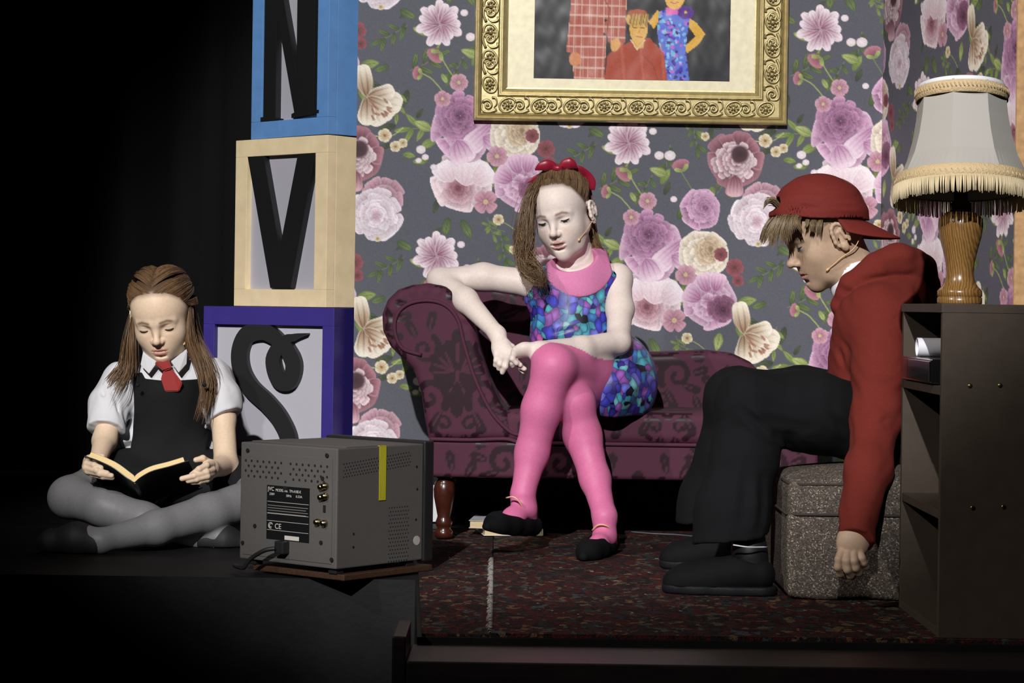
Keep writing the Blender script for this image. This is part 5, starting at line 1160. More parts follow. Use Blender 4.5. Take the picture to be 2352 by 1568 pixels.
def strands(name, groups, m, parent, seed=0):
    """groups: (guides, count, spread profile, radius, wave amplitude, wave count, end raggedness). guides share one direction; hairs are blends of neighbouring guides"""
    rr = np.random.default_rng(seed); vs_, fs_, cs_, k = [], [], [], 0
    for guides, count, spread, rad, wave, wn, rag in groups:
        n = 22; G = np.array([resample(g, n) for g in guides]); ng = len(G)
        nc = max(8, count // 11); cs = rr.random(nc) * (ng - 1); co = rr.normal(size=(nc, 3)); co /= np.linalg.norm(co, axis=1)[:, None]; co *= rr.random((nc, 1)) ** .5
        cph = rr.random(nc) * 6.28; cd1 = rr.normal(size=(nc, 3)); cd1 /= np.linalg.norm(cd1, axis=1)[:, None]; cd2 = rr.normal(size=(nc, 3)); cd2 /= np.linalg.norm(cd2, axis=1)[:, None]; lo_s, hi_s = (.62, 1.4) if max(spread) > .005 else (.84, 1.16); csh = rr.uniform(lo_s, hi_s, nc); cend = 1 - rr.random(nc) * rag
        for i in range(count):
            c_ = i % nc; s = np.clip(cs[c_] + rr.normal() * .10, 0, ng - 1 - 1e-6) if ng > 1 else 0; j = int(s); fr = s - j
            L = G[j] * (1 - fr) + G[min(j + 1, ng - 1)] * fr
            t = np.linspace(0, 1, n); sp = np.interp(t, np.linspace(0, 1, len(spread)), spread)
            o2 = rr.normal(size=3) * .32 * np.interp(t, [0, .6, 1], [1.2, 1, .45])[:, None]; ph = cph[c_] + rr.normal() * .25
            wv = wave * np.interp(t, [0, .3, .6, 1], [0, .3, .9, 1.25])
            L = L + (co[c_] + o2) * sp[:, None] + (np.sin(t * wn * 6.28 + ph)[:, None] * cd1[c_] + np.cos(t * wn * 6.28 + ph)[:, None] * cd2[c_]) * wv[:, None]
            end = min(1, cend[c_] * rr.uniform(.9, 1.06)); st = int(rr.random() ** 2 * 6); q = resample(L[st:max(st + 4, int(n * end))], 9)
            r = rad * rr.uniform(.7, 1.3) * np.interp(np.linspace(0, 1, 9), [0, .2, .75, 1], [.25, 1, .9, .15])
            tg = np.gradient(q, axis=0); tg /= np.linalg.norm(tg, axis=1)[:, None] + 1e-9
            u = np.cross(tg, V(0.3, 0.8, 0.5)); u /= np.linalg.norm(u, axis=1)[:, None] + 1e-9; w_ = np.cross(tg, u)
            ring = [q + r[:, None] * (u * math.cos(a) + w_ * math.sin(a)) for a in (0, 2.094, 4.189)]
            vt = np.stack(ring, 1).reshape(-1, 3); I = np.arange(8)
            for a in range(3):
                b = (a + 1) % 3; fs_.append(np.stack([I * 3 + a, I * 3 + b, (I + 1) * 3 + b, (I + 1) * 3 + a], 1) + k)
            shade = csh[c_] * rr.uniform(.8, 1.2); cs_.append(np.full((len(vt), 3), shade)); vs_.append(vt); k += len(vt)
    o = mesh_obj(name, np.vstack(vs_), np.vstack(fs_), m, parent, True, np.vstack(cs_), 'shade'); tag(o, kind='stuff'); return o
def hair_mat(name, base):
    m = mat(name, base, 0.38, spec=0.45); nt = m.node_tree; b = nt.nodes['Principled BSDF']
    a = nt.nodes.new('ShaderNodeAttribute'); a.attribute_name = 'shade'; mx = nt.nodes.new('ShaderNodeMix'); mx.data_type = 'RGBA'; mx.blend_type = 'MULTIPLY'; mx.inputs[0].default_value = 1
    mx.inputs[6].default_value = (*base, 1); nt.links.new(a.outputs['Color'], mx.inputs[7]); nt.links.new(mx.outputs[2], b.inputs['Base Color']); return m
def finger(f, pts, r0, r1, grp=7, k=.0035):
    n = len(pts); rs = [r0 + (r1 - r0) * i / (n - 1) for i in range(n)]; f.chain([np.asarray(p, float) for p in pts], rs, k, 'u', grp)
def headset(parent, pts, r=.0011):
    o = empty  # noqa
    root = tube_obj('headset_microphone', resample(pts, 18), r, M_mic, parent, 6)
    tip = pts[-1]; d = unit(np.asarray(pts[-1]) - np.asarray(pts[-2]))
    tube_obj('capsule', [tip - d * .004, tip, tip + d * .003, tip + d * .006], [.0014, .0026, .0028, .0012], M_mic, root, 8)
    q = resample(pts, 18)[7]; tube_obj('bead', [q - d * .0015, q, q + d * .0015], [.0010, .0022, .0010], M_mic, root, 8)
    return root
# ================================================================= the girl on the sofa
SKIN2 = srgb(222, 207, 199)
g2 = empty('person', P(1330, 1290, 5.45), 'girl in blue patterned dress and pink tights sitting cross-legged on the sofa', 'person')
def girl_on_sofa():
    f = Field(); A = head_axes(21, 17, -9)
    H = Head(P(1270, 509, 5.69), A, 1.0, 0.97, 1.05, mouth_open=.0042, nose=.97)
    nb = P(1334, 640, 5.80); H.build(f, nb, .037)
    # torso
    sh_r, sh_l = P(1228, 652, 5.78), P(1418, 640, 5.80)
    f.cap(sh_r, sh_l, .036, .036, .03, grp=6); f.cap(P(1326, 640, 5.80), P(1322, 740, 5.80), .052, .060, .04, grp=6, flat=(V(0, 1, 0), .7))
    f.cap(P(1322, 740, 5.80), P(1385, 880, 5.83), .060, .070, .04, grp=6)
    # her right arm lies along the sofa's scroll arm, hand hanging
    el_r, wr_r = P(1008, 642, 5.79), P(1143, 768, 5.60)
    f.chain([sh_r, P(1110, 636, 5.785), el_r], [.036, .0335, .0285], .02, grp=7); f.chain([el_r, P(1070, 690, 5.71), wr_r], [.0285, .0300, .0195], .016, grp=7)
    hc = P(1152, 800, 5.575)
    f.chain([wr_r, hc, P(1160, 815, 5.565)], [.0195, .021, .021], .012, grp=7, flat=(V(.2, 1, -.1), .66))
    f.cap(P(1148, 815, 5.568), P(1172, 812, 5.562), .0125, .0125, .010, grp=7, flat=(V(.2, 1, -.1), .8))
    D = 5.56
    finger(f, [P(1140, 800, D + .012), P(1141, 815, D + .004), P(1140, 828, D), P(1138, 838, D + .006)], .0078, .0062)
    finger(f, [P(1150, 802, D + .008), P(1153, 820, D), P(1149, 836, D - .002), P(1146, 846, D + .006)], .0080, .0064)
    finger(f, [P(1160, 804, D + .006), P(1165, 822, D - .002), P(1161, 842, D - .004), P(1154, 855, D + .004)], .0080, .0062)
    finger(f, [P(1168, 806, D + .008), P(1173, 820, D + .006), P(1174, 834, D + .006), P(1177, 840, D + .010)], .0075, .0058)
    finger(f, [P(1160, 785, D + .018), P(1176, 797, D + .016), P(1181, 812, D + .016), P(1178, 824, D + .018)], .0085, .0065)
    # her left arm comes across, wrist on the knee
    el_l, wr_l = P(1420, 786, 5.63), P(1238, 802, 5.475)
    f.chain([sh_l, P(1424, 710, 5.73), el_l], [.036, .0330, .0290], .02, grp=7); f.chain([el_l, P(1335, 800, 5.545), wr_l], [.0290, .0285, .0195], .016, grp=7)
    f.chain([wr_l, P(1205, 803, 5.470), P(1190, 808, 5.475)], [.0195, .0190, .0175], .012, grp=7, flat=(V(-.1, .6, .8), .72))
    E = 5.470
    finger(f, [P(1196, 804, E), P(1181, 812, E), P(1177, 824, E), P(1186, 834, E + .002)], .0078, .0062)
    finger(f, [P(1192, 808, E + .012), P(1181, 820, E + .010), P(1185, 831, E + .008), P(1195, 838, E + .008)], .0076, .0060)
    finger(f, [P(1194, 812, E + .022), P(1184, 824, E + .022), P(1194, 841, E + .018), P(1204, 847, E + .016)], .0074, .0060)
    finger(f, [P(1196, 814, E + .032), P(1188, 830, E + .034), P(1197, 848, E + .030), P(1202, 854, E + .028)], .0066, .0052)
    finger(f, [P(1214, 798, E - .004), P(1198, 797, E + .004), P(1186, 804, E + .012)], .0080, .0064)
    # legs: left crossed over right
    hip_l, hip_r = P(1425, 880, 5.80), P(1345, 890, 5.82)
    kn_l, an_l = P(1272, 842, 5.455), P(1201, 1135, 5.44)
    f.chain([hip_l, P(1350, 856, 5.63), kn_l], [.058, .061, .0490], .03, grp=8)
    f.chain([kn_l, P(1244, 940, 5.462), P(1222, 1040, 5.468), an_l], [.0490, .0465, .0390, .0285], .02, grp=8)
    f.chain([an_l, P(1206, 1175, 5.445)], [.0285, .0270], .012, grp=8)
    f.chain([P(1205, 1165, 5.435), P(1178, 1188, 5.39), P(1140, 1205, 5.335)], [.028, .023, .012], .016, grp=8, flat=(V(.3, -.5, .8), .8)); f.ell(P(1214, 1192, 5.46), (.022, .026, .026), None, .014, grp=8)
    kn_r, an_r = P(1323, 924, 5.50), P(1389, 1186, 5.40)
    f.chain([hip_r, P(1335, 905, 5.66), kn_r], [.058, .056, .0430], .03, grp=8)
    f.chain([kn_r, P(1338, 1000, 5.51), P(1367, 1100, 5.47), an_r], [.0430, .0445, .0350, .0275], .02, grp=8)
    f.chain([an_r, P(1389, 1232, 5.395), P(1374, 1252, 5.34), P(1356, 1268, 5.285)], [.0275, .026, .022, .012], .016, grp=8); f.ell(P(1398, 1246, 5.42), (.021, .026, .022), None, .014, grp=8)
    v, ff = finish_body(f, (-.24, 5.20, .0), (.36, 5.96, .93), .0036, H, hands=[(P(1158, 822, 5.565), .055), (P(1195, 822, 5.475), .045)])
    v[:, 2] = np.maximum(v[:, 2], .0090); g = np.zeros(len(v), int)
    for s in range(0, len(v), 40000): g[s:s + 40000] = f.groups(v[s:s + 40000])
    col = np.tile(V(*SKIN2), (len(v), 1)); col[g == 8] = srgb(206, 110, 154)
    hd = np.linalg.norm(v - H.o, axis=1) < .17; cc = col[hd]
    hairc = V(*srgb(88, 66, 48))
    prof = [(0, 38), (30, 36), (48, 25), (62, 4), (75, -14), (88, -8), (105, -18), (125, -48), (180, -52)]
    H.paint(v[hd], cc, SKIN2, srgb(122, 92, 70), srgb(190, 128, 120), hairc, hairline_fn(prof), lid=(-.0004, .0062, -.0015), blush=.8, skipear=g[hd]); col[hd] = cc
    mesh_obj('body', v, ff, M_skin, g2, True, col)
    H.lashes(g2, (-.0004, 0), .0018)
    # ---- hair
    MH = hair_mat('brown_hair', srgb(112, 88, 64)); grp = []; gather = (.05, -.75, .75)
    roots = hair_roots(prof, np.linspace(-95, 95, 21), 1.0)
    grp.append(([skull_path(H, a, gather, 12, (.0, .010), .003) for a in roots], 1500, [.0006, .002, .004, .004], .00075, 0.0004, 2, .05))
    back = hair_roots(prof, np.linspace(95, 265, 11), 6.0)
    grp.append(([skull_path(H, a, gather, 12, (.001, .010), .004) for a in back], 350, [.001, .002, .004, .004], .0008, 0.0004, 2, .05))
    mid = hair_roots([(0, 52), (180, 10)], np.linspace(-170, 170, 15))
    grp.append(([skull_path(H, a, gather, 10, (.006, .011), .001) for a in mid], 500, [.001, .002, .003, .003], .0008, 0.0004, 2, .05))
    # loose wavy lengths falling on her right side and behind the left ear
    L1 = [[H.w(.030, .010, .112), P(1236, 424, 5.70), P(1222, 462, 5.678), P(1214, 540, 5.665), P(1222, 600, 5.66), P(1243, 630, 5.66), P(1238, 665, 5.66)],
          [H.w(.035, -.015, .112), P(1228, 426, 5.73), P(1214, 466, 5.705), P(1203, 555, 5.69), P(1212, 618, 5.675), P(1246, 646, 5.665), P(1246, 682, 5.66)],
          [H.w(.04, -.04, .105), P(1220, 432, 5.76), P(1207, 476, 5.742), P(1194, 570, 5.72), P(1208, 630, 5.69), P(1240, 640, 5.67), P(1232, 655, 5.66)]]
    grp.append((L1, 620, [.003, .008, .013, .014, .012], .0008, .0150, 3.0, .45)); grp.append((L1, 60, [.004, .016, .022, .022, .02], .0005, .008, 2.5, .4))
    L2 = [[H.w(-.060, -.06, .01), P(1372, 560, 5.80), P(1392, 590, 5.82), P(1380, 625, 5.83)], [H.w(-.03, -.09, .0), P(1350, 570, 5.84), P(1376, 610, 5.85), P(1340, 640, 5.85)]]
    grp.append((L2, 260, [.004, .012, .014, .010], .0010, .004, 2, .3))
    strands('hair', grp, MH, g2, 4)
    # ---- satin bow
    MB = mat('crimson_satin', srgb(140, 22, 48), 0.38, spec=0.6)
    bow = empty_part('hair_bow', g2, H.w(.0, -.02, .112))
    c = P(1285, 388, 5.735)
    def lobe(pts, rs, nm, sq=.5): tube_obj(nm, resample(pts, 16), np.interp(np.linspace(0, 1, 16), np.linspace(0, 1, len(rs)), rs), MB, bow, 14, flat=(V(.1, 1, .3), sq))
    lobe([P(1284, 388, 5.725), P(1264, 380, 5.72), P(1244, 382, 5.716), P(1229, 390, 5.72)], [.004, .012, .016, .010, .002], 'loop'); lobe([P(1282, 388, 5.725), P(1300, 377, 5.722), P(1314, 378, 5.722), P(1326, 386, 5.726)], [.004, .013, .017, .011, .002], 'loop')
    lobe([P(1296, 392, 5.74), P(1326, 390, 5.745), P(1346, 402, 5.755), P(1358, 418, 5.76), P(1358, 436, 5.765)], [.005, .012, .013, .012, .009], 'tail', .25); lobe([P(1262, 396, 5.74), P(1244, 404, 5.745), P(1226, 412, 5.75), P(1212, 419, 5.75)], [.006, .009, .007, .001], 'tail', .25)
    tube_obj('knot', [P(1270, 386, 5.72), P(1282, 386, 5.716), P(1292, 388, 5.72)], [.006, .009, .006], MB, bow, 10)
    headset(g2, [H.w(-.074, .002, -.030), H.w(-.068, .020, -.040), H.w(-.060, .038, -.050), H.w(-.050, .056, -.060)])
    tube_obj('earring', [H.w(-.0755, -.009, -.036), H.w(-.0770, -.009, -.0375), H.w(-.0760, -.009, -.039)], [.001, .0028, .001], mat('gold_stud', srgb(220, 190, 130), .25, 1.0), g2, 8)
    # ---- dress
    d = Field()
    d.cap(P(1246, 664, 5.785), P(1406, 654, 5.80), .050, .050, .03, flat=(V(0, 1, 0), .95)); d.cap(P(1312, 690, 5.785), P(1312, 775, 5.79), .098, .092, .04, flat=(V(0, 1, 0), .84))
    d.cap(P(1312, 775, 5.79), P(1385, 850, 5.81), .090, .108, .05)
    d.chain([P(1395, 862, 5.81), P(1410, 872, 5.74), P(1392, 892, 5.66)], [.108, .094, .080], .05)
    d.chain([P(1432, 872, 5.80), P(1440, 905, 5.74)], [.072, .060], .04); d.chain([P(1400, 925, 5.68), P(1432, 922, 5.70)], [.048, .05], .03)
    hemc = P(1362, 880, 5.60); d.add(lambda p: np.where(p[:, 2] < .475, (p - hemc) @ unit(V(-.85, -.52, .10)), -.06 + np.clip(.05 - (p[:, 2] - .475), 0, .05) * 0), .004, 'i')                       # skirt hem
    d.ell(P(1180, 655, 5.78), (.030, .07, .050), None, .006, 's'); d.ell(P(1446, 662, 5.78), (.034, .07, .070), None, .006, 's')     # armholes
    d.ell(P(1320, 602, 5.755), (.068, .078, .048), None, .004, 's'); d.plane(V(0, 0, .326), V(0, 0, -1))
    d.add(lambda p: .0016 * snoise(p * V(1, 1, .55), 16, 3) + .0022 * snoise(p * V(1.4, 1, .4), 9, 5) * np.clip((.50 - p[:, 2]) / .1, 0, 1), .01, 'd')
    d.add(creases([(P(1240, 770, 5.70), P(1330, 752, 5.70), .005, .003), (P(1300, 785, 5.70), P(1390, 770, 5.72), .005, .003), (P(1375, 850, 5.65), P(1470, 835, 5.72), .006, .004), (P(1385, 900, 5.62), P(1480, 880, 5.70), .007, .004), (P(1395, 945, 5.62), P(1470, 930, 5.68), .006, .003), (P(1222, 700, 5.72), P(1270, 720, 5.70), .004, .002)]), .01, 'd')
    v, q = d.mesh((-.02, 5.54, .26), (.40, 5.98, .74), .0034); v, q = largest_only(v, q)
    mesh_obj('dress', v, q, dress_mat(), g2)
    # ---- pink collar
    cf = Field(); ax = unit(nb - H.w(0, -.02, -.06))
    cc_ = P(1328, 628, 5.785)
    cf.cap(P(1268, 655, 5.77), P(1392, 640, 5.795), .052, .052, .03, flat=(V(0, 1, 0), .92)); cf.cap(P(1326, 640, 5.775), P(1322, 668, 5.765), .078, .075, .03, flat=(V(0, 1, 0), .86)); cf.cap(P(1352, 618, 5.80), P(1372, 600, 5.82), .050, .036, .03)
    cf.ell(P(1317, 590, 5.745), (.060, .062, .033), head_axes(10, 20, -8), .004, 's'); cf.cap(P(1320, 625, 5.80), P(1318, 560, 5.74), .041, .06, .003, 's')
    n1 = unit(V(-.10, -.35, -1.0))
    cf.add(lambda p: np.sqrt(((p - P(1327, 600, 5.80))[:, [0, 2]] * V(1, 1.0)) ** 2 @ np.ones(2)) - .092, .003, 'i')
    cf.plane(P(1250, 640, 5.78), unit(V(-1, -.1, .1)), .004); cf.plane(P(1404, 620, 5.80), unit(V(1, 0, .25)), .004)
    v, q = cf.mesh((0.02, 5.62, .60), (.30, 5.94, .76), .0028); v, q = largest_only(v, q)
    mesh_obj('collar', v, q, mat('pink_linen', srgb(206, 122, 166), .8, bump=(700, .35, .001), noise=(500, .12)), g2)
    # ---- shoes
    MS = mat('black_suede', (.0035, .0035, .0045), .8, spec=.15)
    def shoe(toe, heel, up, strap, floor=None):
        toe, heel = np.asarray(toe), np.asarray(heel); ax = unit(toe - heel); sd = unit(np.cross(ax, up)); up = np.cross(sd, ax); L = np.linalg.norm(toe - heel)
        Rm = np.stack([sd, ax, up], 1); w = lambda a, b, c: heel + Rm @ V(a, b, c); s = Field()
        s.chain([w(0, L * .02, .024), w(0, L * .28, .025), w(0, L * .55, .022), w(.0, L * .78, .017), w(0, L * .96, .010)], [.0285, .0295, .0315, .0270, .0120], .02)
        s.ell(w(0, L * .36, .066), V(.0260, L * .40, .046), Rm, .006, 's'); s.plane(w(0, 0, .0), -up, .004); s.plane(w(0, 0, .048), up, .004)
        v, q = s.mesh(np.minimum(toe, heel) - .06, np.maximum(toe, heel) + .07, .0024); v, q = largest_only(v, q)
        o = mesh_obj('shoe', v, q, MS, g2); tube_obj('strap', resample(strap, 12), .0022, mat('elastic_strap', srgb(222, 176, 150), .7), o, 6)
    shoe(P(1112, 1218, 5.298), P(1214, 1228, 5.468), unit(V(.10, -.30, .95)), [P(1163, 1143, 5.41), P(1180, 1141, 5.39), P(1196, 1156, 5.392), P(1210, 1185, 5.42)])
    shoe(F(1338, 1289, .0075), F(1398, 1268, .0075), V(0, 0, 1), [P(1360, 1218, 5.385), P(1375, 1205, 5.365), P(1395, 1208, 5.365), P(1415, 1226, 5.395)])
def empty_part(name, parent, loc):
    """a small part whose pieces hang below it"""
    bm = bmesh.new(); bmesh.ops.create_icosphere(bm, subdivisions=2, radius=.006)
    for v in bm.verts: v.co += Vector([float(x) for x in loc])
    return bm_obj(name, bm, mat('ribbon_core', srgb(150, 24, 52), .4), parent, True)
def dress_mat():
    m = bpy.data.materials.new('blue_leaf_print_cotton'); m.use_nodes = True; nt = m.node_tree; b = nt.nodes['Principled BSDF']; b.inputs['Roughness'].default_value = .42
    tc = nt.nodes.new('ShaderNodeTexCoord'); n0 = nt.nodes.new('ShaderNodeTexNoise'); n0.inputs['Scale'].default_value = 22; nt.links.new(tc.outputs['Object'], n0.inputs['Vector'])
    mp = nt.nodes.new('ShaderNodeMapping'); mp.inputs['Scale'].default_value = (1, .5, .75); mp.inputs['Rotation'].default_value = (0, .6, 0); nt.links.new(tc.outputs['Object'], mp.inputs['Vector'])
    mv = nt.nodes.new('ShaderNodeMix'); mv.data_type = 'VECTOR'; mv.inputs[0].default_value = .03; nt.links.new(mp.outputs['Vector'], mv.inputs[4]); nt.links.new(n0.outputs['Color'], mv.inputs[5])
    vo = nt.nodes.new('ShaderNodeTexVoronoi'); vo.inputs['Scale'].default_value = 58; nt.links.new(mv.outputs[1], vo.inputs['Vector'])
    vd = nt.nodes.new('ShaderNodeTexVoronoi'); vd.feature = 'DISTANCE_TO_EDGE'; vd.inputs['Scale'].default_value = 58; nt.links.new(mv.outputs[1], vd.inputs['Vector'])
    cr = nt.nodes.new('ShaderNodeValToRGB'); cr.color_ramp.interpolation = 'CONSTANT'; el = cr.color_ramp.elements
    cols = [(0, srgb(70, 70, 190)), (.14, srgb(84, 176, 200)), (.30, srgb(110, 112, 208)), (.44, srgb(58, 50, 150)), (.56, srgb(120, 196, 206)), (.68, srgb(150, 90, 180)), (.78, srgb(66, 120, 190)), (.88, srgb(206, 100, 176)), (.94, srgb(24, 24, 44))]
    el[0].color = (*cols[0][1], 1); el[1].position = cols[1][0]; el[1].color = (*cols[1][1], 1)
    for p_, c_ in cols[2:]: e = el.new(p_); e.color = (*c_, 1)
    sp = nt.nodes.new('ShaderNodeSeparateColor'); nt.links.new(vo.outputs['Color'], sp.inputs[0]); nt.links.new(sp.outputs[0], cr.inputs['Fac'])
    r = nt.nodes.new('ShaderNodeMapRange'); r.inputs['From Max'].default_value = .07; r.inputs['To Min'].default_value = .4; r.inputs['To Max'].default_value = 1.0; nt.links.new(vd.outputs['Distance'], r.inputs['Value'])
    r2 = nt.nodes.new('ShaderNodeMapRange'); r2.inputs['From Max'].default_value = .6; r2.inputs['To Min'].default_value = 1.35; r2.inputs['To Max'].default_value = .55; nt.links.new(vo.outputs['Distance'], r2.inputs['Value'])
    mm = nt.nodes.new('ShaderNodeMath'); mm.operation = 'MULTIPLY'; nt.links.new(r.outputs['Result'], mm.inputs[0]); nt.links.new(r2.outputs['Result'], mm.inputs[1])
    mx = nt.nodes.new('ShaderNodeMix'); mx.data_type = 'RGBA'; mx.blend_type = 'MULTIPLY'; mx.inputs[0].default_value = 1; nt.links.new(cr.outputs['Color'], mx.inputs[6]); nt.links.new(mm.outputs[0], mx.inputs[7]); nt.links.new(mx.outputs[2], b.inputs['Base Color'])
    return m
girl_on_sofa()
# ================================================================= the girl reading on the floor
SKIN1 = srgb(222, 196, 170)
g1 = empty('person', P(350, 1270, 5.5), 'girl in white shirt and black pinafore sitting cross-legged and reading', 'person')
def girl_reading():
    f = Field(); A = head_axes(3, 24, -6)
    H = Head(P(358, 755, 5.66), A, 1.03, 1.0, .96, mouth_open=0.0, nose=.95)
    nb = P(376, 862, 5.80); H.build(f, nb, .036, neck_mid=P(375, 815, 5.76))
    shr, shl = P(272, 874, 5.80), P(492, 866, 5.81)
    f.cap(shr, shl, .034, .034, .03, grp=6); f.cap(P(380, 880, 5.81), P(385, 1060, 5.84), .060, .075, .05, grp=6)
    elr, wrr = P(240, 1012, 5.70), P(222, 1068, 5.56)
    f.chain([shr, elr], [.034, .029], .02, grp=7); f.chain([elr, wrr], [.029, .019], .016, grp=7)
    ell_, wrl = P(519, 1068, 5.68), P(484, 1078, 5.545)
    f.chain([shl, P(512, 960, 5.76), ell_], [.034, .030, .0295], .02, grp=7); f.chain([ell_, wrl], [.028, .0195], .016, grp=7)
    # hand under the left board of the book
    f.chain([wrr, P(210, 1066, 5.525), P(204, 1074, 5.50)], [.019, .021, .020], .012, grp=7, flat=(V(.5, .6, .2), .7))
    finger(f, [P(202, 1056, 5.50), P(199, 1064, 5.470), P(216, 1068, 5.452), P(232, 1074, 5.452)], .0080, .0064)
    finger(f, [P(200, 1066, 5.50), P(197, 1074, 5.467), P(222, 1080, 5.446), P(246, 1086, 5.448)], .0080, .0062)
    finger(f, [P(203, 1076, 5.50), P(202, 1082, 5.467), P(230, 1088, 5.446), P(256, 1092, 5.450)], .0080, .0062)
    finger(f, [P(210, 1084, 5.50), P(212, 1089, 5.470), P(236, 1095, 5.452), P(258, 1097, 5.456)], .0074, .0056)
    finger(f, [P(216, 1050, 5.53), P(222, 1046, 5.50), P(236, 1048, 5.49)], .0085, .0066)
    # hand under the right board
    f.chain([wrl, P(482, 1077, 5.515), P(474, 1082, 5.495)], [.0195, .021, .020], .012, grp=7, flat=(V(-.5, .6, .2), .7))
    finger(f, [P(486, 1066, 5.50), P(474, 1068, 5.470), P(457, 1077, 5.455), P(440, 1090, 5.458)], .0082, .0066)
    finger(f, [P(488, 1078, 5.495), P(474, 1084, 5.465), P(446, 1092, 5.448), P(418, 1099, 5.452)], .0082, .0064)
    finger(f, [P(486, 1088, 5.495), P(476, 1093, 5.467), P(452, 1100, 5.452), P(432, 1104, 5.456)], .0080, .0062)
    finger(f, [P(484, 1096, 5.50), P(476, 1101, 5.475), P(458, 1106, 5.462), P(442, 1108, 5.464)], .0072, .0056)
    finger(f, [P(478, 1060, 5.525), P(466, 1052, 5.50), P(450, 1056, 5.492)], .0085, .0066)
    # crossed legs in grey tights
    hr, hl_ = P(330, 1075, 5.84), P(440, 1072, 5.84)
    kr, ar = P(160, 1142, 5.60), P(455, 1232, 5.53)
    f.chain([hr, P(240, 1115, 5.72), kr], [.068, .062, .050], .03, grp=8); f.chain([kr, P(240, 1165, 5.53), P(330, 1195, 5.50), ar], [.050, .046, .042, .028], .02, grp=8)
    kl, al = P(598, 1140, 5.64), P(232, 1242, 5.335)
    f.chain([hl_, P(525, 1115, 5.76), kl], [.068, .062, .050], .03, grp=8); f.chain([kl, P(480, 1178, 5.52), P(360, 1212, 5.42), al], [.050, .047, .040, .028], .02, grp=8)
    f.chain([al, P(190, 1236, 5.33), P(125, 1240, 5.345)], [.028, .030, .018], .016, grp=8)
    f.chain([ar, P(505, 1238, 5.52), P(560, 1246, 5.53)], [.028, .028, .018], .016, grp=8)
    v, ff = finish_body(f, (-1.18, 5.24, .0), (-.50, 5.98, .78), .0036, H, hands=[(P(222, 1078, 5.475), .055), (P(455, 1086, 5.475), .055)])
    g = np.zeros(len(v), int)
    for s in range(0, len(v), 40000): g[s:s + 40000] = f.groups(v[s:s + 40000])
    col = np.tile(V(*SKIN1), (len(v), 1)); col[g == 8] = srgb(116, 116, 118)
    v[:, 2] = np.maximum(v[:, 2], .001)
    hd = np.linalg.norm(v - H.o, axis=1) < .17; cc = col[hd]; prof = [(0, 35), (30, 31), (50, 18), (66, -3), (78, -14), (90, -4), (105, -20), (125, -48), (180, -52)]
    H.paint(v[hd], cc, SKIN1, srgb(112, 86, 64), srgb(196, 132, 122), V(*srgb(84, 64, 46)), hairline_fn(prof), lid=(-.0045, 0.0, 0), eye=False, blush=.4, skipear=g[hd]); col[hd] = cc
    mesh_obj('body', v, ff, M_skin, g1, True, col); H.lashes(g1, (-.0045, 0), .0018)
    # ---- hair: centre parting drawn to the back, long lengths over both shoulders
    MH = hair_mat('light_brown_hair', srgb(112, 86, 62)); grp = []
    for sd in (-1, 1):
        part = [(sd * .012, math.sin(a), math.cos(a)) for a in np.radians([46, 30, 10, -15, -40])]
        gt = (sd * .62, -.78, .10); grp.append(([skull_path(H, p_, gt, 12, (.0015, .012), .004) for p_ in part], 520, [.0006, .003, .004, .004], .0008, .0004, 2, .05))
        fr = hair_roots(prof, np.linspace(3, 62, 9) * sd, 0.5)
        grp.append(([skull_path(H, p_, gt, 12, (.0, .012), .003) for p_ in fr], 600, [.0006, .002, .004, .004], .0008, .0004, 2, .05))
        sdr = hair_roots(prof, np.linspace(62, 120, 8) * sd, 2)
        grp.append(([skull_path(H, p_, (sd * .5, -.85, -.25), 12, (.001, .012), .003) for p_ in sdr], 380, [.0008, .002, .004, .004], .0008, .0004, 2, .05))
    bk = hair_roots([(0, 20), (180, 10)], np.linspace(120, 240, 6)); grp.append(([skull_path(H, p_, (0, -.9, -.45), 8, (.010, .012), 0) for p_ in bk], 300, [.002, .003, .004], .0009, .0006, 2, .05))
    Lr = [[H.w(-.070, .000, .020), P(430, 780, 5.70), P(446, 830, 5.71), P(462, 890, 5.69), P(455, 960, 5.66)], [H.w(-.072, -.03, .025), P(440, 770, 5.74), P(462, 830, 5.73), P(478, 900, 5.70), P(462, 968, 5.66)],
          [H.w(-.066, -.06, .02), P(446, 760, 5.78), P(478, 830, 5.77), P(494, 880, 5.745), P(486, 930, 5.71)]]
    grp.append((Lr, 620, [.004, .010, .012, .012, .012], .0009, .0022, 1.2, .45)); grp.append((Lr, 60, [.006, .016, .02, .022, .02], .0006, .005, 1.0, .4))
    Ll = [[H.w(.070, .0, .02), P(304, 790, 5.70), P(306, 840, 5.71), P(300, 875, 5.68), P(272, 920, 5.65)], [H.w(.072, -.03, .02), P(296, 780, 5.74), P(288, 840, 5.74), P(262, 880, 5.73), P(240, 930, 5.705)],
          [H.w(.066, -.06, .02), P(290, 780, 5.78), P(272, 840, 5.775), P(236, 870, 5.77), P(220, 930, 5.75)]]
    grp.append((Ll, 420, [.004, .009, .010, .009, .008], .0009, .002, 1.2, .5)); grp.append((Ll, 60, [.006, .016, .02, .022, .02], .0006, .005, 1.0, .3))
    strands('hair', grp, MH, g1, 9)
    headset(g1, [H.w(-.072, .0, -.018), H.w(-.068, .016, -.035), H.w(-.062, .032, -.048), H.w(-.055, .046, -.058)])
    # ---- white shirt
    MW = mat('white_cotton_shirt', srgb(206, 206, 211), .75); d = Field()
    d.cap(P(290, 874, 5.80), P(478, 866, 5.81), .044, .044, .03); d.cap(P(382, 890, 5.80), P(386, 1045, 5.83), .088, .094, .05, flat=(V(0, 1, 0), .85))
    d.cap(P(306, 1010, 5.79), P(296, 1035, 5.78), .034, .026, .02); d.cap(P(466, 1000, 5.79), P(478, 1020, 5.78), .030, .020, .02)
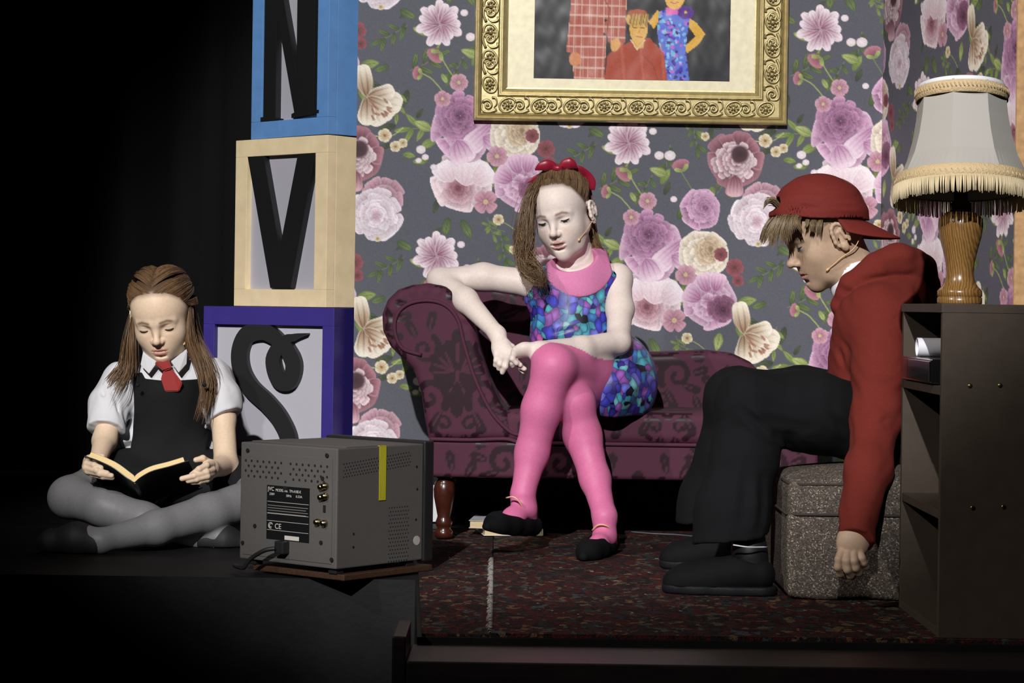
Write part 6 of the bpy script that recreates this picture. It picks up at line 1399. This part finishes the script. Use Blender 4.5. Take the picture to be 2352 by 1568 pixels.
    d.chain([shr, P(250, 930, 5.765), P(240, 1010, 5.70)], [.044, .046, .048], .03); d.chain([shl, P(508, 915, 5.78), P(520, 985, 5.74)], [.044, .046, .046], .03)
    d.cap(P(375, 850, 5.79), P(374, 822, 5.765), .047, .046, .02)
    ar_ = unit(P(240, 1012, 5.70) - P(262, 900, 5.78)); al_ = unit(P(522, 1000, 5.73) - P(505, 905, 5.785))
    def hemcut(c, n, R):            # trims one sleeve only
        c = np.asarray(c); d.add(lambda p: np.where(np.linalg.norm(p - c, axis=1) < R, (p - c) @ n, -.05), .003, 'i')
    hemcut(P(244, 988, 5.72), ar_, .09); hemcut(P(515, 958, 5.755), unit(al_ + V(0, 0, -.25) + V(.35, 0, 0)), .085)
    d.ell(P(370, 806, 5.73), (.045, .055, .030), A, .004, 's')
    d.add(lambda p: .0018 * snoise(p, 15, 8) + .0012 * snoise(p * V(1, 1, .5), 30, 9), .01, 'd')
    d.add(creases([(P(232, 880, 5.73), P(250, 960, 5.71), .006, .004), (P(262, 900, 5.73), P(272, 985, 5.70), .006, .004), (P(500, 870, 5.75), P(520, 950, 5.73), .006, .004), (P(530, 890, 5.75), P(500, 945, 5.72), .005, .003), (P(285, 940, 5.72), P(300, 1020, 5.74), .006, .004), (P(478, 960, 5.73), P(484, 1010, 5.74), .005, .003)]), .01, 'd')
    v, q = d.mesh((-1.12, 5.60, .10), (-.58, 5.98, .56), .0032); v, q = largest_only(v, q); mesh_obj('shirt', v, q, MW, g1)
    def flap(name, poly, th=.003, m=MW, parent=g1):
        q = np.array(poly); n = unit(np.cross(q[1] - q[0], q[2] - q[0])); n = n * (-1 if n[1] > 0 else 1)
        bm = bmesh.new(); a = [bm.verts.new(x + n * th) for x in q]; b = [bm.verts.new(x) for x in q]; k = len(q)
        bm.faces.new(a); bm.faces.new(b[::-1])
        for i in range(k): bm.faces.new([a[i], b[i], b[(i + 1) % k], a[(i + 1) % k]])
        bmesh.ops.bevel(bm, geom=list(bm.edges), offset=th * .35, segments=2, affect='EDGES'); return bm_obj(name, bm, m, parent)
    flap('shirt_collar', [P(330, 806, 5.722), P(362, 832, 5.700), P(343, 858, 5.706), P(324, 838, 5.722)]); flap('shirt_collar', [P(430, 800, 5.728), P(392, 830, 5.702), P(410, 856, 5.706), P(428, 836, 5.724)])
    MT = mat('dark_red_tie', srgb(140, 36, 34), .8, bump=(600, .3, .001))
    tie = flap('tie', [P(376, 851, 5.706), P(396, 848, 5.706), P(420, 880, 5.690), P(412, 900, 5.692), P(380, 900, 5.690), P(370, 872, 5.692)], .006, MT); flap('knot', [P(354, 832, 5.700), P(388, 826, 5.702), P(396, 847, 5.700), P(376, 853, 5.700)], .010, MT, tie)
    # ---- black pinafore: bib, straps and skirt over the lap
    MP = mat('black_school_cloth', (.0085, .0085, .0095), .85, spec=.2); d = Field()
    d.cap(P(386, 905, 5.772), P(388, 1050, 5.80), .089, .096, .03, flat=(V(0, 1, 0), .95)); d.cap(P(386, 1040, 5.82), P(388, 1075, 5.83), .112, .115, .04)
    d.chain([P(360, 1075, 5.80), P(265, 1108, 5.70)], [.088, .068], .05); d.chain([P(420, 1070, 5.80), P(545, 1112, 5.71)], [.088, .068], .05); d.cap(P(300, 1120, 5.66), P(480, 1125, 5.66), .042, .042, .06)
    d.cap(P(300, 876, 5.79), P(470, 870, 5.80), .0490, .0490, .02)
    xa, xb = P(316, 880, 5.72)[0], P(470, 880, 5.72)[0]
    sl = P(300, 900, 5.7)[0]; sr = P(474, 900, 5.7)[0]; zb = P(386, 874, 5.7)[2]; zk = P(386, 1030, 5.8)[2]
    d.add(lambda p: np.where(p[:, 2] > zk, np.maximum(np.maximum(sl - p[:, 0], p[:, 0] - sr), np.minimum(p[:, 2] - zb - (np.abs(p[:, 0] - (sl + sr) / 2) / .1) ** 2 * .008, np.minimum(np.abs(p[:, 0] - xa - (p[:, 2] - zb) * -.55), np.abs(p[:, 0] - xb - (p[:, 2] - zb) * .30)) - .0185)), -.03), .002, 'i')
    d.add(lambda p: .0015 * snoise(p, 14, 18), .01, 'd')
    v, q = d.mesh((-1.10, 5.54, .06), (-.55, 5.99, .46), .0038); v, q = largest_only(v, q); pin = mesh_obj('pinafore', v, q, MP, g1)
    for a in (P(316, 884, 5.660), P(350 + 120, 884, 5.666)): tube_obj('button', [a, a + V(0, -.004, .001)], [.0055, .0045], MP, pin, 12)
    # ---- black pumps
    MS = mat('black_plimsoll', (.009, .009, .010), .7)
    for pts, rs in (([P(226, 1244, 5.335), P(175, 1236, 5.33), P(115, 1244, 5.345), P(100, 1248, 5.35)], [.032, .036, .027, .018]), ([P(462, 1234, 5.528), P(515, 1240, 5.525), P(565, 1250, 5.535)], [.033, .035, .022])):
        s = Field(); s.chain(pts, rs, .016); s.plane(V(0, 0, .002), V(0, 0, -1)); ax = unit(np.asarray(pts[0]) - pts[1]); s.plane(np.asarray(pts[0]) + ax * .004, ax, .003)
        pa = np.array(pts); v, q = s.mesh(pa.min(0) - .06, pa.max(0) + .06, .0032); v, q = largest_only(v, q); mesh_obj('shoe', v, q, MS, g1)
girl_reading()
# ---- the open paperback
def open_book():
    M_pg = mat('yellowed_pages', srgb(226, 200, 146), .8, noise=(300, .12), scale_xyz=(1, 1, 8)); M_cv = mat('black_book_cover', (.010, .010, .011), .35); M_pap = mat('page_paper', srgb(150, 146, 140), .8)
    root = empty('open_book', P(308, 1106, 5.46), 'open black paperback with yellowed pages held in the hands of the reading girl', 'book')
    ax = unit(V(.05, .82, -.42)) * .155
    def block(pts, th, side):
        p = resample(pts, 16); t = np.gradient(p, axis=0); t /= np.linalg.norm(t, axis=1)[:, None]; n = np.cross(t, unit(ax)); n *= np.sign(n[:, 2])[:, None]; n /= np.linalg.norm(n, axis=1)[:, None]
        th = np.interp(np.linspace(0, 1, 16), [0, .15, 1], [.6, 1, 1])[:, None] * th; bot, top = p, p + n * th
        def slab(name, a, b, m, par, e0=0.0, e1=1.0):
            q = np.stack([a + ax * e0, b + ax * e0, b + ax * e1, a + ax * e1], 1).reshape(-1, 3)
            fc = [[i * 4 + k, i * 4 + (k + 1) % 4, (i + 1) * 4 + (k + 1) % 4, (i + 1) * 4 + k] for i in range(15) for k in range(4)] + [[0, 3, 2, 1], [60, 61, 62, 63]]
            return mesh_obj(name, q, fc, m, par, False)
        slab('page_block', bot, top, M_pg, root); slab('page', top + n * .0003, top + n * .0008, M_pap, root, .001, .999)
        ext = p[-1] + t[-1] * .010; pc = np.vstack([p, ext])[1:]; slab('cover', np.vstack([p[:15], ext]) - np.vstack([n[:15], n[-1]]) * .0026, np.vstack([p[:15], ext]) - np.vstack([n[:15], n[-1]]) * .0006, M_cv, root, -.02, 1.03)
    block([P(308, 1107, 5.452), P(292, 1096, 5.452), P(262, 1074, 5.458), P(228, 1058, 5.468), P(203, 1049, 5.478)], .0135, -1)
    block([P(310, 1107, 5.452), P(324, 1095, 5.450), P(350, 1081, 5.452), P(388, 1071, 5.458), P(424, 1060, 5.466)], .0125, 1)
    tube_obj('spine', [P(309, 1109, 5.452), P(309, 1109, 5.452) + ax], .006, M_cv, root, 10, flat=(V(0, .5, .9), .5))
open_book()
# ================================================================= the boy on the pouffe
SKIN3 = srgb(184, 156, 132)
bo = empty('person', F(1700, 1372), 'boy in red hoodie and backwards red cap sitting hunched on the pouffe', 'person')
def boy():
    f = Field(); A = head_axes(80, 24, 0); HD = 4.97
    H = Head(P(1822, 570, HD), A, 1.07, .98, 1.0, mouth_open=.0006, nose=1.0, ear_dy=.012, lip=.8)
    nb = P(2010, 690, 4.98); H.build(f, nb, .043, neck_mid=P(1958, 625, 4.98))
    shn, shf = P(2015, 735, 4.83), P(2010, 735, 5.10)
    f.cap(shn, shf, .045, .045, .03, grp=6); f.cap(P(2020, 740, 4.96), P(2040, 960, 4.93), .075, .08, .05, grp=6)
    el, wr = P(2012, 960, 4.73), P(1968, 1215, 4.50)
    f.chain([shn, el, wr], [.042, .036, .022], .02, grp=7)
    # hanging hand, knuckles towards the audience
    D = 4.475; f.chain([wr, P(1961, 1238, 4.488), P(1957, 1252, D + .004)], [.022, .028, .0295], .012, grp=7, flat=(V(0, 1, .1), .52))
    finger(f, [P(1934, 1266, D), P(1927, 1284, D - .010), P(1925, 1302, D - .010), P(1930, 1317, D + .002), P(1940, 1322, D + .014)], .0088, .0068)
    finger(f, [P(1946, 1268, D - .002), P(1945, 1288, D - .014), P(1947, 1308, D - .014), P(1953, 1321, D - .002), P(1958, 1324, D + .014)], .0088, .0070)
    finger(f, [P(1960, 1268, D - .002), P(1962, 1288, D - .014), P(1966, 1304, D - .012), P(1972, 1315, D), P(1975, 1317, D + .014)], .0086, .0068)
    finger(f, [P(1974, 1266, D), P(1980, 1282, D - .008), P(1984, 1292, D - .006), P(1989, 1301, D + .004), P(1990, 1303, D + .014)], .0080, .0062)
    finger(f, [P(1936, 1252, D + .02), P(1930, 1276, D + .022), P(1936, 1298, D + .022)], .0095, .0075)
    # far arm, legs under the cloth
    f.chain([shf, P(1990, 950, 5.16), P(1890, 960, 5.10)], [.040, .034, .022], .02, grp=7)
    for dz in ((2045, 985, 4.86, 1712, 912, 4.76, 1720, 1270, 4.73), (2045, 970, 5.02, 1680, 905, 5.08, 1660, 1240, 5.14)):
        f.chain([P(*dz[0:3]), P(*dz[3:6])], [.055, .038], .03, grp=8); f.chain([P(*dz[3:6]), P(*dz[6:9])], [.038, .034], .02, grp=8)
    f.chain([P(1722, 1265, 4.73), P(1730, 1320, 4.73)], [.036, .036], .012, grp=9); f.chain([P(1735, 1335, 4.73), P(1600, 1352, 4.72)], [.030, .024], .012, grp=9)
    f.chain([P(1660, 1235, 5.14), P(1665, 1262, 5.15)], [.034, .034], .012, grp=9); f.chain([P(1670, 1280, 5.15), P(1570, 1292, 5.15)], [.026, .022], .012, grp=9)
    v, ff = finish_body(f, (.30, 4.36, .0), (.96, 5.24, .93), .0036, H, hands=[(P(1956, 1285, 4.475), .058)])
    v[:, 2] = np.maximum(v[:, 2], .0090); g = np.zeros(len(v), int)
    for s in range(0, len(v), 40000): g[s:s + 40000] = f.groups(v[s:s + 40000])
    col = np.tile(V(*SKIN3), (len(v), 1)); col[(g == 8) | (g == 9)] = (.008, .008, .009)
    hd = np.linalg.norm(v - H.o, axis=1) < .18; cc = col[hd]; prof = [(0, 40), (25, 36), (45, 8), (60, -8), (72, -18), (80, -24), (90, -4), (105, -22), (125, -46), (180, -50)]
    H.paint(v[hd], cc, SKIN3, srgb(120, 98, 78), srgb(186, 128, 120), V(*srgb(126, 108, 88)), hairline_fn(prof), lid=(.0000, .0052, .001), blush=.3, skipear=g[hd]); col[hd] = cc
    mesh_obj('body', v, ff, M_skin, bo, True, col); H.lashes(bo, (.0000, 0), .0012)
    # ---- cap, worn backwards
    MC = mat('red_cotton_cap', srgb(108, 35, 30), .8, spec=.25, bump=(500, .3, .0008), noise=(260, .08)); d = Field()
    cc_ = P(1881, 503, HD); d.ell(cc_, (.1095, .0830, .0990), None, .01); d.ell(cc_ + V(0, 0, -.004), (.1055, .0790, .0945), None, .002, 's')
    d.plane(P(1880, 503, HD), unit(V(-.02, 0, -1)), .002); d.ell(P(1774, 470, HD), (.026, .045, .0165), None, .003, 's')
    d.add(creases([(P(1800, 470, 4.90), P(1900, 480, 4.885), .004, .002), (P(1800, 450, 4.91), P(1880, 455, 4.89), .004, .002), (P(1905, 470, 4.885), P(1975, 478, 4.91), .004, .002), (P(1850, 420, 4.92), P(1850, 495, 4.885), .0018, .0015), (P(1930, 425, 4.93), P(1945, 495, 4.895), .0018, .0015)]), .01, 'd')
    d.add(lambda p: .0014 * snoise(p * V(.5, 1, 1.8), 14, 31) - .0012 * np.exp(-(((p[:, 1] - HD) / .0020) ** 2)) * (p[:, 2] > cc_[2] + .03), .01, 'd')
    v, q = d.mesh(cc_ - V(.125, .10, .02), cc_ + V(.125, .10, .115), .0028); v, q = largest_only(v, q); cap_ = mesh_obj('cap', v, q, MC, bo)
    tube_obj('button', [P(1873, 407, HD), P(1873, 400, HD)], [.007, .004], MC, cap_, 12)
    # visor sticking out over the nape
    n = 24; rows = []
    for i in range(9):
        t = i / 8.0; ring = []
        for a in np.linspace(-72, 72, n):
            ar = math.radians(a); base = cc_ + V(math.cos(ar) * .1005, math.sin(ar) * .0780, -.002)
            L = .078 * (math.cos(ar * 1.18) ** .55 if abs(a) < 76 else 0); out = base + V(math.cos(ar * .35) * L * t, math.sin(ar * .6) * .010 * t, -.036 * t * (L / .078) ** .8 - .014 * t * (math.sin(ar) ** 2)); ring.append(out)
        rows.append(ring)
    top = np.array(rows).reshape(-1, 3); bot = top - V(0, 0, .0035); vt = np.vstack([top, bot]); fc = []; N = 9 * n
    for i in range(8):
        for j in range(n - 1):
            a = i * n + j; fc += [[a, a + 1, a + n + 1, a + n], [N + a, N + a + n, N + a + n + 1, N + a + 1]]
    for j in range(n - 1): fc += [[j + 1, j, N + j, N + j + 1], [8 * n + j, 8 * n + j + 1, N + 8 * n + j + 1, N + 8 * n + j]]
    for i in range(8): fc += [[i * n, (i + 1) * n, N + (i + 1) * n, N + i * n], [(i + 1) * n + n - 1, i * n + n - 1, N + i * n + n - 1, N + (i + 1) * n + n - 1]]
    mesh_obj('visor', vt, fc, MC, cap_)
    # ---- hair: long fringe under the strap, cropped side
    MH = hair_mat('dark_blond_hair', srgb(122, 102, 76)); grp = []
    FG = []
    for x0, y0, x1, y1, dd in ((1780, 499, 1750, 560, 4.955), (1786, 500, 1762, 570, 4.93), (1797, 502, 1782, 574, 4.908), (1810, 503, 1804, 566, 4.897), (1822, 504, 1826, 556, 4.890), (1834, 505, 1846, 540, 4.887)):
        FG.append([P(x0 + 10, y0 - 14, dd + .026), P(x0, y0, dd), P((x0 + x1) / 2 - 3, (y0 + y1) / 2, dd - .005), P(x1, y1, dd - .001)])
    grp.append((FG, 700, [.003, .004, .005, .003], .0008, .0015, .6, .45))
    FB = [[g_ + V(0, k, 0) for g_ in FG[0]] for k in (0, .02, .045)]; grp.append((FB, 300, [.003, .005, .006, .004], .0008, .0012, .7, .4))
    FH = [[P(1796, 482, HD + k), P(1778, 462, HD + k), P(1764, 462, HD + k), P(1752, 480, HD + k)] for k in (-.03, 0, .03)]; grp.append((FH, 160, [.004, .006, .006, .003], .0009, .001, .6, .3))
    SB = [[P(x, 503, 4.899 + k), P(x - 3, 515, 4.888 + k), P(x - 7, y, 4.888 + k)] for x, y, k in ((1850, 530, .001), (1862, 532, 0), (1876, 534, -.001), (1890, 542, -.002))]
    grp.append((SB, 240, [.001, .002, .002], .0005, .0004, .5, .5))
    strands('hair', grp, MH, bo, 21)
    headset(bo, [H.w(-.062, -.052, -.020), H.w(-.073, -.020, -.042), H.w(-.068, .012, -.050), H.w(-.064, .028, -.056), H.w(-.058, .044, -.062)])
    # ---- white shirt collar
    d = Field(); d.chain([P(1966, 650, 4.975), P(1962, 622, 4.975)], [.058, .056], .02); ca = unit(P(1940, 600, 4.97) - P(2010, 690, 4.98))
    d.plane(P(1968, 598, 4.96), unit(ca + V(.35, 0, .5)), .002); d.plane(P(1960, 690, 4.98), -ca)
    d.cap(P(2010, 690, 4.98), P(1925, 580, 4.97), .0475, .0475, .002, 's')
    v, q = d.mesh(P(1965, 640, 4.98) - .1, P(1965, 640, 4.98) + .1, .0024); v, q = largest_only(v, q); mesh_obj('shirt_collar', v, q, mat('white_collar', srgb(232, 230, 236), .7), bo)
    # ---- hoodie
    MR = mat('red_sweatshirt', srgb(104, 37, 30), .9, spec=.2, bump=(700, .35, .0008), noise=(420, .10)); d = Field()
    d.chain([P(2020, 735, 4.86), P(2015, 735, 5.08)], [.078, .078], .04); d.chain([P(2028, 770, 4.90), P(2022, 860, 4.90), P(2040, 960, 4.90)], [.105, .100, .098], .05); d.chain([P(2028, 770, 5.04), P(2022, 860, 5.04), P(2040, 960, 5.02)], [.105, .100, .098], .05)
    d.chain([P(2045, 690, 4.95), P(2070, 740, 4.96)], [.085, .085], .05)
    d.chain([shn, P(2020, 850, 4.77), el, P(1995, 1080, 4.62), P(1972, 1180, 4.525)], [.062, .052, .0490, .0450, .0395], .03)
    d.chain([P(1970, 1190, 4.52), P(1964, 1238, 4.485)], [.0350, .0365], .008); d.plane(P(1963, 1238, 4.485), unit(P(1963, 1240, 4.485) - P(1980, 1150, 4.55)), .003)
    d.chain([shf, P(1990, 930, 5.16), P(1905, 955, 5.10)], [.058, .048, .040], .03)
    # hood lying in a thick fold round the neck
    hood = [P(1932, 705, 4.90), P(1958, 655, 4.885), P(2012, 616, 4.885), P(2062, 600, 4.91), P(2108, 625, 4.96), P(2128, 665, 4.99)]
    d.chain(hood, [.022, .027, .032, .042, .044, .030], .005); d.chain([P(1940, 700, 5.02), P(1975, 650, 5.06), P(2020, 612, 5.08), P(2070, 602, 5.06), P(2108, 625, 5.0)], [.022, .027, .034, .040, .040], .005)
    d.cap(P(2062, 640, 4.97), P(2090, 690, 4.98), .062, .055, .03)
    d.cap(P(2000, 690, 4.98), P(1920, 585, 4.97), .054, .074, .004, 's')
    d.add(creases([(P(1990, 940, 4.68), P(2050, 985, 4.68), .006, .005), (P(1985, 985, 4.66), P(2045, 960, 4.67), .006, .004), (P(1975, 760, 4.80), P(1990, 900, 4.76), .008, .005), (P(2040, 760, 4.77), P(2050, 900, 4.74), .007, .004), (P(1930, 712, 4.87), P(2000, 680, 4.83), .006, .006), (P(2000, 680, 4.83), P(2110, 700, 4.86), .007, .006), (P(1945, 1200, 4.47), P(2005, 1192, 4.49), .004, .003), (P(1920, 900, 4.83), P(1975, 930, 4.82), .007, .005), (P(1915, 790, 4.85), P(1960, 860, 4.83), .008, .004), (P(1960, 1100, 4.56), P(2020, 1120, 4.57), .006, .003)]), .01, 'd')
    d.add(lambda p: .0024 * snoise(p * V(1, 1, .7), 8, 41) + .0014 * snoise(p * V(1, 1, 1.6), 20, 42), .01, 'd')
    v, q = d.mesh((.62, 4.38, .04), (.98, 5.25, .73), .0040); v, q = largest_only(v, q); mesh_obj('hoodie', v, q, MR, bo)
    # ---- trousers
    MT = mat('charcoal_school_trousers', srgb(20, 21, 23), .9, spec=.12, bump=(800, .25, .0006)); d = Field()
    d.cap(P(2050, 985, 4.88), P(2050, 975, 5.02), .090, .088, .04)
    d.chain([P(2045, 985, 4.87), P(1860, 945, 4.80), P(1722, 926, 4.765)], [.088, .080, .066], .04); d.chain([P(1722, 926, 4.765), P(1712, 1050, 4.75), P(1684, 1170, 4.735), P(1676, 1250, 4.73)], [.066, .066, .074, .080], .03, flat=(V(0, 1, 0), .85))
    d.chain([P(2045, 965, 5.03), P(1850, 930, 5.06), P(1690, 916, 5.09)], [.088, .080, .066], .04); d.chain([P(1690, 916, 5.09), P(1672, 1050, 5.12), P(1640, 1150, 5.14), P(1632, 1205, 5.14)], [.064, .064, .074, .078], .03, flat=(V(0, 1, 0), .85))
    zc = P(1676, 1238, 4.73); d.add(lambda p: np.where(p[:, 2] < .2, np.where(p[:, 1] < 4.94, (p - zc) @ unit(V(.16, 0, -1)), (p - P(1632, 1192, 5.14)) @ unit(V(.14, 0, -1))), -.05), .003, 'i')
    d.add(creases([(P(1785, 1015, 4.69), P(1700, 935, 4.70), .007, .007), (P(1790, 1030, 4.69), P(1880, 1010, 4.72), .007, .006), (P(1740, 960, 4.69), P(1860, 985, 4.71), .008, .005), (P(1660, 900, 4.70), P(1610, 1180, 4.67), .005, -.003), (P(1720, 1040, 4.68), P(1700, 1230, 4.66), .010, .005), (P(1900, 940, 4.72), P(1960, 1010, 4.74), .008, .005), (P(1760, 1080, 4.69), P(1745, 1240, 4.67), .008, .004)]), .01, 'd')
    d.add(lambda p: .0024 * snoise(p * V(1, 1, .6), 9, 51) - .004 * np.exp(-(((p - P(1775, 1010, 4.72)) @ unit(V(.5, 0, .86))) / .006) ** 2) * np.exp(-(np.linalg.norm(p - P(1790, 1000, 4.72), axis=1) / .07) ** 2) + .0010 * snoise(p, 26, 52), .01, 'd')
    v, q = d.mesh((.34, 4.60, .02), (.97, 5.26, .50), .0048); v, q = largest_only(v, q); mesh_obj('trousers', v, q, MT, bo)
    MWt = mat('white_hem_tape', srgb(200, 200, 205), .7); tube_obj('hem_thread', resample([P(1684, 1251, 4.665), P(1720, 1256, 4.66), P(1762, 1256, 4.69)], 10), .0016, MWt, bo, 6)
    # ---- canvas slip-ons
    MS = mat('black_canvas_shoe', (.0045, .0045, .0055), .8, spec=.15, bump=(900, .3, .0006)); ML = mat('dark_rubber_sole', (.008, .008, .010), .6, spec=.2)
    for hx, hy, tx, ty, hgt in ((1778, 1366, 1524, 1358, 1.0), (1700, 1306, 1522, 1300, .95)):
        he, to = F(hx, hy, .0075), F(tx, ty, .0075); to[1] = he[1] + (.02 if hgt == 1 else 0.0); ax = unit(to - he); L = np.linalg.norm(to - he); sd = np.cross(ax, V(0, 0, 1)); w = lambda a, b, c: he + ax * a * L + sd * b + V(0, 0, c)
        s = Field(); s.chain([w(.14, 0, .042), w(.32, 0, .044), w(.55, .002, .034), w(.80, .003, .024), w(.90, .002, .020)], [.034, .035, .036, .034, .026], .02)
        s.plane(w(0, 0, .014), V(0, 0, -1), .002); s.ell(w(.20, 0, .095), V(.046, .03, .040), np.stack([ax, sd, V(0, 0, 1)], 1), .005, 's')
        lo, hi = np.minimum(he, to) - .06, np.maximum(he, to) + .06; v, q = s.mesh(lo, hi + V(0, 0, .06), .0032); v, q = largest_only(v, q); o = mesh_obj('shoe', v, q, MS, bo)
        s = Field(); s.chain([w(.13, 0, .012), w(.4, 0, .012), w(.70, .003, .012), w(.89, .002, .014)], [.036, .034, .038, .030], .02); s.plane(w(0, 0, .0005), V(0, 0, -1), .002); s.plane(w(0, 0, .0185), V(0, 0, 1), .002)
        v, q = s.mesh(lo, hi, .0032); v, q = largest_only(v, q); mesh_obj('sole', v, q, ML, o)
boy()
